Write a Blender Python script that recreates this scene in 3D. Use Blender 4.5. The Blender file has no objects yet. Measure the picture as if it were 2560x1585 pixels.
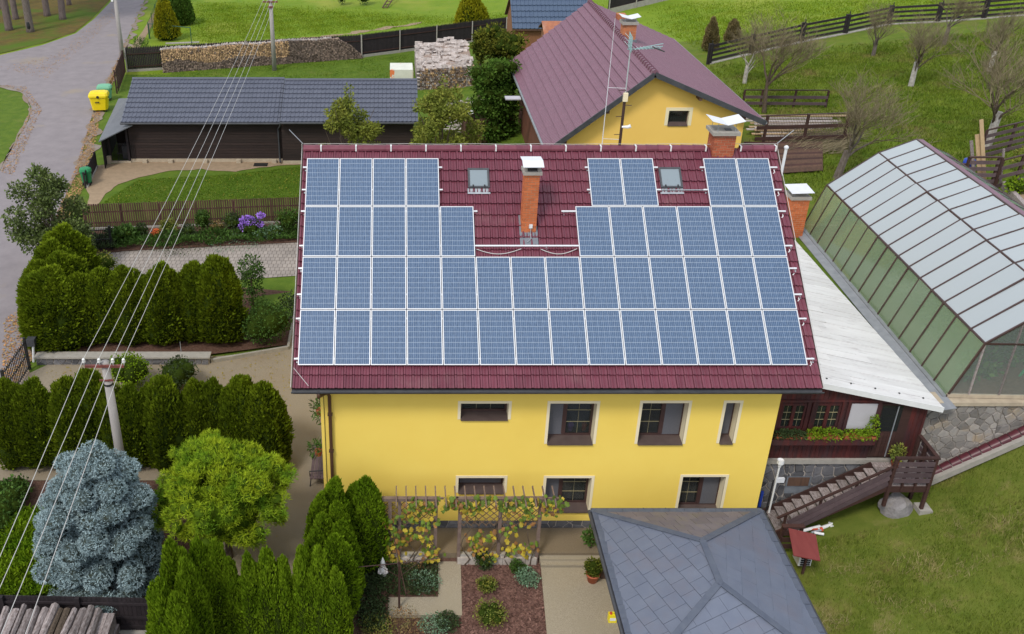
import bpy, math, random
import numpy as np
from mathutils import Vector, Matrix
random.seed(7); np.random.seed(7)
R = math.radians
scene = bpy.context.scene

# ------------------------------------------------------------------ camera, sky, sun, exposure
CAM_H = 20.296
FPX, CX, CY = 2368.0, 988.0, 680.0            # focal length and principal point of the 2560 x 1585 picture
PITCH = math.atan(FPX / (5330 - CY))
cam_d = bpy.data.cameras.new('camera'); cam = bpy.data.objects.new('camera', cam_d)
scene.collection.objects.link(cam)
cam.location = (0, 0, CAM_H); cam.rotation_euler = (math.pi/2 - PITCH, 0, 0)
cam_d.sensor_fit = 'HORIZONTAL'; cam_d.sensor_width = 36
cam_d.lens = FPX / 2560 * 36
cam_d.shift_x = (1280 - CX) / 2560; cam_d.shift_y = -(792.5 - CY) / 2560
cam_d.clip_end = 3000; cam_d.clip_start = 0.2
scene.camera = cam

SUN_EL, SUN_AZ = 52.0, 215.0                  # azimuth clockwise from +Y: light comes from behind the camera, a little left
world = bpy.data.worlds.new('World'); scene.world = world; world.use_nodes = True
wn, wl = world.node_tree.nodes, world.node_tree.links
for n in list(wn): wn.remove(n)
wo = wn.new('ShaderNodeOutputWorld'); wb = wn.new('ShaderNodeBackground'); wb.inputs[1].default_value = 0.12
sky = wn.new('ShaderNodeTexSky'); sky.sky_type = 'NISHITA'; sky.sun_disc = False
sky.sun_elevation = R(SUN_EL); sky.sun_rotation = R(SUN_AZ); sky.air_density = 1.0; sky.dust_density = 1.5
tc = wn.new('ShaderNodeTexCoord'); cn = wn.new('ShaderNodeTexNoise'); cn.inputs['Scale'].default_value = 3.2
cn.inputs['Detail'].default_value = 6; cn.inputs['Roughness'].default_value = .6
cr = wn.new('ShaderNodeMapRange'); cr.inputs[1].default_value = .35; cr.inputs[2].default_value = .65
cr.inputs[3].default_value = .35; cr.inputs[4].default_value = 1.0
wm = wn.new('ShaderNodeMix'); wm.data_type = 'RGBA'; wm.inputs[7].default_value = (6.6, 7.0, 7.5, 1)   # overcast cloud
wl.new(tc.outputs['Generated'], cn.inputs['Vector']); wl.new(cn.outputs[0], cr.inputs[0]); wl.new(cr.outputs[0], wm.inputs[0])
wl.new(sky.outputs[0], wm.inputs[6]); wl.new(wm.outputs[2], wb.inputs[0]); wl.new(wb.outputs[0], wo.inputs[0])

sd = bpy.data.lights.new('sun', 'SUN'); sd.energy = 1.5; sd.angle = R(12); sd.color = (1, .95, .86)
sun = bpy.data.objects.new('sun', sd); scene.collection.objects.link(sun)
az, el = R(SUN_AZ), R(SUN_EL)
tosun = Vector((math.sin(az)*math.cos(el), math.cos(az)*math.cos(el), math.sin(el)))
sun.rotation_euler = (-tosun).to_track_quat('-Z', 'Y').to_euler(); sun.location = tosun*80

vs = scene.view_settings; vs.view_transform = 'Standard'; vs.look = 'None'; vs.exposure = 0.45; vs.gamma = 1; vs.use_curve_mapping = False
scene.cycles.max_bounces = 6; scene.cycles.transparent_max_bounces = 8
scene.cycles.diffuse_bounces = 3; scene.cycles.glossy_bounces = 3; scene.cycles.transmission_bounces = 4

ORD = 'zeroth first second third fourth fifth sixth seventh eighth ninth tenth eleventh twelfth thirteenth fourteenth fifteenth sixteenth seventeenth eighteenth'.split()
# ------------------------------------------------------------------ helpers
COL = scene.collection
SC = 2560 / 2442                              # measurements were read off a 2442 px wide copy
_c, _s = math.cos(PITCH), math.sin(PITCH)
def ray(a, b):
    x = (a*SC - CX) / FPX; y = (b*SC - CY) / FPX
    return Vector((x, _c - y*_s, -_s - y*_c))
CAMP = Vector((0, 0, CAM_H))
def PZ(a, b, z=0.0): r = ray(a, b); return CAMP + r * ((z - CAM_H) / r.z)     # real place of a sighted point of known height
def PY(a, b, y): r = ray(a, b); return CAMP + r * (y / r.y)                    # ... of known distance
def PG(a, b, dz=0.0):                                                          # ... standing on the terrain
    p = PZ(a, b, 0.)
    for _ in range(30): p = p.lerp(PZ(a, b, H(p.x, p.y)), .6)
    return p + Vector((0, 0, dz))

WM = {}
def link(o, parent=None, mat4=None):
    m = mat4 if mat4 is not None else Matrix.Identity(4)
    COL.objects.link(o)
    if parent is not None:
        o.parent = parent; o.matrix_parent_inverse = WM[parent.name].inverted()
    o.matrix_basis = m; WM[o.name] = m
    return o
def tag(o, label, cat, group=None, kind=None):
    if label: o['label'] = label
    if cat: o['category'] = cat
    if group: o['group'] = group
    if kind: o['kind'] = kind
    return o
def thing(name, loc, label, cat, group=None, rz=0.0):
    o = bpy.data.objects.new(name, None); o.empty_display_size = .2
    link(o, None, Matrix.Translation(Vector(loc)) @ Matrix.Rotation(rz, 4, 'Z'))
    return tag(o, label, cat, group)
def put(name, me, parent=None, m=None, kind=None):
    o = bpy.data.objects.new(name, me); link(o, parent, m)
    if kind: o['kind'] = kind
    return o
def T(x, y=None, z=None):
    return Matrix.Translation(Vector(x)) if y is None else Matrix.Translation(Vector((x, y, z)))
def RZ(a): return Matrix.Rotation(a, 4, 'Z')
def frame(origin, xa, ya, za):
    m = Matrix.Identity(4)
    for i, a in enumerate((xa, ya, za)):
        for k in range(3): m[k][i] = a[k]
    for k in range(3): m[k][3] = origin[k]
    return m

class MB:
    def __init__(s): s.v = []; s.f = []; s.mi = []; s.cur = 0
    def face(s, pts):
        b = len(s.v); s.v += [tuple(p) for p in pts]; s.f.append(tuple(range(b, b+len(pts)))); s.mi.append(s.cur); return s
    def add(s, v, f):
        b = len(s.v); s.v += [tuple(p) for p in v]
        for q in f: s.f.append(tuple(i+b for i in q)); s.mi.append(s.cur)
        return s
    BF = ((0,3,2,1),(4,5,6,7),(0,1,5,4),(1,2,6,5),(2,3,7,6),(3,0,4,7))
    def box(s, x0, x1, y0, y1, z0, z1):
        return s.add([(x0,y0,z0),(x1,y0,z0),(x1,y1,z0),(x0,y1,z0),(x0,y0,z1),(x1,y0,z1),(x1,y1,z1),(x0,y1,z1)], s.BF)
    def beam(s, p, q, w, h, up=(0,0,1)):
        p, q = Vector(p), Vector(q); d = (q-p).normalized(); up = Vector(up)
        if abs(d.dot(up)) > .98: up = Vector((0,1,0))
        r = d.cross(up).normalized(); u = r.cross(d)
        r *= w/2; u *= h/2
        return s.add([p-r-u, p+r-u, p+r+u, p-r+u, q-r-u, q+r-u, q+r+u, q-r+u],
                     ((0,1,2,3),(7,6,5,4),(0,4,5,1),(1,5,6,2),(2,6,7,3),(3,7,4,0)))
    def tube(s, pts, rs, n=8, cap=True):
        pts = [Vector(p) for p in pts]
        if not isinstance(rs, (list, tuple)): rs = [rs]*len(pts)
        b = len(s.v); ref = None
        for i, p in enumerate(pts):
            d = (pts[min(i+1, len(pts)-1)] - pts[max(i-1, 0)])
            d = d.normalized() if d.length > 1e-9 else Vector((0,0,1))
            a = Vector((0,0,1)) if abs(d.z) < .9 else Vector((1,0,0))
            if ref is not None and abs(ref.dot(d)) < .95: a = ref
            x = d.cross(a).normalized(); y = x.cross(d); ref = y
            for k in range(n):
                t = 2*math.pi*k/n; s.v.append(tuple(p + rs[i]*(math.cos(t)*x + math.sin(t)*y)))
        for i in range(len(pts)-1):
            for k in range(n):
                k2 = (k+1) % n
                s.f.append((b+i*n+k, b+(i+1)*n+k, b+(i+1)*n+k2, b+i*n+k2)); s.mi.append(s.cur)
        if cap:
            s.f.append(tuple(b+k for k in range(n))); s.mi.append(s.cur)
            e = b+(len(pts)-1)*n; s.f.append(tuple(e+n-1-k for k in range(n))); s.mi.append(s.cur)
        return s
    def lathe(s, prof, n=16, c=(0,0,0)):
        b = len(s.v)
        for r, z in prof:
            for k in range(n):
                t = 2*math.pi*k/n; s.v.append((c[0]+r*math.cos(t), c[1]+r*math.sin(t), c[2]+z))
        for i in range(len(prof)-1):
            for k in range(n):
                k2 = (k+1) % n; s.f.append((b+i*n+k, b+i*n+k2, b+(i+1)*n+k2, b+(i+1)*n+k)); s.mi.append(s.cur)
        s.f.append(tuple(b+n-1-k for k in range(n))); s.mi.append(s.cur)
        e = b+(len(prof)-1)*n; s.f.append(tuple(e+k for k in range(n))); s.mi.append(s.cur)
        return s
    def prism(s, poly, d):
        """extrude a 3D polygon by vector d"""
        d = Vector(d); a = [Vector(p) for p in poly]; n = len(a); q = [p+d for p in a]
        s.add(a + q, [tuple(range(n-1, -1, -1)), tuple(range(n, 2*n))] + [(i, (i+1) % n, n+(i+1) % n, n+i) for i in range(n)])
        return s
    def xf(s, m):
        s.v = [tuple(m @ Vector(p)) for p in s.v]; return s
    def mesh(s, name, mats, smooth=False, auto=False):
        me = bpy.data.meshes.new(name); me.from_pydata(s.v, [], s.f)
        if not isinstance(mats, (list, tuple)): mats = [mats]
        for m in mats: me.materials.append(m)
        if len(mats) > 1: me.polygons.foreach_set('material_index', s.mi)
        if smooth: me.polygons.foreach_set('use_smooth', [True]*len(me.polygons))
        me.update()
        return me
    def build(s, name, mats, parent=None, smooth=False, kind=None, m=None):
        return put(name, s.mesh(name, mats, smooth), parent, m, kind)

def np_mesh(name, V, F, mat, smooth=False):
    """V (n,3) array, F (m,k) array"""
    me = bpy.data.meshes.new(name); V = np.asarray(V, np.float32); F = np.asarray(F, np.int32)
    me.vertices.add(len(V)); me.vertices.foreach_set('co', V.ravel())
    me.loops.add(F.size); me.loops.foreach_set('vertex_index', F.ravel())
    me.polygons.add(len(F)); k = F.shape[1]
    me.polygons.foreach_set('loop_start', np.arange(len(F), dtype=np.int32)*k)
    me.materials.append(mat); me.update(calc_edges=True)
    if smooth: me.polygons.foreach_set('use_smooth', [True]*len(F))
    return me

# ------------------------------------------------------------------ materials
def mat(name, col, rough=.7, col2=None, scale=4., detail=6., lo=.35, hi=.65, island=0., objvar=0., bump=0., bscale=40., spec=.5,
        metal=0., coat=0., stretch=None, col3=None, scale3=.5, lo3=.5, hi3=.65, transl=0., bands=None, coords='pos', huev=0., alpha=1., trans=0., ior=1.45, bdist=.02):
    m = bpy.data.materials.new(name); m.use_nodes = True
    nt = m.node_tree; N, L = nt.nodes, nt.links
    bs = N['Principled BSDF']; bs.inputs['Roughness'].default_value = rough; bs.inputs['Metallic'].default_value = metal
    bs.inputs['Specular IOR Level'].default_value = spec; bs.inputs['Coat Weight'].default_value = coat
    bs.inputs['IOR'].default_value = ior
    if trans: bs.inputs['Transmission Weight'].default_value = trans
    if alpha < 1: bs.inputs['Alpha'].default_value = alpha
    if coords == 'pos': pos = N.new('ShaderNodeNewGeometry').outputs['Position']
    else: pos = N.new('ShaderNodeTexCoord').outputs['Object']
    if stretch:
        mp = N.new('ShaderNodeMapping'); mp.inputs['Scale'].default_value = stretch; L.new(pos, mp.inputs[0]); pos = mp.outputs[0]
    out = None
    def rgb(c): return (c[0], c[1], c[2], 1)
    bs.inputs['Base Color'].default_value = rgb(col)
    def noise(sc, dt=6.):
        n = N.new('ShaderNodeTexNoise'); n.inputs['Scale'].default_value = sc; n.inputs['Detail'].default_value = dt
        n.inputs['Roughness'].default_value = .62; L.new(pos, n.inputs['Vector']); return n.outputs[0]
    def mrange(x, a, b, c=0., d=1.):
        r = N.new('ShaderNodeMapRange'); L.new(x, r.inputs[0])
        for i, v in enumerate((a, b, c, d)): r.inputs[i+1].default_value = v
        return r.outputs[0]
    def mix(f, a, b):
        x = N.new('ShaderNodeMix'); x.data_type = 'RGBA'; L.new(f, x.inputs[0])
        for i, v in ((6, a), (7, b)):
            if isinstance(v, tuple): x.inputs[i].default_value = v
            else: L.new(v, x.inputs[i])
        return x.outputs[2]
    if col2 is not None: out = mix(mrange(noise(scale, detail), lo, hi), rgb(col), rgb(col2))
    if col3 is not None: out = mix(mrange(noise(scale3, 4.), lo3, hi3), out if out is not None else rgb(col), rgb(col3))
    if island or objvar or huev:
        hs = N.new('ShaderNodeHueSaturation')
        if out is not None: L.new(out, hs.inputs['Color'])
        else: hs.inputs['Color'].default_value = rgb(col)
        src = None
        if island: src = mrange(N.new('ShaderNodeNewGeometry').outputs['Random Per Island'], 0, 1, 1-island, 1+island)
        if objvar:
            o = mrange(N.new('ShaderNodeObjectInfo').outputs['Random'], 0, 1, 1-objvar, 1+objvar)
            if src is None: src = o
            else:
                mu = N.new('ShaderNodeMath'); mu.operation = 'MULTIPLY'; L.new(src, mu.inputs[0]); L.new(o, mu.inputs[1]); src = mu.outputs[0]
        if src is not None: L.new(src, hs.inputs['Value'])
        if huev:
            hn = N.new('ShaderNodeNewGeometry').outputs['Random Per Island'] if island else N.new('ShaderNodeObjectInfo').outputs['Random']
            w = N.new('ShaderNodeMath'); w.operation = 'FRACT'; mm = N.new('ShaderNodeMath'); mm.operation = 'MULTIPLY'; mm.inputs[1].default_value = 7.31
            L.new(hn, mm.inputs[0]); L.new(mm.outputs[0], w.inputs[0]); L.new(mrange(w.outputs[0], 0, 1, .5-huev, .5+huev), hs.inputs['Hue'])
        out = hs.outputs[0]
    if out is not None: L.new(out, bs.inputs['Base Color'])
    if bump:
        bn = N.new('ShaderNodeBump'); bn.inputs['Strength'].default_value = bump; bn.inputs['Distance'].default_value = bdist
        L.new(noise(bscale, 8.), bn.inputs['Height']); L.new(bn.outputs[0], bs.inputs['Normal'])
    if transl:
        tr = N.new('ShaderNodeBsdfTranslucent'); ms = N.new('ShaderNodeMixShader'); ms.inputs[0].default_value = transl
        if out is not None: L.new(out, tr.inputs[0])
        else: tr.inputs[0].default_value = rgb(col)
        L.new(bs.outputs[0], ms.inputs[1]); L.new(tr.outputs[0], ms.inputs[2]); L.new(ms.outputs[0], N['Material Output'].inputs[0])
    return m

MT = {}
def mk(name, *a, **k): MT[name] = mat(name, *a, **k); return MT[name]
mk('grass', (.070,.130,.012), .9, (.125,.185,.02), 1.6, 10., .3, .7, col3=(.15,.17,.035), scale3=.5, lo3=.55, hi3=.8, bump=1., bscale=22., spec=.2, bdist=.05)
mk('grass_rough', (.10,.14,.017), .9, (.17,.19,.034), 1.6, 10., .3, .7, col3=(.26,.21,.085), scale3=.9, lo3=.55, hi3=.75, bump=.9, bscale=30., spec=.2, bdist=.05)
mk('grass_back', (.125,.21,.012), .9, (.19,.265,.02), .5, 10., .3, .7, col3=(.29,.30,.05), scale3=.09, lo3=.52, hi3=.75, bump=.7, bscale=14., spec=.2, bdist=.05)
mk('orchard_grass', (.085,.14,.012), .9, (.15,.19,.022), 1.3, 10., .3, .7, col3=(.17,.155,.045), scale3=.4, lo3=.52, hi3=.78, bump=.9, bscale=18., spec=.2, bdist=.06)
mk('forest_floor', (.10,.085,.03), .95, (.17,.115,.035), 1.2, 10., .3, .7, col3=(.09,.14,.02), scale3=.16, lo3=.45, hi3=.6, bump=.8, bscale=20., spec=.1, bdist=.05)
mk('asphalt', (.225,.198,.205), .92, (.28,.247,.252), 1.1, 10., .3, .7, col3=(.30,.25,.20), scale3=.22, lo3=.60, hi3=.72, bump=.3, bscale=60., spec=.25)
mk('leaf_litter', (.27,.19,.13), .95, (.22,.185,.16), 5., 10., .4, .6, col3=(.28,.25,.22), scale3=.6, lo3=.45, hi3=.7, bump=.8, bscale=30., spec=.1)
mk('gravel', (.33,.275,.20), .95, (.24,.20,.15), 45., 4., .35, .65, col3=(.27,.215,.15), scale3=.5, lo3=.45, hi3=.7, bump=.6, bscale=120., spec=.2)
mk('pebble_concrete', (.42,.36,.27), .9, (.25,.21,.15), 55., 3., .38, .66, col3=(.34,.29,.21), scale3=.6, lo3=.45, hi3=.7, bump=.5, bscale=140., spec=.25)
mk('pebble_dark', (.235,.185,.125), .9, (.16,.125,.085), 55., 3., .38, .66, bump=.5, bscale=140., spec=.2)
mk('soil', (.105,.055,.04), .95, (.17,.10,.075), 12., 10., .35, .65, bump=1., bscale=40., spec=.1, bdist=.05)
mk('sand', (.36,.26,.17), .95, (.27,.20,.13), 3., 10., .3, .7, bump=.6, bscale=50., spec=.15)
mk('concrete', (.40,.37,.33), .9, (.30,.28,.25), 5., 10., .3, .7, bump=.3, bscale=60., spec=.3)
mk('concrete_warm', (.50,.42,.31), .9, (.38,.31,.23), 4., 10., .3, .7, bump=.3, bscale=60., spec=.3)
mk('yellow_plaster', (.93,.685,.145), .9, (.91,.655,.13), .9, 8., .3, .7, col3=(.86,.61,.115), scale3=.35, lo3=.5, hi3=.85, bump=.25, bscale=160., spec=.2, bdist=.006)
mk('ochre_plaster', (.92,.60,.155), .9, (.89,.57,.14), .9, 8., .3, .7, bump=.25, bscale=160., spec=.2, bdist=.006)
mk('cream_plaster', (.86,.75,.52), .9, (.82,.71,.48), 2., 8., .3, .7, spec=.2)
mk('tile', (.145,.036,.055), .28, (.175,.048,.070), 3., 8., .3, .7, col3=(.20,.085,.095), scale3=.9, lo3=.56, hi3=.8, objvar=.12, island=.07, spec=.5, bump=.08, bscale=90.)
mk('ridge_tile', (.15,.032,.055), .38, (.20,.06,.08), 5., 8., .3, .75, objvar=.12, spec=.5)
mk('steel_roof_red', (.17,.082,.112), .40, (.20,.098,.132), 2., 8., .3, .7, spec=.5)
mk('steel_roof_grey', (.085,.093,.125), .38, (.11,.118,.155), 2., 8., .3, .7, spec=.5)
mk('lean_roof', (.12,.125,.14), .5, (.145,.15,.165), 2., 8.)
mk('steel_roof_blue', (.06,.09,.15), .5, (.075,.11,.17), 2., 8., .3, .7, spec=.5)
mk('slate', (.125,.143,.195), .5, (.15,.168,.218), 2.2, 10., .3, .7, objvar=.03, island=.0, col3=(.155,.145,.175), scale3=.8, lo3=.5, hi3=.8, bump=.35, bscale=45., spec=.4)
mk('slate_mossy', (.15,.135,.16), .75, (.19,.165,.17), 3., 10., .3, .7, objvar=.10, island=.07, col3=(.19,.17,.135), scale3=2., lo3=.5, hi3=.8, bump=.4, bscale=45., spec=.3)
mk('slate_trim', (.075,.088,.125), .6, (.11,.125,.16), 4., 8., .3, .7, bump=.3, bscale=60., spec=.4)
mk('gutter_dark', (.045,.047,.055), .5, (.07,.072,.08), 3., 6., spec=.5)
mk('gutter_zinc', (.33,.34,.36), .45, (.25,.26,.28), 3., 6., metal=.3)
mk('downspout_brown', (.085,.04,.022), .45, (.10,.05,.03), 3., 6.)
mk('brown_metal', (.07,.035,.03), .5, (.05,.026,.022), 4., 6.)
mk('wood_dark', (.040,.017,.014), .75, (.065,.028,.022), 3., 10., .3, .7, stretch=(1,1,6), objvar=.2, bump=.3, bscale=30.)
mk('shed_board', (.017,.010,.009), .8, (.034,.019,.015), 3., 10., .3, .7, stretch=(.4,1,6), objvar=.25, bump=.3, bscale=30.)
mk('wood_stained', (.060,.012,.013), .7, (.125,.022,.018), 2.5, 10., .38, .75, stretch=(3.5,3.5,.5), objvar=.15, col3=(.05,.020,.022), scale3=1.3, lo3=.4, hi3=.6, bump=.3, bscale=30.)
mk('picket', (.075,.034,.028), .85, (.12,.062,.046), 5., 10., .3, .7, objvar=.3, stretch=(1,1,.3))
mk('black_fence', (.016,.012,.015), .8, (.028,.02,.022), 4., 8., .3, .7, objvar=.2)
mk('wood_grey', (.36,.31,.30), .85, (.15,.115,.105), 9., 10., .35, .65, objvar=.35, island=.25, stretch=(3,1,3), bump=.5, bscale=40.)
mk('wood_raw', (.50,.36,.20), .8, (.38,.26,.15), 6., 10., .3, .7, objvar=.1, stretch=(3,3,.7))
mk('log_end', (.68,.45,.24), .85, (.36,.23,.14), 6., 8., .35, .7, island=.45, objvar=.2)
mk('log_end_old', (.30,.215,.165), .85, (.15,.115,.10), 5., 8., .35, .7, island=.5, objvar=.2)
mk('log_pale', (.52,.47,.445), .85, (.30,.24,.21), 7., 8., .35, .7, island=.4, objvar=.2)
mk('bark', (.10,.075,.055), .95, (.17,.13,.10), 9., 10., .35, .65, stretch=(2,2,.5), bump=1., bscale=25., spec=.1, bdist=.05)
mk('bark_pale', (.20,.17,.15), .95, (.12,.095,.08), 7., 10., .35, .65, stretch=(2,2,.6), bump=.8, bscale=25., spec=.1, bdist=.04)
mk('bark_white', (.50,.47,.43), .95, (.28,.25,.22), 7., 10., .4, .7, spec=.1)
mk('trunk_forest', (.13,.10,.095), .95, (.21,.165,.15), 5., 10., .35, .65, stretch=(2,2,.4), bump=1., bscale=18., spec=.1, bdist=.06)
mk('twig', (.24,.20,.125), .95, (.17,.14,.085), 2., 6., island=.35, spec=.1)
mk('brick', (.50,.13,.045), .85, (.58,.17,.06), 8., 8., .3, .7, objvar=.16, bump=.4, bscale=60.)
mk('brick_pale', (.50,.19,.085), .85, (.42,.14,.06), 8., 8., .3, .7, objvar=.16, bump=.4, bscale=60.)
mk('brick_dark', (.36,.085,.04), .85, (.44,.12,.055), 8., 8., .3, .7, objvar=.2, bump=.4, bscale=60.)
mk('mortar', (.52,.40,.28), .95, (.42,.32,.23), 20., 6.)
mk('mortar_grey', (.52,.46,.41), .95, (.42,.37,.33), 9., 6., bump=.4, bscale=60.)
mk('stone', (.105,.105,.12), .8, (.17,.165,.17), 5., 10., .3, .7, objvar=.45, col3=(.23,.17,.11), scale3=1.1, lo3=.6, hi3=.75, bump=.7, bscale=22., spec=.35)
mk('stone_pale', (.21,.195,.19), .8, (.29,.26,.23), 5., 10., .3, .7, objvar=.35, col3=(.31,.23,.14), scale3=1.1, lo3=.58, hi3=.75, bump=.7, bscale=22., spec=.35)
mk('boulder', (.30,.28,.28), .85, (.20,.185,.185), 3., 10., .3, .7, bump=.9, bscale=10., col3=(.33,.29,.24), scale3=1.6, lo3=.5, hi3=.7, bdist=.06)
mk('white_paint', (.80,.80,.80), .45, (.74,.74,.74), 4., 6.)
mk('white_roof', (.74,.73,.72), .55, (.62,.60,.59), 1.6, 10., .35, .75, stretch=(.35,2.2,1), objvar=.06, col3=(.46,.43,.43), scale3=3.4, lo3=.58, hi3=.74)
mk('white_metal', (.72,.73,.76), .5, (.66,.67,.70), 4., 6.)
mk('alu', (.74,.75,.77), .38, (.70,.71,.73), 5., 6., metal=.25)
mk('zinc', (.42,.44,.47), .45, (.34,.36,.39), 5., 6., metal=.4)
mk('lead', (.14,.155,.18), .6, (.19,.205,.23), 5., 6.)
mk('window_frame', (.050,.026,.024), .5, (.07,.036,.032), 4., 6.)
mk('bar_pale', (.42,.36,.20), .6)
mk('sill', (.085,.060,.055), .45, (.11,.08,.072), 4., 8.)
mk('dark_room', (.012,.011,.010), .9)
mk('curtain', (.62,.60,.58), .9, (.50,.48,.46), 14., 4., stretch=(1,1,.1))
mk('insect_screen', (.10,.10,.115), .8, (.12,.12,.135), 30., 4.)
mk('grey_panel', (.50,.48,.51), .6, (.46,.44,.47), 2., 6.)
mk('pole_concrete', (.40,.37,.35), .9, (.30,.275,.26), 4., 10., .3, .7, stretch=(1,1,.3), bump=.3, bscale=50.)
mk('wire', (.55,.53,.51), .5)
mk('porcelain', (.80,.79,.77), .3)
mk('crossarm', (.22,.06,.05), .6, (.15,.05,.04), 6., 6.)
mk('bin_yellow', (.85,.66,.008), .4, (.80,.60,.008), 2., 6.)
mk('bin_green', (.015,.20,.07), .45, (.02,.24,.09), 2., 6.)
mk('bin_pale', (.16,.42,.26), .5)
mk('black_rubber', (.015,.015,.015), .7)
mk('green_metal', (.012,.075,.05), .55)
mk('mesh_green', (.015,.07,.045), .7, alpha=.4)
mk('terracotta', (.48,.13,.06), .7, (.40,.11,.05), 6., 6.)
mk('red_plastic', (.55,.08,.04), .5)
mk('blue_plastic', (.02,.06,.42), .4)
mk('yellow_plastic', (.85,.70,.02), .4)
mk('plum_glaze', (.075,.014,.022), .38, (.10,.022,.03), 3., 6., objvar=.1)
mk('red_brown_board', (.17,.028,.025), .65, (.20,.038,.033), 2., 8., stretch=(4,1,1))
mk('rust_sheet', (.42,.16,.08), .8, (.32,.12,.07), 2., 8., col3=(.48,.28,.2), scale3=1.2, lo3=.5, hi3=.75)
mk('larch_board', (.30,.13,.055), .8, (.20,.09,.045), 3., 8., stretch=(5,5,.4), objvar=.2)
mk('timber_brown', (.12,.065,.042), .8, (.075,.042,.03), 3., 8., stretch=(3,3,.5), objvar=.25)
mk('brown_plinth', (.20,.075,.045), .8, (.17,.065,.04), 2., 8.)
mk('tarp', (.72,.72,.62), .6, (.64,.64,.55), 2., 6., col3=(.80,.22,.08), scale3=1.05, lo3=.615, hi3=.64)
mk('mulch', (.12,.06,.05), .95, (.20,.115,.09), 14., 10., .3, .7, island=.5, bump=.8, bscale=40., spec=.1)
mk('statue', (.72,.68,.66), .7, (.60,.52,.48), 9., 6.)
mk('bench_wood', (.085,.055,.062), .7, (.11,.075,.08), 4., 8., objvar=.2)
mk('iron', (.02,.02,.022), .5)
mk('antenna', (.55,.60,.62), .4, metal=.4)
mk('antenna_teal', (.30,.48,.48), .4)
mk('lattice', (.20,.135,.085), .8, (.15,.095,.06), 6., 6., objvar=.2)
mk('vine_pole', (.22,.16,.13), .85, (.15,.10,.085), 5., 8.)
# foliage
mk('thuja', (.105,.155,.007), .85, (.17,.225,.010), 1.2, 6., .35, .65, island=.35, objvar=.1, transl=.22, spec=.12)
mk('thuja_bright', (.12,.21,.007), .85, (.195,.30,.012), 1.2, 6., .35, .65, island=.35, objvar=.1, transl=.22, spec=.12)
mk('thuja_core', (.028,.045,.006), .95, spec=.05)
mk('thuja_yellow', (.33,.30,.012), .85, (.22,.23,.012), 1.5, 6., island=.35, transl=.2, spec=.12)
mk('thuja_dull', (.18,.18,.022), .85, (.06,.085,.012), .8, 6., island=.4, transl=.2, spec=.12)
mk('thuja_back', (.055,.115,.015), .85, (.085,.15,.022), 1., 6., island=.4, transl=.2, spec=.12)
mk('thuja_brown', (.17,.145,.06), .9, (.20,.15,.07), 1., 6., island=.4, spec=.1)
mk('spruce', (.25,.34,.36), .7, (.36,.46,.48), 1.6, 6., island=.3, transl=.08, col3=(.12,.125,.055), scale3=2.6, lo3=.60, hi3=.76, spec=.2)
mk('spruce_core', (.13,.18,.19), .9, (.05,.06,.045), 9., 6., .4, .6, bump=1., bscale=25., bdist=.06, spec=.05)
mk('pine', (.15,.29,.016), .75, (.38,.47,.022), 1.3, 6., .36, .60, island=.35, transl=.22, spec=.2)
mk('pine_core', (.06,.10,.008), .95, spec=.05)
mk('lilac', (.085,.125,.03), .6, (.14,.18,.05), 2., 6., island=.5, transl=.2, col3=(.22,.21,.13), scale3=2.2, lo3=.6, hi3=.75, spec=.35)
mk('tree_olive', (.15,.19,.028), .75, (.26,.265,.045), 1.5, 6., island=.5, transl=.25, spec=.2)
mk('shrub_green', (.045,.10,.015), .7, (.075,.14,.025), 3., 6., island=.5, transl=.2, spec=.25)
mk('shrub_bright', (.13,.24,.012), .75, (.22,.31,.015), 3., 6., island=.4, transl=.25, spec=.2)
mk('shrub_yellow', (.24,.22,.03), .75, (.14,.19,.03), 3., 6., island=.4, transl=.2)
mk('shrub_blue', (.12,.22,.12), .75, (.20,.30,.19), 4., 6., island=.4, transl=.15)
mk('shrub_dark', (.030,.055,.014), .75, (.05,.08,.022), 3., 6., island=.5, transl=.15)
mk('heath', (.26,.13,.05), .8, (.16,.15,.05), 3., 6., island=.5)
mk('juniper', (.10,.20,.006), .8, (.18,.27,.008), 1.5, 6., island=.4, transl=.15, spec=.15)
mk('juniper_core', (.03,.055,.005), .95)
mk('flower_purple', (.30,.14,.62), .7, (.40,.22,.70), 9., 4., island=.3)
mk('flower_red', (.62,.09,.03), .7, (.70,.20,.05), 9., 4., island=.3)
mk('flower_white', (.72,.70,.66), .7, island=.2)
mk('blade_near', (.12,.17,.02), .85, (.19,.235,.032), 1., 8., island=.4, col3=(.30,.24,.095), scale3=.8, lo3=.52, hi3=.72, transl=.2, spec=.15)
mk('blade_dry', (.36,.29,.15), .85, (.28,.24,.10), 2., 6., island=.3, spec=.1)
mk('litter_leaf', (.42,.23,.08), .9, (.30,.17,.08), 4., 6., island=.5, huev=.02)
mk('vine_leaf', (.13,.20,.02), .65, island=.0, objvar=.35, transl=.25, huev=.0)
mk('vine_leaf_yellow', (.46,.35,.03), .65, objvar=.3, transl=.25)
mk('vine_leaf_brown', (.26,.125,.04), .75, objvar=.35, transl=.15)

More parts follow.
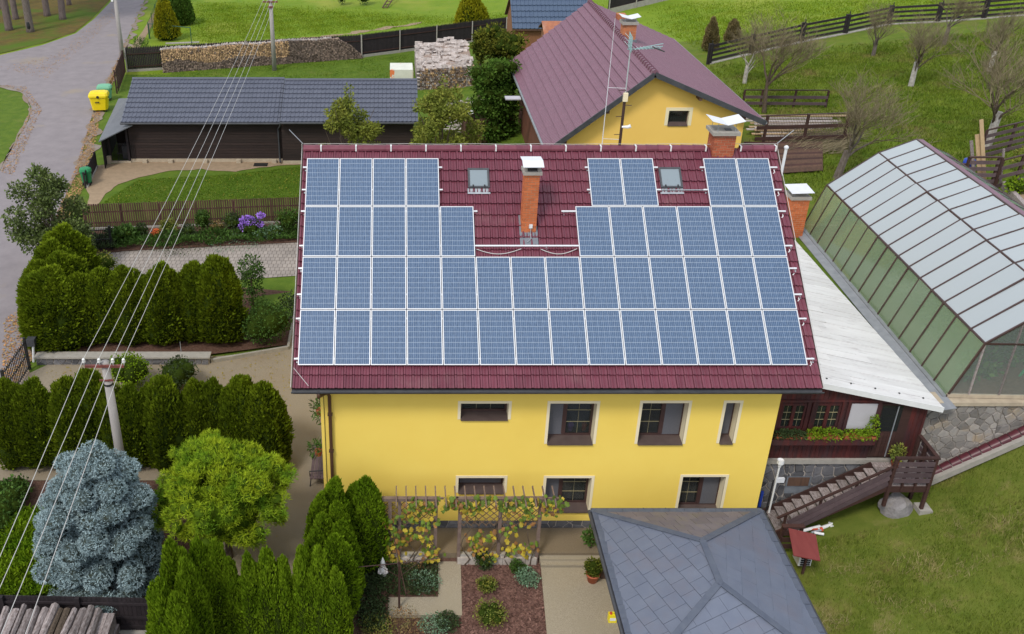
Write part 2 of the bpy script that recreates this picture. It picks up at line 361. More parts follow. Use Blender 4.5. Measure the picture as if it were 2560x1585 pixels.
def glass_mat(name, tint, rough, alpha):
    m = bpy.data.materials.new(name); m.use_nodes = True; N, L = m.node_tree.nodes, m.node_tree.links
    bs = N['Principled BSDF']; bs.inputs['Base Color'].default_value = (*tint, 1); bs.inputs['Roughness'].default_value = rough
    bs.inputs['Alpha'].default_value = alpha; bs.inputs['Specular IOR Level'].default_value = .8; bs.inputs['IOR'].default_value = 1.5
    MT[name] = m; return m
glass_mat('pane_dark', (.03,.035,.035), .04, .55)
glass_mat('skylight_glass', (.25,.30,.33), .08, .9)
glass_mat('green_pane', (.26,.36,.22), .12, .50)
glass_mat('roof_pane', (.43,.47,.49), .05, .86)
glass_mat('side_pane', (.22,.32,.28), .14, .85)
glass_mat('clear_pane', (.40,.46,.42), .05, .18)

def pv_material():
    m = bpy.data.materials.new('pv_cells'); m.use_nodes = True; N, L = m.node_tree.nodes, m.node_tree.links
    bs = N['Principled BSDF']; bs.inputs['Roughness'].default_value = .22; bs.inputs['Coat Weight'].default_value = .5; bs.inputs['Coat Roughness'].default_value = .08
    tcd = N.new('ShaderNodeTexCoord'); sp = N.new('ShaderNodeSeparateXYZ'); L.new(tcd.outputs['Object'], sp.inputs[0])
    def M2(op, a, b=None, c=None):
        n = N.new('ShaderNodeMath'); n.operation = op
        for i, v in enumerate((a, b, c)):
            if v is None: continue
            if isinstance(v, (int, float)): n.inputs[i].default_value = v
            else: L.new(v, n.inputs[i])
        return n.outputs[0]
    def lines(x, pitch, half):     # 1 on the line, 0 elsewhere
        t = M2('FRACT', M2('DIVIDE', x, pitch)); return M2('GREATER_THAN', M2('ABSOLUTE', M2('SUBTRACT', t, .5)), .5 - half/pitch)
    cw, chh = .944/6, 1.604/10
    gx = lines(sp.outputs[0], cw, .0022); gy = lines(sp.outputs[1], chh, .0036)
    bb = lines(sp.outputs[0], cw/3, .0030)
    gap = M2('MAXIMUM', gx, gy)
    vo = N.new('ShaderNodeTexVoronoi'); mp = N.new('ShaderNodeMapping'); mp.inputs['Scale'].default_value = (48, 3.2, 1)
    ob = N.new('ShaderNodeObjectInfo'); av = N.new('ShaderNodeVectorMath'); av.operation = 'ADD'; L.new(tcd.outputs['Object'], av.inputs[0])
    cb = N.new('ShaderNodeCombineXYZ'); L.new(M2('MULTIPLY', ob.outputs['Random'], 37.), cb.inputs[0]); L.new(cb.outputs[0], av.inputs[1])
    L.new(av.outputs[0], mp.inputs[0]); L.new(mp.outputs[0], vo.inputs['Vector'])
    ramp = N.new('ShaderNodeMix'); ramp.data_type = 'RGBA'; ramp.inputs[6].default_value = (.022,.052,.112,1); ramp.inputs[7].default_value = (.085,.145,.255,1)
    sv = N.new('ShaderNodeSeparateColor'); L.new(vo.outputs['Color'], sv.inputs[0]); L.new(sv.outputs[0], ramp.inputs[0])
    m1 = N.new('ShaderNodeMix'); m1.data_type = 'RGBA'; L.new(M2('MULTIPLY', bb, .75), m1.inputs[0]); L.new(ramp.outputs[2], m1.inputs[6]); m1.inputs[7].default_value = (.30,.37,.46,1)
    m2 = N.new('ShaderNodeMix'); m2.data_type = 'RGBA'; L.new(gap, m2.inputs[0]); L.new(m1.outputs[2], m2.inputs[6]); m2.inputs[7].default_value = (.42,.49,.58,1)
    L.new(m2.outputs[2], bs.inputs['Base Color']); MT['pv'] = m
pv_material()

def paver_material():
    m = bpy.data.materials.new('pavers'); m.use_nodes = True; N, L = m.node_tree.nodes, m.node_tree.links
    bs = N['Principled BSDF']; bs.inputs['Roughness'].default_value = .9
    g = N.new('ShaderNodeNewGeometry'); br = N.new('ShaderNodeTexBrick'); L.new(g.outputs['Position'], br.inputs['Vector'])
    br.inputs['Color1'].default_value = (.36,.31,.27,1); br.inputs['Color2'].default_value = (.30,.26,.23,1); br.inputs['Mortar'].default_value = (.17,.14,.12,1)
    br.inputs['Scale'].default_value = 1; br.inputs['Mortar Size'].default_value = .018; br.inputs['Brick Width'].default_value = .22; br.inputs['Row Height'].default_value = .36
    nz = N.new('ShaderNodeTexNoise'); nz.inputs['Scale'].default_value = .8; nz.inputs['Detail'].default_value = 8; L.new(g.outputs['Position'], nz.inputs['Vector'])
    mx = N.new('ShaderNodeMix'); mx.data_type = 'RGBA'; mx.blend_type = 'MULTIPLY'; mx.inputs[0].default_value = 1
    r = N.new('ShaderNodeMapRange'); L.new(nz.outputs[0], r.inputs[0]); r.inputs[1].default_value = .3; r.inputs[2].default_value = .7; r.inputs[3].default_value = .78; r.inputs[4].default_value = 1.12
    L.new(br.outputs['Color'], mx.inputs[6]); L.new(r.outputs[0], mx.inputs[7]); L.new(mx.outputs[2], bs.inputs['Base Color'])
    bp = N.new('ShaderNodeBump'); bp.inputs['Strength'].default_value = .5; bp.inputs['Distance'].default_value = .01; bp.invert = True
    L.new(br.outputs['Fac'], bp.inputs['Height']); L.new(bp.outputs[0], bs.inputs['Normal']); MT['pavers'] = m
paver_material()
# ------------------------------------------------------------------ terrain
def sm(t): t = np.clip(t, 0, 1); return t*t*(3-2*t)
def hgt(X, Y):
    X = np.asarray(X, float); Y = np.asarray(Y, float)
    front = np.interp(X, [-100,10.4,10.9,11.8,15,16.6,19,24,60], [-.34,-.34,-.34,-.15,.88,1.25,2.85,4.3,6.5])
    yard = np.interp(X, [-100,10.4,10.9,11.8,15,16.6,19,24,60], [0,0,-.1,-.1,.9,1.25,2.85,4.3,6.5])
    mid = np.interp(X, [-100,3,8,12,15.6,16.4,26,45,90], [0,0,.3,1.2,3.4,3.98,4.1,5.6,8])
    back = np.interp(X, [-100,-2,5,9,13,17,22,30,45,90], [0,0,.5,1.2,2.4,3.3,3.9,4.7,6.2,9])
    f = front + (yard-front)*np.where(X > -1.2, sm((Y-21.25)/.15), sm((Y-18.6)/.6))
    m = mid + (back-mid)*sm((Y-37)/6)
    far = back*0 + np.interp(X, [-100,6,20,45,90], [0,0,2.2,5.5,9])
    m = m + (far-m)*sm((Y-66)/18)
    h = f + (m-f)*sm((Y-23.55)/.3)
    return h
def H(x, y): return float(hgt(x, y))
gx = np.concatenate([np.linspace(-900,-60,12)[:-1], np.linspace(-60,-16,45)[:-1], np.arange(-16,26,.3), np.linspace(26,70,60), np.linspace(78,900,14)])
gy = np.concatenate([np.linspace(-120,8,10)[:-1], np.arange(8,48,.3), np.linspace(48,110,80)[:-1], np.linspace(110,1400,20)])
GX, GY = np.meshgrid(gx, gy); GZ = hgt(GX, GY)
wob = (np.sin(GX*1.7+GY*.6)+np.sin(GY*2.1-GX*.8))*.012*((GX > 11.2) | (GY > 60))
V = np.stack([GX, GY, GZ+wob-.015], -1).reshape(-1, 3); nx, ny = len(gx), len(gy)
I, J = np.meshgrid(np.arange(nx-1), np.arange(ny-1)); a = (J*nx+I).ravel()
Fq = np.stack([a, a+1, a+nx+1, a+nx], 1)
gm = np_mesh('ground', V, Fq, MT['grass'], True)
for k in ('grass_rough', 'orchard_grass', 'grass_back', 'soil'): gm.materials.append(MT[k])
cxm = V[Fq].mean(1); X_, Y_ = cxm[:,0], cxm[:,1]
mi = np.zeros(len(Fq), np.int32)
mi[(X_ > 10.4) & (Y_ < 23.6)] = 1
mi[(Y_ > 35) & (X_ > 17)] = 2
mi[((Y_ > 74.5+.45*np.clip(X_+19, 0, 40)) & (X_ < 17)) | ((Y_ > 71) & (X_ >= 17))] = 3
mi[(X_ < 10.4) & (Y_ < 24.6)] = 4
mi[(X_ < -5) & (Y_ < 24.75)] = 4
gm.polygons.foreach_set('material_index', mi)
ground = put('ground', gm); ground['kind'] = 'structure'

def patch(name, pts, mt, dz=.01, z=0., world=False, thick=0., rag=0.):
    p = [(q[0], q[1], z+dz) for q in pts] if world else [tuple(PZ(u, v, z) + Vector((0,0,dz))) for u, v in pts]
    if rag:                                        # worn, irregular outline
        rg = random.Random(len(pts)*7+int(p[0][0])); out = []
        for i in range(len(p)):
            a, b = Vector(p[i]), Vector(p[(i+1) % len(p)]); k = max(1, int((b-a).length/.45)); ph = rg.random()*6
            for j in range(k):
                q = a.lerp(b, j/k); s_ = rag*(.6*math.sin(j*.9+ph)+rg.uniform(-.6,.6)); nn = Vector((-(b-a).y, (b-a).x, 0)).normalized(); q += nn*s_; out.append((q.x, q.y, q.z))
        p = out
    b = MB()
    if thick: 
        ar = sum(p[i][0]*p[(i+1) % len(p)][1]-p[(i+1) % len(p)][0]*p[i][1] for i in range(len(p)))
        if ar < 0: p = p[::-1]
        b.prism([(q[0], q[1], q[2]-thick) for q in p], (0,0,thick))
    else: b.face(p)
    o = b.build(name, MT[mt]); o['kind'] = 'structure'; return o
road = patch('road', [(-400,150),(0,132),(100,108),(180,80),(225,45),(268,0),(300,-60),(380,-60),(345,0),(300,100),(283,145),(245,215),(215,290),(185,410),(150,480),(75,700),(72,800),(40,900),(-60,1010),(-500,1010),(-300,700),(-100,520),(0,408),(40,335),(70,285),(75,255),(52,217),(0,203),(-400,190)], 'asphalt', .012)
patch('leaf_strewn_verge', [(345,0),(300,100),(283,145),(245,215),(214,290),(190,380),(184,412),(208,412),(226,360),(240,270),(262,215),(284,165),(296,128),(318,90),(352,0)], 'leaf_litter', .016, rag=.35)
patch('leaf_strewn_kerbside', [(42,890),(72,800),(78,830),(70,905),(20,960),(-10,960)], 'leaf_litter', .017, rag=.2)
patch('forest_ground', [(-600,136),(0,128),(100,104),(178,77),(222,42),(265,-3),(290,-55),(-200,-120),(-900,-60)], 'forest_floor', .02)
patch('dirt_verge', [(0,203),(52,217),(75,255),(70,285),(40,335),(0,408),(0,402),(36,332),(64,282),(68,256),(49,221),(0,207)], 'leaf_litter', .018, rag=.12)
patch('garden_path', [(312,112),(340,75),(372,20),(384,-20),(396,-20),(382,25),(352,80),(330,118)], 'sand', .012)
patch('gravel_track', [(355,118),(470,108),(600,98),(760,88),(900,68),(1010,52),(1010,56),(900,73),(760,92),(600,103),(470,114),(355,122)], 'sand', .012, rag=.35)
patch('gravel_yard', [(-15.2,24.7),(-3.0,24.7),(-3.0,33.2),(-7.0,32.4),(-13.4,32.2),(-15.2,30.0)], 'gravel', .012, world=True)
patch('gravel_side_yard', [(-5.2,18.9),(-1.2,18.9),(-1.2,22.6),(-2.2,22.6),(-2.2,34.0),(-4.6,34.0),(-4.6,24.6),(-5.2,24.6)], 'gravel', .02, world=True)
patch('block_paving', [(190,608),(300,598),(720,577),(720,657),(560,668),(190,655)], 'pavers', .012)
patch('flower_bed', [(190,605),(300,596),(720,575),(722,530),(200,550)], 'soil', .016)
patch('hedge_bed', [(60,825),(78,848),(500,850),(690,826),(700,700),(580,690),(60,700)], 'soil', .10)
patch('small_lawn', [(600,715),(705,700),(703,760),(600,770)], 'grass', .12)
patch('sandy_strip', [(205,450),(225,395),(330,386),(720,362),(722,392),(640,397),(560,411),(480,403),(400,408),(330,424),(285,440),(255,462),(232,490),(215,490)], 'sand', .012, rag=.12)
ZB = -.30                                      # the lower front garden
patch('terrace', [(-1.2,21.36),(10.4,21.36),(10.4,22.44),(-1.2,22.44)], 'pebble_dark', .02, world=True, thick=.5)
patch('mulch_bed', [(1098,1325),(1286,1325),(1312,1560),(1100,1560)], 'mulch', .012, ZB)
patch('garden_path_slab', [(1045,1325),(1098,1325),(1102,1470),(926,1470),(926,1425),(1045,1425)], 'pebble_concrete', .05, ZB, thick=.2)
patch('concrete_slab', [(1290,1353),(1500,1353),(1640,1640),(1316,1640)], 'pebble_concrete', 0, -.21, thick=.3)
for k, (z, ya, yb) in enumerate(((-.07, 21.20, 21.36), (-.14, 21.04, 21.20))):
    o = MB().box(PZ(1287, 1330, z).x, 10.3, ya, yb, -.5, z).build('garden_step', MT['pebble_concrete'])
    tag(o, ['upper', 'lower'][k] + ' concrete step from the dark terrace down to the pale slab', 'step')
patch('veranda_path', [(1840,1235),(1935,1185),(1940,1210),(1870,1262),(1850,1262)], 'sand', .03, .02)
patch('hutch_pavement', [(1890,1330),(1940,1330),(1948,1370),(1930,1405),(1905,1400)], 'concrete', .03, H(10.9,19.2)+.12, thick=.3)

# scattered real leaves on the road edge, mulch chips, grass blades
def scatter_quads(name, pts, mt, lo, hi, flat=True, seed=1, asp=.6, lift=0., tilt=.35):
    rg = np.random.RandomState(seed); n = len(pts); P = np.asarray(pts)
    a = rg.rand(n)*6.283; sz = lo+(hi-lo)*rg.rand(n)
    d = np.stack([np.cos(a), np.sin(a), (rg.rand(n)-.3)*tilt], 1)*sz[:,None]
    e = np.stack([-np.sin(a), np.cos(a), (rg.rand(n)-.5)*tilt], 1)*(sz*asp)[:,None]
    c = P+np.array([0,0,.006])+np.array([0,0,1])*(np.abs(d[:,2])+np.abs(e[:,2]))[:,None]*.5
    V = np.stack([c-d*.5, c+e*.5, c+d*.5, c-e*.5], 1).reshape(-1, 3)
    return np_mesh(name, V, np.arange(4*n).reshape(-1, 4), MT[mt])
def inpoly(px, poly):
    x, y = px[:,0], px[:,1]; r = np.zeros(len(px), bool); n = len(poly)
    for i in range(n):
        (x1, y1), (x2, y2) = poly[i], poly[(i+1) % n]
        c = ((y1 > y) != (y2 > y)) & (x < (x2-x1)*(y-y1)/(y2-y1+1e-12)+x1); r ^= c
    return r
def fill(poly_px, n, z=0., seed=3, world=False):
    rg = np.random.RandomState(seed)
    P = np.array([(q[0], q[1]) for q in poly_px]) if world else np.array([tuple(PZ(u, v, z))[:2] for u, v in poly_px])
    lo, hi = P.min(0), P.max(0); out = np.zeros((0, 2))
    while len(out) < n:
        q = lo+(hi-lo)*rg.rand(n*3, 2); out = np.vstack([out, q[inpoly(q, P)]])
    out = out[:n]; return np.column_stack([out, np.full(n, z)])
lp = np.vstack([fill([(300,100),(245,215),(214,290),(180,400),(130,520),(150,560),(215,410),(240,270),(290,150)], 3200, .016, 5),
                fill([(0,160),(110,190),(290,30),(270,20),(130,130)], 900, .014, 6), fill([(10,760),(80,720),(80,860),(0,960)], 900, .018, 7),
                fill([(0,203),(52,217),(75,255),(40,335),(0,408),(30,420),(100,260),(60,205)], 900, .018, 8)])
put('fallen_leaves', scatter_quads('fallen_leaves', lp, 'litter_leaf', .06, .15, seed=4))
tag(bpy.data.objects['fallen_leaves'], 'brown fallen leaves scattered along the asphalt road edges', 'leaves', kind='stuff')
cp = fill([(1098,1325),(1286,1325),(1312,1540),(1100,1540)], 5200, ZB+.012, 9)
put('bark_mulch', scatter_quads('bark_mulch', cp, 'mulch', .05, .13, seed=10, asp=.4, tilt=.6))
tag(bpy.data.objects['bark_mulch'], 'reddish brown bark chips covering the bed before the trellis', 'mulch', kind='stuff')

def blades(name, xy, mt, h0, h1, w, seed=1, lean=.6):
    rg = np.random.RandomState(seed); n = len(xy); z = hgt(xy[:,0], xy[:,1])-.03
    a = rg.rand(n)*6.283; h = h0+(h1-h0)*rg.rand(n); ln = lean*h*rg.rand(n); b = rg.rand(n)*6.283
    base = np.column_stack([xy, z]); d = np.stack([np.cos(a)*w/2, np.sin(a)*w/2, np.zeros(n)], 1)
    tip = base+np.stack([np.cos(b)*ln, np.sin(b)*ln, h], 1)
    V = np.stack([base-d, base+d, tip], 1).reshape(-1, 3)
    return np_mesh(name, V, np.arange(3*n).reshape(-1, 3), MT[mt])
rg = np.random.RandomState(31)
q = np.column_stack([10.5+12.5*rg.rand(150000)**1.0, 12+11.3*rg.rand(150000)])
dens = .5+.5*np.sin(q[:,0]*1.9+1.3*np.sin(q[:,1]*1.1))*np.sin(q[:,1]*1.7+.9*np.sin(q[:,0]*1.3))
q = q[rg.rand(len(q)) < .35+.65*dens]
okm = ~((q[:,0] < 12.3) & (q[:,1] > 16.5) & (q[:,1] < 20.6) & (q[:,0] < 11.6)) & ~((q[:,0] < 15.9) & (q[:,1] > 21.7) & (q[:,0] < 16))
q = q[okm]
lawn = put('meadow_grass', blades('meadow_grass', q, 'blade_near', .05, .15, .022, 32)); lawn['kind'] = 'stuff'
tag(lawn, 'rough mown grass on the slope beside the slate roof', 'grass')
cl = []
for _ in range(70):
    c = np.array([11.6+10*rg.rand(), 12.5+8.8*rg.rand()]); cl.append(c+rg.randn(70, 2)*np.array([.28,.16]))
dry = put('dry_grass', blades('dry_grass', np.vstack(cl), 'blade_dry', .08, .22, .014, 33, 1.6)); dry['kind'] = 'stuff'
tag(dry, 'straw coloured dry grass tufts lying on the slope', 'grass')
# ------------------------------------------------------------------ stone walls, bricks
def FY(u, v, y): return PY(u/SC, v/SC, y)
def FZ(u, v, z): return PZ(u/SC, v/SC, z)
def clip(poly, a, b, c):                       # keep a*x+b*y<=c
    out = []
    for i in range(len(poly)):
        p, q = poly[i], poly[(i+1) % len(poly)]; dp, dq = a*p[0]+b*p[1]-c, a*q[0]+b*q[1]-c
        if dp <= 0: out.append(p)
        if (dp < 0 < dq) or (dq < 0 < dp):
            t = dp/(dp-dq); out.append((p[0]+t*(q[0]-p[0]), p[1]+t*(q[1]-p[1])))
    return out
def voronoi(region, cell, seed, squash=1.35):
    rg = random.Random(seed); xs = [p[0] for p in region]; ys = [p[1] for p in region]
    x0, x1, y0, y1 = min(xs), max(xs), min(ys), max(ys)
    seeds = []; cw, chh = cell*squash, cell/squash**.3; r = 0; y = y0-chh
    while y < y1+chh:
        x = x0-cw+(r % 2)*cw*.5
        while x < x1+cw:
            seeds.append((x+rg.uniform(-.42, .42)*cw, y+rg.uniform(-.42, .42)*chh)); x += cw
        y += chh; r += 1
    cells = []
    for i, s in enumerate(seeds):
        poly = list(region)
        near = sorted(seeds, key=lambda q: (q[0]-s[0])**2+(q[1]-s[1])**2)[1:20]
        for n in near:
            a, b = n[0]-s[0], n[1]-s[1]; c = (n[0]**2+n[1]**2-s[0]**2-s[1]**2)/2
            poly = clip(poly, a, b, c)
            if len(poly) < 3: break
        if len(poly) >= 3: cells.append(poly)
    return cells
def area(p): return abs(sum(p[i][0]*p[(i+1) % len(p)][1]-p[(i+1) % len(p)][0]*p[i][1] for i in range(len(p))))/2
def stones(parent, m4, region, cell, mt, seed, gap=.022, depth=.05, name='stone'):
    """irregular stones set on the local x/y plane of m4 (z points out of the wall)"""
    rg = random.Random(seed+9); n = 0
    for poly in voronoi(region, cell, seed):
        if area(poly) < cell*cell*.06: continue
        c = (sum(p[0] for p in poly)/len(poly), sum(p[1] for p in poly)/len(poly))
        def inset(p, g):
            d = math.hypot(p[0]-c[0], p[1]-c[1]); k = max(.3, 1-g/max(d, .03)); return (c[0]+(p[0]-c[0])*k, c[1]+(p[1]-c[1])*k)
        if sum((poly[i][0]*poly[(i+1) % len(poly)][1]-poly[(i+1) % len(poly)][0]*poly[i][1]) for i in range(len(poly))) < 0: poly = poly[::-1]
        a = [inset(p, gap) for p in poly]; b = [inset(p, gap+.018) for p in poly]; d = depth*rg.uniform(.6, 1.2); k = len(a)
        tx, ty = rg.uniform(-.05, .05), rg.uniform(-.05, .05)
        mb = MB(); v = [(p[0], p[1], -.03) for p in a]+[(p[0], p[1], d*.6) for p in a]+[(p[0], p[1], d+tx*(p[0]-c[0])+ty*(p[1]-c[1])) for p in b]
        f = [tuple(range(2*k, 3*k))]
        for i in range(k):
            j = (i+1) % k; f += [(i, j, k+j, k+i), (k+i, k+j, 2*k+j, 2*k+i)]
        mb.add(v, f); mb.build(name, MT[mt], parent, m=m4); n += 1
    return n
UNIT = MB().box(-.5,.5,-.5,.5,-.5,.5)
def unit_mesh(name, mt): return UNIT.mesh(name, MT[mt])
_bm = {}
def brick_obj(parent, mt, x0, x1, y0, y1, z0, z1, name='brick'):
    key = (name, mt)
    if key not in _bm: _bm[key] = unit_mesh(name, mt)
    m = Matrix.Translation(((x0+x1)/2, (y0+y1)/2, (z0+z1)/2)) @ Matrix.Diagonal((x1-x0, y1-y0, z1-z0, 1))
    return put(name, _bm[key], parent, m)
def brick_stack(parent, x0, x1, y0, y1, z0, z1, mt, course=.082, bl=.24, sides='FLR', joint=.014):
    mb = MB().box(x0+.012, x1-.012, y0+.012, y1-.012, z0, z1); mb.build('mortar_core', MT['mortar'], parent)
    n = max(1, round((z1-z0)/course)); ch = (z1-z0)/n
    rg = random.Random(int(x0*100)); 
    for i in range(n):
        za, zb = z0+i*ch+joint/2, z0+(i+1)*ch-joint/2
        def run(a, b, off):
            k = max(1, round((b-a)/bl)); L = (b-a)/k; xs = [a] + [a+L*(j+off) for j in range(k+1) if a+.05 < a+L*(j+off) < b-.05] + [b]
            return [(xs[j]+(joint/2 if j else 0), xs[j+1]-(joint/2 if j < len(xs)-2 else 0)) for j in range(len(xs)-1)]
        o = .5*(i % 2); d = .1
        for a, b in run(x0, x1, o):
            e = rg.uniform(-.003, .003)
            if 'F' in sides: brick_obj(parent, mt, a, b, y0+e, y0+d, za, zb)
            if 'B' in sides: brick_obj(parent, mt, a, b, y1-d, y1+e, za, zb)
        for a, b in run(y0+d+joint, y1, .5-o):
            e = rg.uniform(-.003, .003)
            if 'L' in sides: brick_obj(parent, mt, x0+e, x0+d, a, b, za, zb)
            if 'R' in sides: brick_obj(parent, mt, x1-d, x1+e, a, b, za, zb)

# ------------------------------------------------------------------ the yellow house
HX0, HX1, HY0, HY1 = -2.14, 11.01, 22.45, 33.38
RIDGE_Y, RIDGE_Z, EAVE_Y = 27.915, 10.37, 21.87
PIT = R(38.507); SLOPE = (RIDGE_Y-EAVE_Y)/math.cos(PIT)
RX0, RX1 = -2.84, 11.79
down = Vector((0, -math.cos(PIT), -math.sin(PIT))); nrm = Vector((0, -math.sin(PIT), math.cos(PIT))); up = -down
RO = Vector((0, RIDGE_Y, RIDGE_Z))
def RP(x, s, h=0.): return Vector((x, RO.y, RO.z)) + down*s + nrm*h       # point on the front roof slope
def roof_hit(u, v, h=0.):                                                    # sighted point on the roof slope -> (x, s)
    r = ray(u/SC, v/SC); o = RO+nrm*h; t = (o-CAMP).dot(nrm)/r.dot(nrm); p = CAMP+r*t
    return p.x, (p-o).dot(down)
house = thing('yellow_house', (4.4, HY0, 0), 'large two storey yellow house with plum tiled roof covered in solar panels', 'house')
openings = []
def opn(u0, v0, u1, v1):
    a, b = FY(u0, v0, HY0), FY(u1, v1, HY0); openings.append((a.x, b.x, b.z, a.z)); return openings[-1]
W = [opn(1152.5,1008.4,1275,1048), opn(1376.2,1008.3,1493,1109), opn(1607.4,1007.4,1722.6,1109), opn(1816.5,1007,1850.6,1107.5),
     opn(1146.5,1194.4,1261.4,1231), opn(1366.4,1194.7,1479.5,1278), opn(1707.7,1191.7,1814.8,1283)]
# correct each right edge, which was sighted along the top rim, and keep heights common per storey
def fixr(i, u_top_r, v_top):
    x0, x1, z0, z1 = openings[i]; openings[i] = (x0, FY(u_top_r, v_top, HY0).x, z0, z1)
for i, u, v in ((0,1272,1008.4),(1,1493,1008.3),(2,1722.6,1007.4),(3,1850.6,1007),(4,1261.4,1194.4),(5,1479.5,1194.7),(6,1814.8,1191.7)): fixr(i, u, v)
W = openings
WALLTOP = 5.95; PL = .30
xs = sorted({HX0, HX1} | {w[0] for w in W} | {w[1] for w in W}); zs = sorted({PL, WALLTOP} | {w[2] for w in W} | {w[3] for w in W})
mb = MB()
for i in range(len(xs)-1):
    for j in range(len(zs)-1):
        cx, cz = (xs[i]+xs[i+1])/2, (zs[j]+zs[j+1])/2
        if any(w[0] < cx < w[1] and w[2] < cz < w[3] for w in W): continue
        mb.face([(xs[i],HY0,zs[j]),(xs[i+1],HY0,zs[j]),(xs[i+1],HY0,zs[j+1]),(xs[i],HY0,zs[j+1])])
apex = RIDGE_Z-.25
for x, flip in ((HX0, 1), (HX1, 0)):           # gable walls
    p = [(x,HY0,PL),(x,HY0,WALLTOP),(x,RIDGE_Y,apex),(x,HY1,WALLTOP),(x,HY1,PL)]; mb.face(p[::-1] if flip else p)
mb.face([(HX1,HY1,PL),(HX0,HY1,PL),(HX0,HY1,WALLTOP),(HX1,HY1,WALLTOP)])
mb.face([(HX0,HY0,PL),(HX0,HY1,PL),(HX1,HY1,PL),(HX1,HY0,PL)])
mb.build('wall', MT['yellow_plaster'], house)
MB().box(HX0+.03, HX1-.03, HY0+.03, HY1-.03, -.7, PL).build('plinth', MT['mortar_grey'], house)
pl = bpy.data.objects['plinth']
stones(pl, frame((HX0+.04, HY0+.03, -.02), (1,0,0), (0,0,1), (0,-1,0)), [(0,0),(8.2,0),(8.2,.31),(0,.31)], .27, 'stone', 5, gap=.016, depth=.03)
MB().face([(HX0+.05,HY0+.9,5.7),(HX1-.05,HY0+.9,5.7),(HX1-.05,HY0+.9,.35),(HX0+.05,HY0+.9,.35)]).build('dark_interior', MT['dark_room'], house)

def add_window(w, i, mull, screen, cur=0, grid=(2, 3), shutter=False):
    x0, x1, z0, z1 = w; D = .40
    win = MB(); b = .085                       # cream surround, proud of the wall, and the plaster reveals
    win.box(x0-b, x0, HY0-.012, HY0+.02, z0+.0, z1+b); win.box(x1, x1+b, HY0-.012, HY0+.02, z0+.0, z1+b); win.box(x0, x1, HY0-.012, HY0+.02, z1, z1+b)
    win.face([(x0,HY0,z0),(x0,HY0,z1),(x0,HY0+D,z1),(x0,HY0+D,z0)]); win.face([(x1,HY0,z1),(x1,HY0,z0),(x1,HY0+D,z0),(x1,HY0+D,z1)])
    win.face([(x0,HY0,z1),(x1,HY0,z1),(x1,HY0+D,z1),(x0,HY0+D,z1)])
    wo_ = win.build('window', MT['cream_plaster'], house)
    sl = MB(); sl.prism([(x0+.004,HY0-.07,z0-.015),(x0+.004,HY0+D,z0+.045),(x0+.004,HY0+D,z0+.07),(x0+.004,HY0-.07,z0+.015)], (x1-x0-.008,0,0))
    sl.build('sill', MT['sill'], wo_)
    yb = HY0+D-.07; fz0 = z0+.06; f = .065; fm = MB()
    fm.box(x0, x0+f, yb, yb+.07, fz0, z1); fm.box(x1-f, x1, yb, yb+.07, fz0, z1); fm.box(x0+f, x1-f, yb, yb+.07, fz0, fz0+f); fm.box(x0+f, x1-f, yb, yb+.07, z1-f, z1)
    for mx in mull:
        xm = x0+(x1-x0)*mx; fm.box(xm-.06, xm+.06, yb-.012, yb+.07, fz0+f, z1-f)
    fm.build('frame', MT['window_frame'], wo_)
    ed = [x0+f] + [x0+(x1-x0)*mx for mx in mull] + [x1-f]
    for k in range(len(ed)-1):
        a = ed[k]+(.06 if k else 0); c = ed[k+1]-(.06 if k < len(ed)-2 else 0)
        MB().box(a, c, yb+.03, yb+.04, fz0+f, z1-f).build('pane', MT['pane_dark'], wo_)
        g = MB(); gw, gh = grid
        for q in range(1, gw): xx = a+(c-a)*q/gw; g.box(xx-.003, xx+.003, yb+.022, yb+.03, fz0+f, z1-f)
        for q in range(1, gh): zz = fz0+f+(z1-fz0-2*f)*q/gh; g.box(a, c, yb+.020, yb+.03, zz-.006, zz+.006)
        if gw*gh > 1: g.build('glazing_bar', MT['bar_pale'], wo_)
        if k in screen: MB().box(a-.02, c+.02, yb-.008, yb-.002, fz0+f-.02, z1-f+.02).build('insect_screen', MT['insect_screen'], wo_)
        if cur and k not in screen:
            n = 14; cm = MB()
            for q in range(n):
                xa, xb = a+(c-a)*q/n, a+(c-a)*(q+1)/n
                cm.face([(xa, HY0+.5+.02*(q % 2), fz0), (xb, HY0+.5+.02*((q+1) % 2), fz0), (xb, HY0+.5+.02*((q+1) % 2), fz0+(z1-fz0)*cur), (xa, HY0+.5+.02*(q % 2), fz0+(z1-fz0)*cur)])
            cm.build('curtain', MT['curtain'], wo_)
    if shutter: MB().box(x0+f, x1-f, yb-.02, yb-.005, fz0+f, z1-f).build('roller_blind', MT['insect_screen'], wo_)
    return wo_
add_window(W[0], 0, [], [], .0, (3, 1))
add_window(W[1], 1, [.38], [0], .0, (2, 3))
add_window(W[2], 2, [.55], [1], .0, (2, 3))
add_window(W[3], 3, [], [0], .0, (1, 3))
add_window(W[4], 4, [], [], .0, (1, 1), True)
add_window(W[5], 5, [.38], [0], .95, (2, 3))
add_window(W[6], 6, [.55], [1], .6, (2, 3))
for k, x in enumerate((W[1][0]+.75, W[1][0]+1.0, W[1][0]+1.15)):    # flower pots behind the upper window
    MB().lathe([(.06,0),(.08,.12),(.11,.2),(.05,.3)], 10, (x, HY0+.50, W[1][2]+.12)).build('potted_flower', MT[['flower_purple','shrub_green','flower_red'][k]], house)

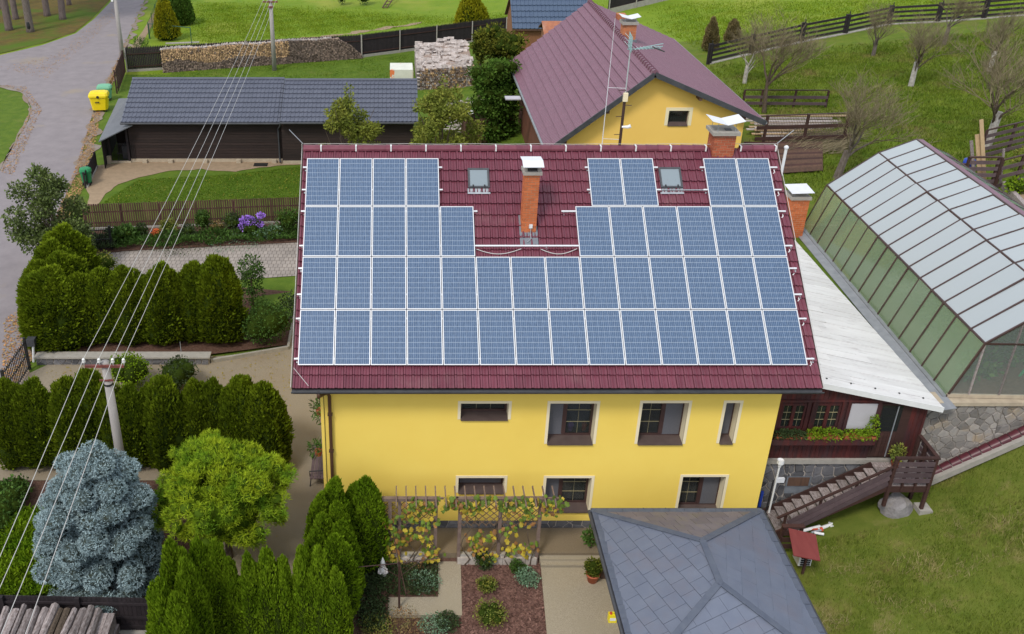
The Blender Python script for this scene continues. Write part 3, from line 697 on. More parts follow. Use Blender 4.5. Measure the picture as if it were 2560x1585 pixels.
# roof: deck, tiles, ridge, gutter
rf = MB()
rf.prism([RP(RX0,0,-.16),RP(RX0,SLOPE-.02,-.16),RP(RX0,SLOPE-.02,-.02),RP(RX0,0,-.02)], (RX1-RX0,0,0))
bk = lambda p: Vector((p.x, 2*RIDGE_Y-p.y, p.z))
rf.prism([bk(RP(RX0,0,-.16)),bk(RP(RX0,0,0)),bk(RP(RX0,SLOPE,0)),bk(RP(RX0,SLOPE,-.16))], (RX1-RX0,0,0))
roof = rf.build('roof', MT['brown_metal'], house)
NC = 62; TW = (RX1-RX0)/NC; NR = 20; TL_ = SLOPE/NR
def tile_geo():
    prof = [(.0,.006),(.012,.040),(.034,.048),(.056,.040),(.074,.008),(.120,.006),(.136,.024),(.150,.024),(.166,.006),(.210,.008),(TW-.010,.016)]
    v, f = [], []; n = len(prof)
    for yy, dh in ((TL_+.05, -.004), (0., .052)):            # upper edge, lower edge
        v += [(x, yy, z+dh) for x, z in prof]
    v += [(x, 0., z+.052-.016) for x, z in prof]
    for i in range(n-1):
        f.append((n+i, n+i+1, i+1, i)); f.append((2*n+i, 2*n+i+1, n+i+1, n+i))
    return v, f
tv, tf = tile_geo(); tmb = MB().add(tv, tf); tile_me = tmb.mesh('roof_tile', MT['tile'])
PX0, PW, PGX, PS0, PH, PGY = -2.702, .992, .0201, .44, 1.65, .0223
pitchx = PW+PGX; rows = [[0,1,2,3,8.49,9.49,12,13], [0,1,2,3,4,8,9,10,11,12,13], list(range(14)), list(range(14))]
def covered(x, s):
    for r, cols in enumerate(rows):
        a = PS0+r*(PH+PGY)
        if a+.12 < s < a+PH-.12 or (r < 3 and a+PH-.13 <= s <= a+PH+.15 and any(PX0+c*pitchx < x < PX0+c*pitchx+PW for c in rows[r+1])):
            if any(PX0+c*pitchx+.1 < x < PX0+c*pitchx+PW-.1 for c in cols): return True
    return False
cand = []; rest = MB()
for r in range(NR):
    for c in range(NC):
        x = RX0+c*TW; s = (r+1)*TL_
        vis = not covered(x+TW/2, s-TL_*.5)
        cand.append((vis, r, c))
vis_t = sorted([q for q in cand if q[0]], key=lambda q: -q[1])
keep = set((q[1], q[2]) for q in vis_t[:300])
for vis, r, c in cand:
    m = frame(RP(RX0+c*TW, (r+1)*TL_+.02, .0)+nrm*random.uniform(-.003, .003), (1,0,0), up, nrm)
    if (r, c) in keep: put('roof_tile', tile_me, roof, m)
    else: rest.add([tuple(m @ Vector(p)) for p in tv], tf)
o = rest.build('roof_tiles', MT['tile'], roof, kind='stuff')
cap = MB(); n = 8
for i in range(2):
    for k in range(n+1):
        t = math.pi*(k/n)*1.1-.05*math.pi; rr = .135+(.018 if i == 0 else 0)
        cap.v.append((0 if i == 0 else .375, rr*math.cos(t), rr*.85*math.sin(t)))
for k in range(n): cap.f.append((k, k+1, n+2+k, n+1+k)); cap.mi.append(0)
b0 = len(cap.v)
for k in range(n+1):
    t = math.pi*(k/n)*1.1-.05*math.pi; cap.v.append((0, .115*math.cos(t), .115*.85*math.sin(t)))
for k in range(n): cap.f.append((b0+k, b0+k+1, k+1, k)); cap.mi.append(0)
cap_me = cap.mesh('ridge_tile', MT['ridge_tile'], False)
nr_ = 40; rl = (RX1-RX0)/nr_
CHB = (FY(1779.5,379,27.7).x, FY(1832.6,379,27.7).x)
for i in range(nr_):
    x = RX0+i*rl
    if CHB[0]-.3 < x < CHB[1]-.05: continue
    put('ridge_tile', cap_me, roof, T(x, RIDGE_Y, RIDGE_Z+.0))
for i in range(0, 14):
    x = RX0+.55+i*1.08
    if CHB[0]-.1 < x < CHB[1]+.1: continue
    mbk = MB(); mbk.box(x-.022, x+.022, RIDGE_Y-.155, RIDGE_Y-.145, RIDGE_Z-.03, RIDGE_Z+.12); mbk.box(x-.022, x+.022, RIDGE_Y-.155, RIDGE_Y+.02, RIDGE_Z+.12, RIDGE_Z+.135)
    mbk.build('ridge_clamp', MT['white_paint'], roof)
for x in (RX0-.03, RX1+.005):
    MB().prism([RP(x,0,-.2),RP(x,SLOPE,-.2),RP(x,SLOPE,.03),RP(x,0,.03)], (.025,0,0)).build('verge_board', MT['brown_metal'], roof)
for a, b in ((RX0, RX1),):
    g = MB(); n = 8; ring = []
    for x in (a-.03, b+.03):
        for k in range(n+1):
            t = math.pi+math.pi*k/n; g.v.append((x, EAVE_Y-.06+.075*math.cos(t), 5.50+.075*math.sin(t)))
    for k in range(n): g.f.append((k, k+1, n+2+k, n+1+k)); g.mi.append(0)
    g.box(a-.03, b+.03, EAVE_Y-.145, EAVE_Y-.130, 5.485, 5.515)
    g.build('gutter', MT['gutter_dark'], house)
    MB().box(a, b, EAVE_Y+.03, EAVE_Y+.05, 5.34, 5.52).build('fascia', MT['brown_metal'], house)
    MB().face([(a,EAVE_Y+.03,5.345),(b,EAVE_Y+.03,5.345),(b,HY0+.02,5.82),(a,HY0+.02,5.82)]).build('soffit', MT['timber_brown'], house)
dx = FY(826,1060,HY0-.08).x
MB().tube([(RX0+.72,EAVE_Y-.06,5.45),(RX0+.72,EAVE_Y-.06,5.30),(RX0+.80,HY0-.25,5.12),(dx-.05,HY0-.14,5.10),(dx,HY0-.09,4.95),(dx,HY0-.08,2.6),(dx,HY0-.08,.3)], .052, 10).build('downspout', MT['downspout_brown'], house, True)
for z in (4.3, 3.0, 1.7): MB().box(dx-.07, dx+.07, HY0-.14, HY0+.01, z, z+.03).build('pipe_bracket', MT['brown_metal'], house)
MB().tube([(dx-.17,HY0-.02,5.0),(dx-.17,HY0-.02,.3)], .008, 5).build('lightning_wire', MT['iron'], house)

# chimneys
xa, sa = roof_hit(1321, 586); c0 = RP(xa, sa); w2 = .215
topA = FY(1328, 437, c0.y).z
chA = MB().box(c0.x-w2-.05, c0.x+w2+.05, c0.y-.04, c0.y+.50, c0.z-.35, c0.z+.02).build('chimney', MT['lead'], house)
chA['label'] = 'tall narrow orange brick chimney with white metal hood'
brick_stack(chA, c0.x-w2, c0.x+w2, c0.y, c0.y+.44, c0.z+.02, topA, 'brick', sides='FLRB')
MB().box(c0.x-w2-.06, c0.x+w2+.06, c0.y-.06, c0.y+.50, topA, topA+.09).build('crown', MT['concrete'], chA)
mp_ = MB(); 
for sx in (-1, 1):
    for sy in (.0, .38): mp_.box(c0.x+sx*w2-.06*(sx > 0), c0.x+sx*w2+.06*(sx < 0), c0.y+sy, c0.y+sy+.06, topA+.09, topA+.27)
mp_.build('crown_pillar', MT['concrete'], chA)
MB().box(c0.x-.14, c0.x+.14, c0.y+.08, c0.y+.36, topA+.09, topA+.24).build('flue', MT['iron'], chA)
hd = MB(); zt = topA+.27
hd.prism([(c0.x-.30,c0.y-.14,zt),(c0.x-.30,c0.y+.16,zt+.10),(c0.x-.30,c0.y+.62,zt+.05),(c0.x-.30,c0.y+.62,zt+.065),(c0.x-.30,c0.y+.16,zt+.116),(c0.x-.30,c0.y-.14,zt+.016)], (.60,0,0))
hd.build('hood', MT['white_metal'], chA)
fl = MB()
sA = sa
fl.face([RP(c0.x-.27,sA-.62,.05),RP(c0.x-.27,sA+.38,.055),RP(c0.x+.27,sA+.38,.055),RP(c0.x+.27,sA-.62,.05)][::1]); fl.build('flashing', MT['lead'], chA)
MB().tube([(c0.x+.05,c0.y-.03,c0.z+.25),(c0.x+.05,c0.y-.06,c0.z+.05),RP(c0.x+.06,sA+.18,.08),RP(c0.x-.06,sA+.30,.08)], .014, 6).build('conduit', MT['zinc'], chA)
MB().box(c0.x-.0, c0.x+.10, c0.y-.05, c0.y-.005, c0.z+.22, c0.z+.33).build('junction_box', MT['white_paint'], chA)

yB = 27.62; bx0, bx1 = CHB; zB0 = RP(0, (RIDGE_Y-yB)/math.cos(PIT)).z-.05; zB1 = FY(1806, 338, yB).z
chB = MB().box(bx0-.05, bx1+.05, yB-.05, yB+.66, zB0-.35, zB0+.08).build('chimney', MT['lead'], house)
chB['label'] = 'wide brick ridge chimney under a white butterfly cowl'
brick_stack(chB, bx0, bx1, yB, yB+.6, zB0+.08, zB1, 'brick_dark', sides='FLRB')
MB().box(bx0-.09, bx1+.09, yB-.09, yB+.69, zB1, zB1+.10).build('crown', MT['concrete'], chB)
MB().box((bx0+bx1)/2+.02, (bx0+bx1)/2+.22, yB+.14, yB+.34, zB1+.101, zB1+.112).build('flue', MT['iron'], chB)
MB().face([RP(bx0-.1,.35,.05),RP(bx0-.1,.98,.05),RP(bx1+.1,.98,.05),RP(bx1+.1,.35,.05)]).build('flashing', MT['lead'], chB)
mx_ = (bx0+bx1)/2; cz = zB1+.10
for sx in (-1, 1):
    wing = MB(); wing.prism([(mx_,yB-.05,cz+.22),(mx_+sx*.50,yB-.10,cz+.36),(mx_+sx*.50,yB+.62,cz+.36),(mx_,yB+.66,cz+.22)], (0,0,.012)); wing.build('cowl_wing', MT['white_metal'], chB)
    for yy in (yB+.02, yB+.56): MB().tube([(mx_+sx*.27,yy,cz),(mx_+sx*.27,yy,cz+.295)], .008, 5).build('cowl_leg', MT['zinc'], chB)

# skylights
for (u0, v0, u1, v1) in ((1117,402,1168,458), (1577,400,1630,458)):
    (x0, s0), (x1, s1) = roof_hit(u0*SC, v0*SC, .08), roof_hit(u1*SC, v1*SC, .08)
    x0 = roof_hit(u0*SC, v1*SC, .08)[0]
    sk = MB()
    def rbox(mb, xa, xb, sa, sb, ha, hb):
        return mb.add([RP(xa,sb,ha),RP(xb,sb,ha),RP(xb,sa,ha),RP(xa,sa,ha),RP(xa,sb,hb),RP(xb,sb,hb),RP(xb,sa,hb),RP(xa,sa,hb)], MB.BF)
    f = .055; s2 = s1-.14
    rbox(sk, x0, x0+f, s0, s2, -.02, .12); rbox(sk, x1-f, x1, s0, s2, -.02, .12); rbox(sk, x0+f, x1-f, s0, s0+f, -.02, .12); rbox(sk, x0+f, x1-f, s2-f, s2, -.02, .12)
    skl = sk.build('skylight', MT['gutter_dark'], house)
    rbox(MB(), x0+f, x1-f, s0+f, s2-f, .085, .10).build('pane', MT['skylight_glass'], skl)
    rbox(MB(), x0+f, x1-f, s0+f, s2-f, .02, .04).build('blind', MT['grey_panel'], skl)
    rbox(MB(), x0-.02, x1+.02, s2+.002, s1+.05, .045, .06).build('flashing', MT['zinc'], skl)
    for hx in (x0+.15, x1-.15): rbox(MB(), hx-.02, hx+.02, s2-.09, s2-.02, .12, .14).build('hinge', MT['iron'], skl)

# lightning conductor on the ridge
MB().tube([(RX0,RIDGE_Y-.02,RIDGE_Z+.17)]+[(RX0+(RX1-RX0)*k/14,RIDGE_Y-.02,RIDGE_Z+.155+.02*(k % 2)) for k in range(1, 14)]+[(RX1,RIDGE_Y-.02,RIDGE_Z+.17)], .007, 5).build('lightning_wire', MT['wire'], house)
MB().tube([(RX0-.02,RIDGE_Y,RIDGE_Z+.17),(RX0-.42,RIDGE_Y,RIDGE_Z+.62)], .012, 6).build('lightning_rod', MT['zinc'], house)
MB().tube([(RX1+.02,RIDGE_Y,RIDGE_Z+.17),(RX1+.46,RIDGE_Y,RIDGE_Z+.60)], .012, 6).build('lightning_rod', MT['zinc'], house)
for x in (RX0-.045, RX1+.045): MB().tube([(x,RIDGE_Y,RIDGE_Z+.17)]+[RP(x, SLOPE*k/6, .06) for k in range(7)], .008, 5).build('lightning_wire', MT['wire'], house)
p1 = RP(RX0+.02, SLOPE-.55, .1); MB().tube([p1, RP(RX0+.45, SLOPE-.03, .09)], .008, 5).build('lightning_wire', MT['wire'], house)

# ------------------------------------------------------------------ solar panels and rails
fr = MB(); fw = .024
fr.box(0, PW, 0, fw, 0, .04); fr.box(0, PW, PH-fw, PH, 0, .04); fr.box(0, fw, fw, PH-fw, 0, .04); fr.box(PW-fw, PW, fw, PH-fw, 0, .04)
frame_me = fr.mesh('frame', MT['alu'])
cell_me = MB().box(0, PW-2*fw, 0, PH-2*fw, 0, .012).mesh('cell_sheet', MT['pv'])
back_me = MB().box(.02, PW-.02, .02, PH-.02, 0, .004).mesh('back_sheet', MT['white_paint'])
def plabel(r, c):
    n = int(c+.6)
    if r == 3: return f'solar panel in the lowest row above the eave, {ORD[n+1]} from the gravel yard verge'
    if r == 2: return f'solar panel in the unbroken row below the tall chimney, {ORD[n+1]} from the gravel yard verge'
    if r == 1: return f'solar panel in the second row from the ridge, {ORD[n+1]} from the gravel yard verge' if c < 6 else f'solar panel in the second row from the ridge, {ORD[14-n]} from the veranda side verge'
    if c < 6: return f'solar panel in the row nearest the ridge, {ORD[n+1]} from the gravel yard verge'
    if c < 11: return 'solar panel of the pair between tall chimney and skylight, on the ' + ('chimney' if c < 9 else 'skylight') + ' side'
    return 'solar panel of the pair below the butterfly cowl, on the ' + ('skylight' if n == 12 else 'veranda') + ' side'
for r, cols in enumerate(rows):
    for c in cols:
        x = PX0+c*pitchx; s = PS0+r*(PH+PGY)+PH
        M4 = frame(RP(x, s, .12), (1,0,0), up, nrm)
        o = bpy.data.objects.new('solar_panel', None); o.empty_display_size = .2; link(o, None, M4)
        tag(o, plabel(r, c), 'solar panel', 'solar panels on the tiled roof')
        put('frame', frame_me, o, M4); put('cell_sheet', cell_me, o, M4 @ T(fw, fw, .018)); put('back_sheet', back_me, o, M4 @ T(0, 0, .006))
def rail(xa, xb, s, label):
    m = MB()
    m.add([RP(xa,s+.022,.055),RP(xb,s+.022,.055),RP(xb,s-.022,.055),RP(xa,s-.022,.055),RP(xa,s+.022,.118),RP(xb,s+.022,.118),RP(xb,s-.022,.118),RP(xa,s-.022,.118)], MB.BF)
    t = thing('mounting_rail', RP((xa+xb)/2, s, .05), label, 'rail', 'aluminium rails under the solar panels'); m.build('profile', MT['alu'], t)
    hk = MB()
    for k in range(int((xb-xa)/1.2)+1):
        x = xa+.08+k*1.2
        if x < xb: hk.add([RP(x-.02,s+.10,.02),RP(x+.02,s+.10,.02),RP(x+.02,s-.06,.02),RP(x-.02,s-.06,.02),RP(x-.02,s+.10,.053),RP(x+.02,s+.10,.053),RP(x+.02,s-.06,.053),RP(x-.02,s-.06,.053)], MB.BF)
    hk.build('roof_hooks', MT['zinc'], t)
    return t
fr_ = [(.175,.65), (.083,.78), (.21,.71), (.15,.88)]
xE0, xE1 = PX0-.12, PX0+13*pitchx+PW+.24
for r in range(4):
    for k, f in enumerate(fr_[r]):
        s = PS0+r*(PH+PGY)+PH*f; nm = ['upper', 'lower'][k]
        rn = ['top', 'second', 'third', 'lowest'][r]
        if r == 0:
            rail(xE0, PX0+4*pitchx+.09, s, f'{nm} aluminium rail under the top four panels left of the skylight')
            rail(PX0+8.49*pitchx-.09, PX0+10.49*pitchx+.12, s, f'{nm} aluminium rail under the panel pair right of tall chimney')
            rail(PX0+12*pitchx-.12, xE1, s, f'{nm} aluminium rail under the panel pair below the cowl chimney')
        elif r == 1 and k == 0:
            rail(xE0, PX0+5*pitchx+.10, s, 'upper aluminium rail under the second row left of tall chimney'); rail(PX0+8*pitchx-.42, xE1, s, 'upper aluminium rail under the second row right of tall chimney')
        else: rail(xE0, xE1, s, f'{nm} aluminium rail across the whole {rn} panel row')
        # white cable clips at the right verge
        x, h = xE1-.10, .05
        m = MB().tube([RP(x,s+.05,.07),RP(x+.02,s+.14,.05),RP(x-.03,s+.19,.05)], .016, 6); o = m.build('cable_clip', MT['white_paint'])
        tag(o, f'small white cable clip under the {nm} rail end of the {rn} panel row', 'clip', 'cable clips at the veranda side verge')
s_ = PS0+PH*.65
o = MB().tube([RP(PX0+10.49*pitchx+.1, s_, .09), RP(PX0+12*pitchx-.1, s_, .09)], .018, 6).build('conduit_pipe', MT['zinc']); tag(o, 'thin grey conduit running under the second skylight between panel pairs', 'conduit')
s_ = PS0+(PH+PGY)+PH*.83
for (a, b, lb) in ((PX0+5*pitchx, c0.x-.25, 'slack cable hanging left of the tall chimney foot'), (c0.x+.3, PX0+8*pitchx-.05, 'slack cable hanging right of the tall chimney foot')):
    pts = [RP(a+(b-a)*k/12, s_+.17*math.sin(math.pi*k/12), .07) for k in range(13)]
    tag(MB().tube(pts, .012, 6).build('cable', MT['wire']), lb, 'cable')
# ------------------------------------------------------------------ antenna mast on the ridge
my = RIDGE_Y+.02
mb_ = FY(1549, 362, my); mt_ = FY(1566, 238, my); mtop = FY(1588, 108, my)
def onm(v): t = (362-v)/(362-108.); return Vector((mb_.x, my, FY(1549+(1588-1549)*t, v, my).z))
mast = thing('antenna_mast', (mb_.x, my, RIDGE_Z+.05), 'thin antenna mast with climbing pegs and white box on the tiled ridge', 'antenna')
MB().tube([(mb_.x,my,RIDGE_Z-.05), onm(238)], .045, 8).build('pole', MT['brown_metal'], mast)
MB().tube([onm(238), onm(108)], .020, 6).build('upper_pole', MT['antenna'], mast)
z = onm(236).z; MB().box(mb_.x-.07, mb_.x+.07, my-.10, my-.02, z-.20, z+.06).build('amplifier_box', MT['cream_plaster'], mast)
for k, v in enumerate((335, 315, 290, 262, 225)):
    z = onm(v).z; s1 = 1 if k % 2 else -1
    MB().tube([(mb_.x,my-.03,z),(mb_.x+s1*.22,my-.06,z)], .012, 5).build('climbing_peg', MT['brown_metal'], mast)
z = onm(316).z
MB().tube([(mb_.x,my-.05,z),(mb_.x+.16,my-.12,z+.02),(mb_.x+.24,my-.14,z+.06)], [.035,.05,.06], 8).build('camera', MT['white_paint'], mast)
zt = onm(122).z; xt = mb_.x
MB().tube([(xt-.10,my-.05,zt),(xt+.95,my+.15,zt-.02)], .014, 6).build('boom', MT['antenna_teal'], mast)
for k in range(9):
    x = xt+k*.11; L = .24-.012*k
    MB().tube([(x,my-.05+.02*k-L,zt+.02),(x,my-.05+.02*k+L,zt+.02)], .007, 5).build('element', MT['antenna'], mast)
for dz in (.14, .26, .38):
    MB().tube([(xt-.12,my-.35,zt+dz),(xt-.12,my+.35,zt+dz)], .007, 5).build('element', MT['antenna'], mast)
rfl = MB()
for a in range(6): rfl.beam((xt-.06,my-.36,zt-.02+a*.085),(xt+.02,my+.36,zt-.02+a*.085), .012, .012)
for a in range(7): rfl.beam((xt-.06+a*.012,my-.36+a*.12,zt-.02),(xt-.06+a*.012,my-.36+a*.12,zt+.42), .012, .012)
rfl.build('reflector_grid', MT['antenna_teal'], mast)
MB().beam((xt+.60,my-.2,zt+.10),(xt+1.05,my+.16,zt-.12), .05, .03).build('reflector', MT['gutter_dark'], mast)
for q in (.05, .13): MB().beam((xt+.18,my+.02,zt+.0),(xt+.98,my+.1,zt+q), .02, .02).build('director', MT['antenna_teal'], mast)
ra = FY(1505, 362, my+.05); rod = thing('lightning_spike', (ra.x, my+.05, RIDGE_Z+.1), 'slender white lightning rod braced to the antenna mast on ridge', 'rod')
rt_ = FY(1541, 45, my+.05); MB().tube([(ra.x,my+.05,RIDGE_Z+.05),(ra.x,my+.05,rt_.z)], [.014,.006], 6).build('spike', MT['white_metal'], rod)
for v in (220, 348):
    z = onm(v).z; MB().tube([(ra.x,my+.05,z),(mb_.x,my,z-.01)], .008, 5).build('brace', MT['white_metal'], rod)

# ------------------------------------------------------------------ steel tile sheets
def steel_sheet(name, parent, o, xa, ua, width, length, wave, course, mt, amp=.022, step=.025, per=6, kind=None):
    o, xa, ua = Vector(o), Vector(xa).normalized(), Vector(ua).normalized(); na = xa.cross(ua)
    nw = max(1, round(width/wave)); wave = width/nw; nc = max(1, round(length/course)); course = length/nc
    us = [i*wave/per for i in range(nw*per+1)]
    off = [amp*(max(0, math.sin(2*math.pi*u/wave))**.8) for u in us]
    V, F = [], []; n = len(us)
    for r in range(nc):
        for s_, dh in ((r*course, step), ((r+1)*course, 0.)):
            sag = [.03*(1 if False else 0) for _ in us]
            V += [o+xa*u+ua*s_+na*(h+dh) for u, h in zip(us, off)]
    for r in range(nc):
        a = 2*r*n
        for i in range(n-1): F.append((a+i, a+i+1, a+n+i+1, a+n+i))
        if r < nc-1:
            b = a+n; c = a+2*n
            for i in range(n-1): F.append((b+i, b+i+1, c+i+1, c+i))
    mb = MB(); a = 0
    # short front lip at the eave
    V2 = V+[o+xa*u+na*(h-.015) for u, h in zip(us, off)]; c = len(V)
    F2 = F+[(c+i, c+i+1, i+1, i) for i in range(n-1)]
    mb.add(V2, F2); return mb.build(name, MT[mt], parent, kind=kind)

# ------------------------------------------------------------------ the second yellow house behind
YG = 43.0
A2 = FY(1638, 183, YG); L2 = FY(1367, 378, YG); R2 = FY(1912, 304, YG); YF = 59.6
h2 = thing('yellow_outbuilding', (A2.x, YG+.6, H(12, 44)), 'yellow outbuilding with gabled mauve steel roof behind the main house', 'house')
YW = YG+.55; xl, xr = L2.x+.75, R2.x-.75
zl = L2.z+(A2.z-L2.z)*(xl-L2.x)/(A2.x-L2.x)-.16; zr = R2.z+(A2.z-R2.z)*(R2.x-xr)/(R2.x-A2.x)-.16
wa, wb_ = FY(1595*SC, 264*SC, YW), FY(1640*SC, 300*SC, YW); wx1 = FY(1644*SC, 266*SC, YW).x; wo2 = (wa.x+.02, wx1, wb_.z+.02, wa.z)
def gable_z(x): return (zl+(A2.z-.16-zl)*(x-xl)/(A2.x-xl)) if x < A2.x else (zr+(A2.z-.16-zr)*(xr-x)/(xr-A2.x))
m = MB(); cols = sorted([xl, A2.x, wo2[0], wo2[1], xr])
for i in range(len(cols)-1):
    a, b = cols[i], cols[i+1]
    if a >= wo2[0]-1e-6 and b <= wo2[1]+1e-6:
        m.face([(a,YW,0),(b,YW,0),(b,YW,wo2[2]),(a,YW,wo2[2])]); m.face([(a,YW,wo2[3]),(b,YW,wo2[3]),(b,YW,gable_z(b)),(a,YW,gable_z(a))])
    else: m.face([(a,YW,0),(b,YW,0),(b,YW,gable_z(b)),(a,YW,gable_z(a))])
m.face([(xl,YF-.5,0),(xl,YW,0),(xl,YW,zl),(xl,YF-.5,zl)]); m.face([(xr,YW,0),(xr,YF-.5,0),(xr,YF-.5,zr),(xr,YW,zr)])
m.face([(xr,YF-.5,0),(xl,YF-.5,0),(xl,YF-.5,zl),(A2.x,YF-.5,A2.z-.16),(xr,YF-.5,zr)])
m.build('wall', MT['ochre_plaster'], h2)
MB().box(xl-.06, xl+.3, YW-.03, YW+.35, 0, zl-.5).build('pilaster', MT['brown_plinth'], h2)
MB().box(xl-.05, xl+.02, YW+4.2, YF-.6, .2, zl-.3).build('garage_door', MT['brown_plinth'], h2)
x0, x1, z0, z1 = wo2; sr = MB(); b = .16
sr.box(x0-b, x0, YW-.012, YW+.02, z0-.0, z1+b); sr.box(x1, x1+b, YW-.012, YW+.02, z0, z1+b); sr.box(x0, x1, YW-.012, YW+.02, z1, z1+b)
sr.face([(x0,YW,z0),(x0,YW,z1),(x0,YW+.25,z1),(x0,YW+.25,z0)]); sr.face([(x1,YW,z1),(x1,YW,z0),(x1,YW+.25,z0),(x1,YW+.25,z1)]); sr.face([(x0,YW,z1),(x1,YW,z1),(x1,YW+.25,z1),(x0,YW+.25,z1)])
w_ = sr.build('window', MT['cream_plaster'], h2)
MB().prism([(x0,YW-.05,z0),(x0,YW+.25,z0+.14),(x0,YW+.25,z0+.02),(x0,YW-.05,z0-.03)], (x1-x0,0,0)).build('sill', MT['sill'], w_)
MB().box(x0, x1, YW+.2, YW+.24, z0+.1, z1).build('pane', MT['pane_dark'], w_); MB().box(x0, x1, YW+.6, YW+.62, z0, z1).build('board', MT['larch_board'], w_)
fm = MB(); fm.box(x0, x0+.05, YW+.17, YW+.2, z0+.1, z1); fm.box(x1-.05, x1, YW+.17, YW+.2, z0+.1, z1); fm.box(x0+.05, x1-.05, YW+.17, YW+.2, z1-.05, z1); fm.build('frame', MT['window_frame'], w_)
rd = MB()
rd.prism([(L2.x,YG,L2.z-.16),(A2.x,YG,A2.z-.16),(A2.x,YG,A2.z-.03),(L2.x,YG,L2.z-.03)], (0,YF-YG,0)); rd.prism([(A2.x,YG,A2.z-.16),(R2.x,YG,R2.z-.16),(R2.x,YG,R2.z-.03),(A2.x,YG,A2.z-.03)], (0,YF-YG,0))
roof2 = rd.build('roof', MT['timber_brown'], h2)
l_len = (A2-L2).length; r_len = (A2-R2).length
steel_sheet('left_roof_sheet', roof2, (L2.x, YF, L2.z), (0,-1,0), A2-L2, YF-YG, l_len, .19, .44, 'steel_roof_red', amp=.02, step=.075)
steel_sheet('right_roof_sheet', roof2, (R2.x, YG, R2.z), (0,1,0), A2-R2, YF-YG, r_len, .19, .44, 'steel_roof_red', amp=.02, step=.04)
cap2 = MB().tube([(0,0,0),(.0,.36,0)], [.17,.11], 8).mesh('ridge_tile', MT['steel_roof_red'])
k = 0
while YG+k*.38 < YF-.2: put('ridge_tile', cap2, roof2, T(A2.x, YG+k*.38, A2.z+.0)); k += 1
bb = MB(); bb.beam((L2.x-.05,YG-.03,L2.z-.07), (A2.x,YG-.03,A2.z-.06), .05, .24, (0,0,1)); bb.beam((A2.x,YG-.03,A2.z-.06), (R2.x+.05,YG-.03,R2.z-.07), .05, .24, (0,0,1)); bb.build('barge_board', MT['gutter_dark'], roof2)
for t in (.42, .82): 
    for (E, s1) in ((L2, 1), (R2, -1)):
        p = E.lerp(A2, 1-t); MB().box(p.x-.07, p.x+.07, YG+.0, YW+.1, p.z-.34, p.z-.17).build('purlin_end', MT['timber_brown'], roof2)
gt = MB().tube([(L2.x-.05,YG-.05,L2.z-.05),(L2.x-.05,YF,L2.z-.05)], .08, 8); gt.build('gutter', MT['gutter_zinc'], h2)
MB().tube([(R2.x+.05,YG-.05,R2.z-.05),(R2.x+.05,YF,R2.z-.05)], .07, 8).build('gutter', MT['gutter_zinc'], h2)
ap = MB(); q = FY(1268*1.0, 150, YG+13); ap.box(L2.x-1.0, L2.x-.12, YG+9.2, YG+9.8, L2.z-.25, L2.z-.18); ap.build('awning', MT['grey_panel'], h2)
cy2 = YG+7.0; q0 = FY(1557, 88, cy2); q1 = FY(1588, 60, cy2)
ch2 = MB().box(q0.x-.05, q0.x+.75, cy2-.05, cy2+.75, A2.z-.6, A2.z-.1).build('chimney', MT['lead'], h2); zc = FY(1572, 62, cy2).z
brick_stack(ch2, q0.x, q0.x+.68, cy2, cy2+.68, A2.z-.35, zc, 'brick_pale', .16, .34, sides='FLR')
MB().box(q0.x-.08, q0.x+.76, cy2-.08, cy2+.76, zc, zc+.14).build('crown', MT['concrete'], ch2)
for sx in (-1, 1):
    xm = q0.x+.34; MB().prism([(xm,cy2-.1,zc+.3),(xm+sx*.5,cy2-.1,zc+.42),(xm+sx*.5,cy2+.75,zc+.42),(xm,cy2+.75,zc+.3)], (0,0,.02)).build('cowl_wing', MT['white_metal'], ch2)
    for yy in (cy2, cy2+.65): MB().tube([(xm+sx*.3,yy,zc+.14),(xm+sx*.3,yy,zc+.37)], .015, 5).build('cowl_leg', MT['zinc'], ch2)
q = FY(1540, 34, YG+14); MB().box(q.x, q.x+.5, YG+13.5, YG+14.0, A2.z-1.5, A2.z-.15).build('far_chimney', MT['brick_pale'], h2)

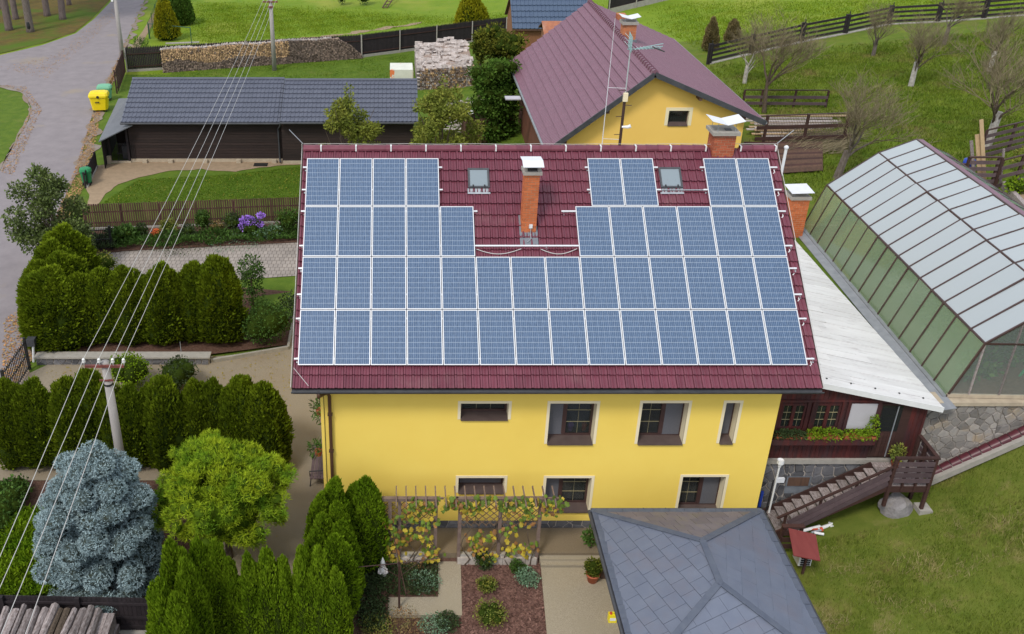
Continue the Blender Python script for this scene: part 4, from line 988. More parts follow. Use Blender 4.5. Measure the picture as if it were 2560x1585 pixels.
# ------------------------------------------------------------------ brown shed with grey steel roof
YS = 54.7
def shed(nm, ua, ub, v_eave, yf, v_ridge, label, boards_u):
    a, b = PY(ua, v_eave, yf-.35), PY(ub, v_eave, yf-.35); ze = a.z
    pit = R(24); d = 3.0
    for _ in range(40):
        p = PY(ua+8, v_ridge, yf-.35+d); d += ((p.z-(ze+d*math.tan(pit))) > 0 and .08 or -.08)
    x0, x1 = a.x+(.25 if nm == 'a' else .0), b.x-(.25 if nm == 'b' else .0); yr = yf-.35+d; zr = ze+d*math.tan(pit)
    t = thing('brown_shed', ((x0+x1)/2, yf, 0), label, 'shed')
    m = MB(); m.face([(x0,yf+.06,.0),(x1,yf+.06,.0),(x1,yf+.06,ze),(x0,yf+.06,ze)])
    yb = yr+d-.4
    m.face([(x0,yb,0),(x0,yf+.06,0),(x0,yf+.06,ze),(x0,yr,zr-.1),(x0,yb,ze)]); m.face([(x1,yf+.06,0),(x1,yb,0),(x1,yb,ze),(x1,yr,zr-.1),(x1,yf+.06,ze)])
    m.face([(x1,yb,0),(x0,yb,0),(x0,yb,ze),(x1,yb,ze)]); wl_ = m.build('wall', MT['shed_board'], t)
    nb = 14; bh = (ze-.22)/nb
    pb = MB().prism([(0,0,0),(0,.03,bh+.02),(0,.045,bh+.02),(0,.025,0)], (1,0,0)).mesh('board', MT['shed_board'])
    for k in range(nb): put('board', pb, wl_, T(x0, yf+.005, .22+k*bh) @ Matrix.Diagonal((x1-x0, 1, 1, 1)))
    rfm = MB(); 
    rfm.prism([(a.x,yf-.35,ze-.12),(a.x,yr,zr-.12),(a.x,yr,zr-.02),(a.x,yf-.35,ze-.02)], (b.x-a.x,0,0)); rfm.prism([(a.x,yr,zr-.12),(a.x,2*yr-yf+.35,ze-.12),(a.x,2*yr-yf+.35,ze-.02),(a.x,yr,zr-.02)], (b.x-a.x,0,0))
    ro = rfm.build('roof', MT['gutter_dark'], t)
    steel_sheet('roof_sheet', ro, (a.x, yf-.35, ze), (1,0,0), Vector((0,yr-yf+.35,zr-ze)), b.x-a.x, math.hypot(d, zr-ze), .245, .42, 'steel_roof_grey', amp=.035, step=.05)
    MB().tube([(a.x,yr,zr+.02),(b.x,yr,zr+.02)], .10, 8).build('ridge_cap', MT['steel_roof_grey'], ro)
    MB().tube([(a.x-.03,yf-.42,ze-.05),(b.x+.03,yf-.42,ze-.05)], .065, 8).build('gutter', MT['gutter_dark'], t)
    return t, x0, x1, ze, yr, zr
t1, sx0, sx1, sze, syr, szr = shed('a', 288, 667, 292, YS, 188, 'long brown boarded shed with grey steel roof beside the road', 0)
t2, tx0, tx1, tze, tyr, tzr = shed('b', 668, 997, 291, YS-.35, 190, 'brown shed wing with grey steel roof near the firewood block', 0)
cb_ = MB()
for k, u in enumerate((345, 407, 490, 570, 655, 740)):
    q = PZ(u, 390-.013*(u-345), 0); bo = MB().box(q.x-.14, q.x+.14, YS-.28, YS+.02, -.05, .20); bo.build('footing_block', MT['concrete_warm'], t1)
MB().box(sx0, sx1, YS-.04, YS+.05, -.1, .21).build('foundation', MT['concrete_warm'], t1); MB().box(tx0, tx1, YS-.39, YS-.30, -.1, .21).build('foundation', MT['concrete_warm'], t2)
MB().tube([(sx1+.1,YS-.6,tze-.1),(sx1-.05,YS-.35,tze-.45),(sx1-.15,YS-.12,tze-.6),(sx1-.15,YS-.10,.25),(sx1-.1,YS-.4,.12)], .05, 8).build('downspout', MT['gutter_dark'], t1)
q = PZ(622, 393, 0); o = MB().box(q.x-.42, q.x+.42, q.y-.3, q.y+.25, -.02, .03).build('drain_pit', MT['dark_room']); tag(o, 'dark drain pit in the sandy strip before the shed', 'drain')
# lean-to on the shed's road side
tl = thing('kennel_lean_to', (sx0-.6, YS+.5, 0), 'dark lean-to kennel with flat grey roof at the shed end', 'lean-to')
p = [PZ(235, 337, 1.75), PZ(312, 302, 2.35), PZ(292, 245, 2.35), PZ(285, 237, 1.75)]
c0_ = Vector((PZ(240,338,1.72).x, YS-.2, 1.72)); c1_ = Vector((sx0+.12, YS-.2, 2.45)); L_ = PZ(284,240,1.75).y-YS+.2
lq = [PZ(235,340,1.72), PZ(316,300,2.42), PZ(304,236,2.42), PZ(283,237,1.75)]; MB().prism(lq, (0,0,.06)).build('roof', MT['lean_roof'], tl)
MB().face([lq[0]+Vector((.12,.1,-1.9)), lq[3]+Vector((.12,0,-1.9)), lq[3]+Vector((.12,0,0)), lq[0]+Vector((.12,.1,0))]).build('side_wall', MT['black_fence'], tl)
for x in (c0_.x+.1, sx0-.1):
    for y in (YS-.05,): MB().box(x-.06, x+.06, y-.06, y+.06, 0, 1.7+.4*(x-c0_.x)).build('post', MT['black_fence'], tl)
MB().face([(c0_.x+.1,YS+1.6,.0),(sx0,YS+1.6,.0),(sx0,YS+1.6,2.2),(c0_.x+.1,YS+1.6,1.7)]).build('inner_wall', MT['shed_board'], tl)
for k in range(12):
    x = c0_.x+.55+k*.095; MB().box(x-.01, x+.01, YS-.05, YS-.03, .1, 1.15).build('bar', MT['iron'], tl)
for z in (.1, .55, 1.15): MB().box(c0_.x+.5, sx0-.02, YS-.055, YS-.025, z, z+.04).build('gate_rail', MT['iron'], tl)
MB().box(c0_.x+.75, sx0-.2, YS+.3, YS+1.2, .1, .9).build('dog_house', MT['gutter_dark'], tl)
MB().box(c0_.x-.1, c0_.x+.14, YS-.32, YS-.1, -.05, .45).build('pier', MT['concrete_warm'], tl); MB().box(c0_.x+.14, sx0, YS-.2, YS-.05, -.05, .1).build('threshold', MT['concrete_warm'], tl)

# small huts behind
def hut(nm, ua, va, ub, vb_, y, dep, mt_roof, mt_wall, label, rise):
    a, b = PY(ua, va, y), PY(ub, vb_, y); t = thing(nm, ((a.x+b.x)/2, y, H(a.x, y)), label, 'hut')
    g = H(a.x, y)-.3; ze = a.z; yr = y+dep/2
    m = MB(); m.face([(a.x+.2,y+.3,g),(b.x-.2,y+.3,g),(b.x-.2,y+.3,ze),(a.x+.2,y+.3,ze)]); m.face([(a.x+.2,y+dep-.3,g),(a.x+.2,y+.3,g),(a.x+.2,y+.3,ze),(a.x+.2,yr,ze+rise),(a.x+.2,y+dep-.3,ze)])
    m.face([(b.x-.2,y+.3,g),(b.x-.2,y+dep-.3,g),(b.x-.2,y+dep-.3,ze),(b.x-.2,yr,ze+rise),(b.x-.2,y+.3,ze)]); m.build('wall', MT[mt_wall], t)
    ro = MB().prism([(a.x,y,ze-.1),(a.x,yr,ze+rise-.1),(a.x,y+dep,ze-.1),(a.x,y+dep,ze),(a.x,yr,ze+rise),(a.x,y,ze)], (b.x-a.x,0,0)).build('roof', MT['timber_brown'], t)
    return t, ro, a, b, ze, yr
t, ro, a, b, ze, yr = hut('blue_roof_hut', 1222, 70, 1420, 66, 70.5, 5.6, 'steel_roof_blue', 'larch_board', 'timber hut with dark blue steel tile roof behind the outbuilding', 2.0)
steel_sheet('roof_sheet', ro, (a.x, 70.5, ze+.02), (1,0,0), (0,2.8,2.0), b.x-a.x, math.hypot(2.8,2.0), .30, .55, 'steel_roof_blue', amp=.04, step=.06)
t, ro, a, b, ze, yr = hut('rusty_roof_hut', 1300, 90, 1420, 85, 63.2, 3.4, 'rust_sheet', 'larch_board', 'old timber hut with rusty red sheet roof', .7)
MB().prism([(a.x-.05,63.15,ze+.005),(a.x-.05,yr,ze+.71),(a.x-.05,yr,ze+.74),(a.x-.05,63.15,ze+.03)], (b.x-a.x,0,0)).build('roof_sheet', MT['rust_sheet'], ro)
for k in range(9): MB().box(a.x+.12+k*.22, a.x+.32+k*.22, 63.44, 63.48, ze-2.6, ze-.1).build('board', MT['larch_board'], t)

# ------------------------------------------------------------------ veranda on the right gable
YV = 23.2; GX0 = 16.55; FLZ = PY(1900, 1092, YV).z
ver = thing('wooden_veranda', (13.5, YV, .2), 'dark red timber veranda with white roof on a stone base beside the house', 'veranda')
def vx(u): return FY(u, 1009, YV).x
VX1 = FY(2325, 1009, YV).x; VX0 = HX1+.01
rz = lambda x: PY(1957,912,YV-.2).z+(PY(2245,970,YV-.2).z-PY(1957,912,YV-.2).z)*(x-PY(1957,912,YV-.2).x)/(PY(2245,970,YV-.2).x-PY(1957,912,YV-.2).x)
zt_, zb_ = FY(2000,1009,YV).z, FY(2000,1070,YV).z
wA, wB, wP, wD = (vx(1957), vx(2018)), (vx(2041), vx(2105)), (vx(2129), vx(2196)), (vx(2203), vx(2284))
MB().box(VX0, VX1-.02, YV+.05, YV+.12, FLZ, 4.0).build('back_board', MT['dark_room'], ver)
wall_o = MB().face([(VX0,YV+.03,FLZ),(VX1,YV+.03,FLZ),(VX1,YV+.03,FLZ+.05),(VX0,YV+.03,FLZ+.05)]).build('timber_wall', MT['wood_stained'], ver)
bw = .135; x = VX0
while x < VX1-.02:
    x2 = min(x+bw-.008, VX1); cx = (x+x2)/2; top = rz(cx)-.10
    segs = [(FLZ, top)]
    for (p0, p1) in (wA, wB, wP):
        if p0-.02 < cx < p1+.02: segs = [(FLZ, zb_), (zt_, top)]
    if wD[0] < cx < wD[1]: segs = [(zt_+.02, top)]
    for s0, s1 in segs:
        if s1-s0 > .05: brick_obj(wall_o, 'wood_stained', x, x2, YV-random.uniform(0, .008), YV+.03, s0, s1, 'board')
    x += bw
for xx in (wA[0]-.07, wA[1]+.06, wB[0]-.06, wB[1]+.06, wP[0]-.06, wP[1]+.05): MB().box(xx-.05, xx+.05, YV-.05, YV-.005, zb_-.05, zt_+.08).build('stud', MT['wood_stained'], ver)
MB().box(VX0, wD[0], YV-.055, YV-.004, zt_+.085, zt_+.15).build('head_rail', MT['wood_stained'], ver)
def vwin(p0, p1):
    f = .06; xm = (p0+p1)/2
    m = MB(); m.box(p0,p0+f,YV-.02,YV+.04,zb_,zt_); m.box(p1-f,p1,YV-.02,YV+.04,zb_,zt_); m.box(xm-.05,xm+.05,YV-.03,YV+.04,zb_+f,zt_-f); m.box(p0+f,p1-f,YV-.02,YV+.04,zb_,zb_+f); m.box(p0+f,p1-f,YV-.02,YV+.04,zt_-f,zt_)
    w = m.build('window', MT['wood_stained'], ver)
    for a, b in ((p0+f, xm-.05), (xm+.05, p1-f)):
        MB().box(a, b, YV+.015, YV+.02, zb_+f, zt_-f).build('pane', MT['pane_dark'], w)
        g = MB()
        for q in (1, 2): zz = zb_+f+(zt_-zb_-2*f)*q/3; g.box(a, b, YV+.0, YV+.012, zz-.006, zz+.006)
        xx = (a+b)/2; g.box(xx-.003, xx+.003, YV+.004, YV+.012, zb_+f, zt_-f); g.build('glazing_bar', MT['bar_pale'], w)
vwin(*wA); vwin(*wB)
MB().box(wP[0], wP[1], YV-.01, YV+.03, zb_-.02, zt_).build('grey_infill_panel', MT['grey_panel'], ver)
dr = MB().box(wD[0], wD[1], YV-.02, YV+.04, FLZ+.05, zt_+.0).build('door', MT['wood_dark'], ver)
MB().box(wD[0]+.07, wD[1]-.28, YV-.03, YV-.021, FLZ+1.02, zt_-.06).build('pane', MT['pane_dark'], dr)
for k in range(6): MB().box(wD[0]+.08+k*.12, wD[0]+.19+k*.12, YV-.035, YV-.02, FLZ+.10, FLZ+.95).build('door_board', MT['wood_dark'], dr)
MB().beam((wD[0]+.52,YV-.06,FLZ+.10),(wD[0]+.52,YV-.06,zt_-.05), .028, .02).build('grab_rail', MT['zinc'], dr)
ledge = MB().box(VX0, wD[0]-.05, YV-.30, YV-.01, zb_-.34, zb_-.28).build('ledge', MT['wood_stained'], ver)
MB().box(VX0, wD[0]-.05, YV-.32, YV-.30, zb_-.40, zb_-.20).build('ledge_board', MT['wood_stained'], ver)
MB().box(VX0, VX1+.05, YV-.10, YV+.1, FLZ-.16, FLZ-.005).build('floor_edge', MT['concrete'], ver)
base = MB().box(VX0, VX1, YV+.02, YV+.4, -.6, FLZ-.16).build('stone_base', MT['mortar_grey'], ver)
bwx0, bwx1 = FY(1968, 1192, YV).x, FY(2030, 1192, YV).x; bz0, bz1 = FY(1990, 1232, YV).z, FY(1990, 1191, YV).z
Mst = frame((VX0, YV+.02, -.3), (1,0,0), (0,0,1), (0,-1,0)); Wd = VX1-VX0; Hh = FLZ-.16+.3
rx0, rx1, rz0, rz1 = bwx0-VX0, bwx1-VX0, bz0+.3, bz1+.3
for sd_, reg in enumerate(([(0,0),(rx0,0),(rx0,Hh),(0,Hh)], [(rx0,rz1),(rx1,rz1),(rx1,Hh),(rx0,Hh)], [(rx0,0),(rx1,0),(rx1,rz0),(rx0,rz0)], [(rx1,0),(Wd,0),(Wd,Hh),(rx1,Hh)])):
    stones(base, Mst, reg, .30, 'stone', 40+sd_, gap=.024, depth=.05)
bwn = MB(); bwn.prism([(bwx0,YV-.02,bz0),(bwx1,YV-.02,bz0),(bwx1,YV+.015,bz0+.25),(bwx0,YV+.015,bz0+.25)], (0,.004,0)); bwn.box(bwx0, bwx1, YV-.005, YV+.018, bz0+.25, bz1)
bwo = bwn.build('basement_window', MT['lead'], ver); MB().box(bwx0+.05, bwx1-.06, YV-.012, YV-.006, bz0+.28, bz1-.03).build('shutter', MT['timber_brown'], bwo)
# white roof in strips
yr0, yr1 = YV-.18, 36.2; strips = 34; xr0, xr1 = HX1+.02, PY(2245,970,YV-.18).x
vr = MB().prism([(xr0,yr0,rz(xr0)-.10),(xr1,yr0,rz(xr1)-.10),(xr1,yr0,rz(xr1)-.03),(xr0,yr0,rz(xr0)-.03)], (0,yr1-yr0,0)).build('roof', MT['white_roof'], ver)
rgs = random.Random(3)
for k in range(strips):
    ya = yr0-.03+(yr1-yr0)*k/strips; yb2 = yr0-.03+(yr1-yr0)*(k+1)/strips-.022; xm = xr0+(xr1-xr0)*rgs.uniform(.35, .75); e = rgs.uniform(0, .012)
    for a, b, dz in ((xr0, xm, e), (xm-.05, xr1+.06, e-.012)):
        MB().prism([(a,ya,rz(a)-.025+dz),(b,ya,rz(b)-.025+dz),(b,ya,rz(b)-.005+dz),(a,ya,rz(a)-.005+dz)], (0,yb2-ya,0)).build('roof_strip', MT['white_roof'], vr)
MB().prism([(xr0,yr0-.06,rz(xr0)-.17),(xr1+.06,yr0-.06,rz(xr1+.06)-.17),(xr1+.06,yr0-.06,rz(xr1+.06)+.012),(xr0,yr0-.06,rz(xr0)+.012)], (0,.028,0)).build('fascia', MT['white_paint'], vr)
for k in range(5):
    x = xr0+1.6+k*.75; MB().box(x-.02, x+.02, yr0+.25, yr0+.29, rz(x)+.005, rz(x)+.03).build('roof_screw', MT['iron'], vr)
MB().prism([(xr1+.03,yr0-.0,rz(xr1)-.16),(GX0-.02,yr0-.0,rz(xr1)-.08),(GX0-.02,yr0-.0,rz(xr1)-.06),(xr1+.03,yr0-.0,rz(xr1)-.14)], (.45,yr1-yr0,0)).build('valley_gutter', MT['gutter_zinc'], ver)

# brick chimney and vent pipe beyond the white roof
q = FY(1988, 570, 35.2); w_ = .36
ch3 = thing('rear_chimney', (q.x, 35.2, q.z-.2), 'squat orange brick chimney with flat white lid beside the greenhouse', 'chimney')
ztc = FY(1990, 500, 35.2).z; brick_stack(ch3, q.x-w_, q.x+w_, 35.2, 35.9, q.z-.5, ztc, 'brick', .085, .25, sides='FLR')
MB().box(q.x-w_-.05, q.x+w_+.05, 35.15, 35.95, ztc, ztc+.12).build('crown', MT['concrete'], ch3)
for sx in (-1, 1):
    for yy in (35.3, 35.8): MB().tube([(q.x+sx*.25,yy,ztc+.12),(q.x+sx*.25,yy,ztc+.30)], .012, 5).build('lid_leg', MT['zinc'], ch3)
MB().prism([(q.x-.45,35.1,ztc+.30),(q.x+.45,35.1,ztc+.33),(q.x+.45,36.0,ztc+.38),(q.x-.45,36.0,ztc+.35)], (0,0,.015)).build('lid', MT['white_metal'], ch3)
q = FY(1955, 425, 33.2); q1 = FY(1965, 372, 33.2)
vp = thing('vent_pipe', (q.x, 33.2, q.z-1), 'white vent pipe with round cap beyond the right gable', 'pipe')
MB().tube([(q.x,33.2,2.0),(q.x,33.2,q1.z)], .055, 8).build('pipe', MT['white_metal'], vp); MB().lathe([(.06,0),(.085,.03),(.085,.08),(.03,.13)], 10, (q.x,33.2,q1.z)).build('cap', MT['white_metal'], vp)

# ------------------------------------------------------------------ stairs and landing
ST = thing('wooden_stairs', (13, 22.3, .1), 'dark brown wooden staircase with boarded rail climbing to the veranda door', 'stairs')
LZ = FLZ-.06; ly0 = PZ(2110, 1165, LZ-.12).y; lx0, lx1 = PZ(2112,1163,LZ-.12).x, PZ(2212,1165,LZ-.12).x
nst = 12; sx_b = 11.55; zbt = .12; dxs = (lx0-sx_b)/nst; dzs = (LZ-zbt)/(nst+1)
ys0, ys1 = ly0+.02, ly0+1.0
tr_me = MB().box(0, dxs+.05, 0, ys1-ys0-.05, -.035, 0).mesh('tread', MT['wood_grey'])
for k in range(nst): put('tread', tr_me, ST, T(sx_b+k*dxs, ys0+.03, zbt+(k+1)*dzs))
for y in (ys0-.02, ys1): MB().beam((sx_b-.1,y,zbt-.02),(lx0+.02,y,LZ-.05), .05, .26).build('stringer', MT['wood_dark'], ST)
yh = ys0-.05
rise = Vector((lx0-sx_b, 0, LZ-zbt)); ru = rise.normalized(); ps = Vector((sx_b, yh, zbt+.1)); pe = Vector((lx0, yh, LZ+.1))
for k, off in enumerate((.0, .21, .42)): MB().beam(ps+Vector((.25,-.0,off)), pe+Vector((0,0,off)), .025, .15).build('rail_board', MT['bench_wood'], ST)
MB().beam(ps+Vector((-.1,0,.60)), pe+Vector((0,0,.60)), .07, .05).build('handrail', MT['wood_dark'], ST)
for t in (.06, .38, .70, .97): p = ps.lerp(pe, t); MB().box(p.x-.03, p.x+.03, yh+.015, yh+.075, p.z-.25, p.z+.60).build('post', MT['wood_dark'], ST)
LD = thing('wooden_landing', (lx0+.7, ly0+.7, LZ-.8), 'small wooden landing with boarded railing in front of the veranda door', 'landing')
nb = 9; lw = (YV-.12-ly0)/nb
lb_me = MB().box(0, lx1-lx0, 0, lw-.008, -.04, 0).mesh('floor_board', MT['wood_grey'])
for k in range(nb): put('floor_board', lb_me, LD, T(lx0, ly0+k*lw, LZ))
MB().box(lx0, lx1, ly0-.03, ly0-.002, LZ-.24, LZ-.03).build('apron', MT['wood_dark'], LD)
MB().box(lx1+.002, lx1+.03, ly0, YV-.15, LZ-.24, LZ-.03).build('apron', MT['wood_dark'], LD)
for (x, y) in ((lx0+.05, ly0-.02), (lx1-.02, ly0-.02), (lx1-.02, YV-.2), (lx0+.42, ly0-.02), (lx1-.42, ly0-.02), (lx1-.02, ly0+.6)):
    main = x in (lx0+.05, lx1-.02); g = (H(x, y)-.1 if x > lx0+.2 else LZ-.75) if main else LZ-.2
    MB().box(x-(.045 if main else .025), x+(.045 if main else .025), y-.045, y+.045, g, LZ+1.0).build('post', MT['wood_dark'], LD)
for k in range(4):
    z = LZ+.16+k*.20
    MB().box(lx0+.1, lx1-.07, ly0-.10, ly0-.075, z, z+.15).build('rail_board', MT['bench_wood'], LD); MB().box(lx1+.05, lx1+.075, ly0+.03, YV-.25, z, z+.15).build('rail_board', MT['bench_wood'], LD)
MB().box(lx0, lx1+.05, ly0-.09, ly0+.02, LZ+1.0, LZ+1.05).build('handrail', MT['wood_dark'], LD); MB().box(lx1-.05, lx1+.06, ly0+.02, YV-.15, LZ+1.0, LZ+1.05).build('handrail', MT['wood_dark'], LD)
MB().box(lx1-.1, lx1+.28, ly0-.15, ly0+.25, H(lx1, ly0)-.1, H(lx1, ly0)+.14).build('footing', MT['concrete'], LD)
# lower gate fence at the foot of the stairs
gf = thing('stair_gate', (11.3, 21.6, 0), 'low dark wooden gate at the foot of the stairs', 'gate')
g0, g1 = PZ(1870, 1262, .95), PZ(1915, 1262, .95)
for k in range(3): MB().box(g0.x, g1.x, g0.y, g0.y+.03, .2+k*.25, .36+k*.25).build('gate_board', MT['wood_dark'], gf)
for x in (g0.x, g1.x): MB().box(x-.04, x+.04, g0.y+.031, g0.y+.11, -.2, 1.0).build('post', MT['wood_dark'], gf)
MB().box(g0.x-.05, g1.x+.05, g0.y-.03, g0.y+.12, 1.0, 1.05).build('handrail', MT['wood_dark'], gf)

# ------------------------------------------------------------------ retaining wall and greenhouse
YR = 23.42; GZ0 = 4.06; GL = 12.4; GR = R(-2.0)
rw = thing('stone_retaining_wall', (18.5, YR, 1.2), 'grey rubble stone retaining wall carrying the greenhouse front', 'wall')
x0w, x1w = VX1+.03, 23.6; rb = MB().box(x0w, x1w, YR+.02, YR+.5, .4, GZ0-.14).build('core', MT['mortar_grey'], rw)
def seg_region(xa, xb): return [(xa-x0w, H(xa,YR-.3)-.35), (xb-x0w, H(xb,YR-.3)-.35), (xb-x0w, GZ0-.15), (xa-x0w, GZ0-.15)]
for k, (xa, xb) in enumerate(((x0w, 18.2), (18.2, 20.4), (20.4, x1w))): stones(rb, frame((x0w, YR+.02, 0), (1,0,0), (0,0,1), (0,-1,0)), seg_region(xa, xb), .235, 'stone_pale', 60+k, gap=.016, depth=.045)
MB().box(x0w, x1w, YR-.08, YR+.5, GZ0-.139, GZ0-.02).build('coping', MT['concrete_warm'], rw)
cpg = thing('tile_coping', (17.5, YR-.25, 1.6), 'glazed plum half-round coping climbing beside the stone wall', 'coping')
a = PY(2222,1128,YR-.2); b = PY(2480,1010,YR-.2); nseg = 11; hc = MB(); n = 8; ln = (b-a).length/nseg
for i in (0, 1):
    for k in range(n+1):
        t = math.pi*k/n; r_ = .15 if i == 0 else .165; hc.v.append((i*(ln-.025), -r_*math.cos(t), r_*.8*math.sin(t)))
for k in range(n): hc.f.append((k, n+1+k, n+2+k, k+1)); hc.mi.append(0)
hme = hc.mesh('half_tile', MT['plum_glaze'], True); d_ = (b-a).normalized(); sd2 = Vector((0,1,0)); upv = d_.cross(sd2).normalized()
for k in range(nseg): put('half_tile', hme, cpg, frame(a+d_*ln*k, d_, sd2, upv))
MB().prism([a+Vector((-.1,-.30,-.24)), b+Vector((0,-.30,-.24)), b+Vector((0,.30,-.24)), a+Vector((-.1,.30,-.24))], (0,0,.22)).build('bed', MT['concrete'], cpg)

GH = thing('greenhouse', (GX0+3.4, 23.64, GZ0), 'long glass greenhouse with brown glazing bars and faceted roof', 'greenhouse')
GM = T(GX0, 23.64, GZ0) @ RZ(GR)
prof = [(0,0), (.62,1.87), (2.38,3.28), (3.72,3.86), (5.06,3.28), (6.82,1.87), (7.44,0)]
NB = 15; bay = GL/NB; pmats = ['green_pane','roof_pane','roof_pane','side_pane','side_pane','green_pane']
for i in range(6):
    (xa, za), (xb, zb2) = prof[i], prof[i+1]; L = math.hypot(xb-xa, zb2-za); ux, uz = (xb-xa)/L, (zb2-za)/L
    pm = MB().box(.02, bay-.02, .02, L-.02, -.004, .004).mesh('pane', MT[pmats[i]])
    for k in range(NB):
        put('pane', pm, GH, GM @ frame((xa, (k+1)*bay, za), (0,-1,0), (ux,0,uz), Vector((0,-1,0)).cross(Vector((ux,0,uz)))) @ Matrix.Rotation(random.uniform(-.012,.012), 4, 'X') @ Matrix.Rotation(random.uniform(-.02,.02), 4, 'Y'))
for k in range(NB+1):
    m = MB()
    for i in range(6): m.beam((prof[i][0],k*bay,prof[i][1]), (prof[i+1][0],k*bay,prof[i+1][1]), .045, .06, (0,1,0))
    m.build('rafter', MT['brown_metal'], GH, m=GM)
for i in range(7):
    MB().beam((prof[i][0],-.02,prof[i][1]), (prof[i][0],GL+.02,prof[i][1]), .055, .055).build('purlin', MT['brown_metal'], GH, m=GM)
(xa, za), (xb, zb2) = prof[3], prof[4]     # pink flashing along the ridge
MB().beam((prof[3][0]+.12,0,prof[3][1]-.0), (prof[3][0]+.12,GL,prof[3][1]-.0), .26, .02, (0,0,1)).build('ridge_flashing', MT['steel_roof_red'], GH, m=GM)
# front gable glazing
def prof_z(x):
    for i in range(6):
        if prof[i][0] <= x <= prof[i+1][0]: t = (x-prof[i][0])/(prof[i+1][0]-prof[i][0]); return prof[i][1]+t*(prof[i+1][1]-prof[i][1])
    return 0
xsg = [0,.62,1.5,2.38,3.1,3.72,4.5,5.06,5.95,6.82,7.44]
for y0 in (0., GL):
    for i in range(len(xsg)-1):
        a, b = xsg[i], xsg[i+1]; lo_a = .0; za, zb2 = prof_z(a), prof_z(b)
        if min(za, zb2) > 1.87-.01:
            pcs = [[(a,0),(b,0),(b,1.87),(a,1.87)], [(a,1.87),(b,1.87),(b,zb2),(a,za)]]
        else: pcs = [[(a,0),(b,0),(b,zb2),(a,za)]]
        for pc in pcs:
            pc = [q for j, q in enumerate(pc) if q != pc[j-1]]
            if len(pc) < 3 or area(pc) < .02: continue
            MB().prism([(q[0],y0-.004,q[1]) for q in pc], (0,.008,0)).build('gable_pane', MT['clear_pane'], GH, m=GM)
    for x in xsg[1:-1]: MB().beam((x,y0,0),(x,y0,prof_z(x)), .05, .05, (0,1,0)).build('gable_bar', MT['wood_grey'], GH, m=GM)
    MB().beam((.62,y0,1.87),(6.82,y0,1.87), .05, .05).build('gable_bar', MT['brown_metal'], GH, m=GM)
    MB().beam((0,y0,.05),(7.44,y0,.05), .09, .10).build('gable_sill', MT['concrete_warm'], GH, m=GM)
MB().box(-.12, .06, 0, GL, -.14, .03).build('sill_wall', MT['gutter_zinc'], GH, m=GM)
MB().box(.1, 7.3, .1, GL-.1, .0, .05).build('bed', MT['soil'], GH, m=GM)

# ------------------------------------------------------------------ slate roofed pavilion in front
EZ = 1.9
gL, gR = PZ(1410,1217,EZ), PZ(1815,1217,EZ); gx0, gx1, gyb = gL.x, gR.x, gL.y; gxm = (gx0+gx1)/2
c1 = PZ(1675,1290,2.76); c2 = PZ(1715,1390,2.76); rz_ = 2.76; gyf = c2.y-(gyb-c1.y)
K1, K2 = Vector((gxm, c1.y, rz_)), Vector((gxm, c2.y, rz_))
A, B, C, D = Vector((gx0,gyb,EZ)), Vector((gx1,gyb,EZ)), Vector((gx1,gyf,EZ)), Vector((gx0,gyf,EZ))
pav = thing('garden_pavilion', (gxm, (gyb+gyf)/2, -.21), 'open garden pavilion with hipped bluish slate roof in front of the house', 'pavilion')
faces = [([D,K2,K1,A], 'slate', 18), ([A,K1,B], 'slate_mossy', 8), ([B,K1,K2,C], 'slate', -18), ([C,K2,D], 'slate', 24)]
dk = MB(); dk.add([A,B,C,D,K1,K2], [(3,5,4,0),(0,4,1),(1,4,5,2),(2,5,3),(3,0,1,2)]); dk.v = [(p[0], p[1], p[2]-.03) for p in dk.v]
deck = dk.build('roof', MT['slate_trim'], pav)
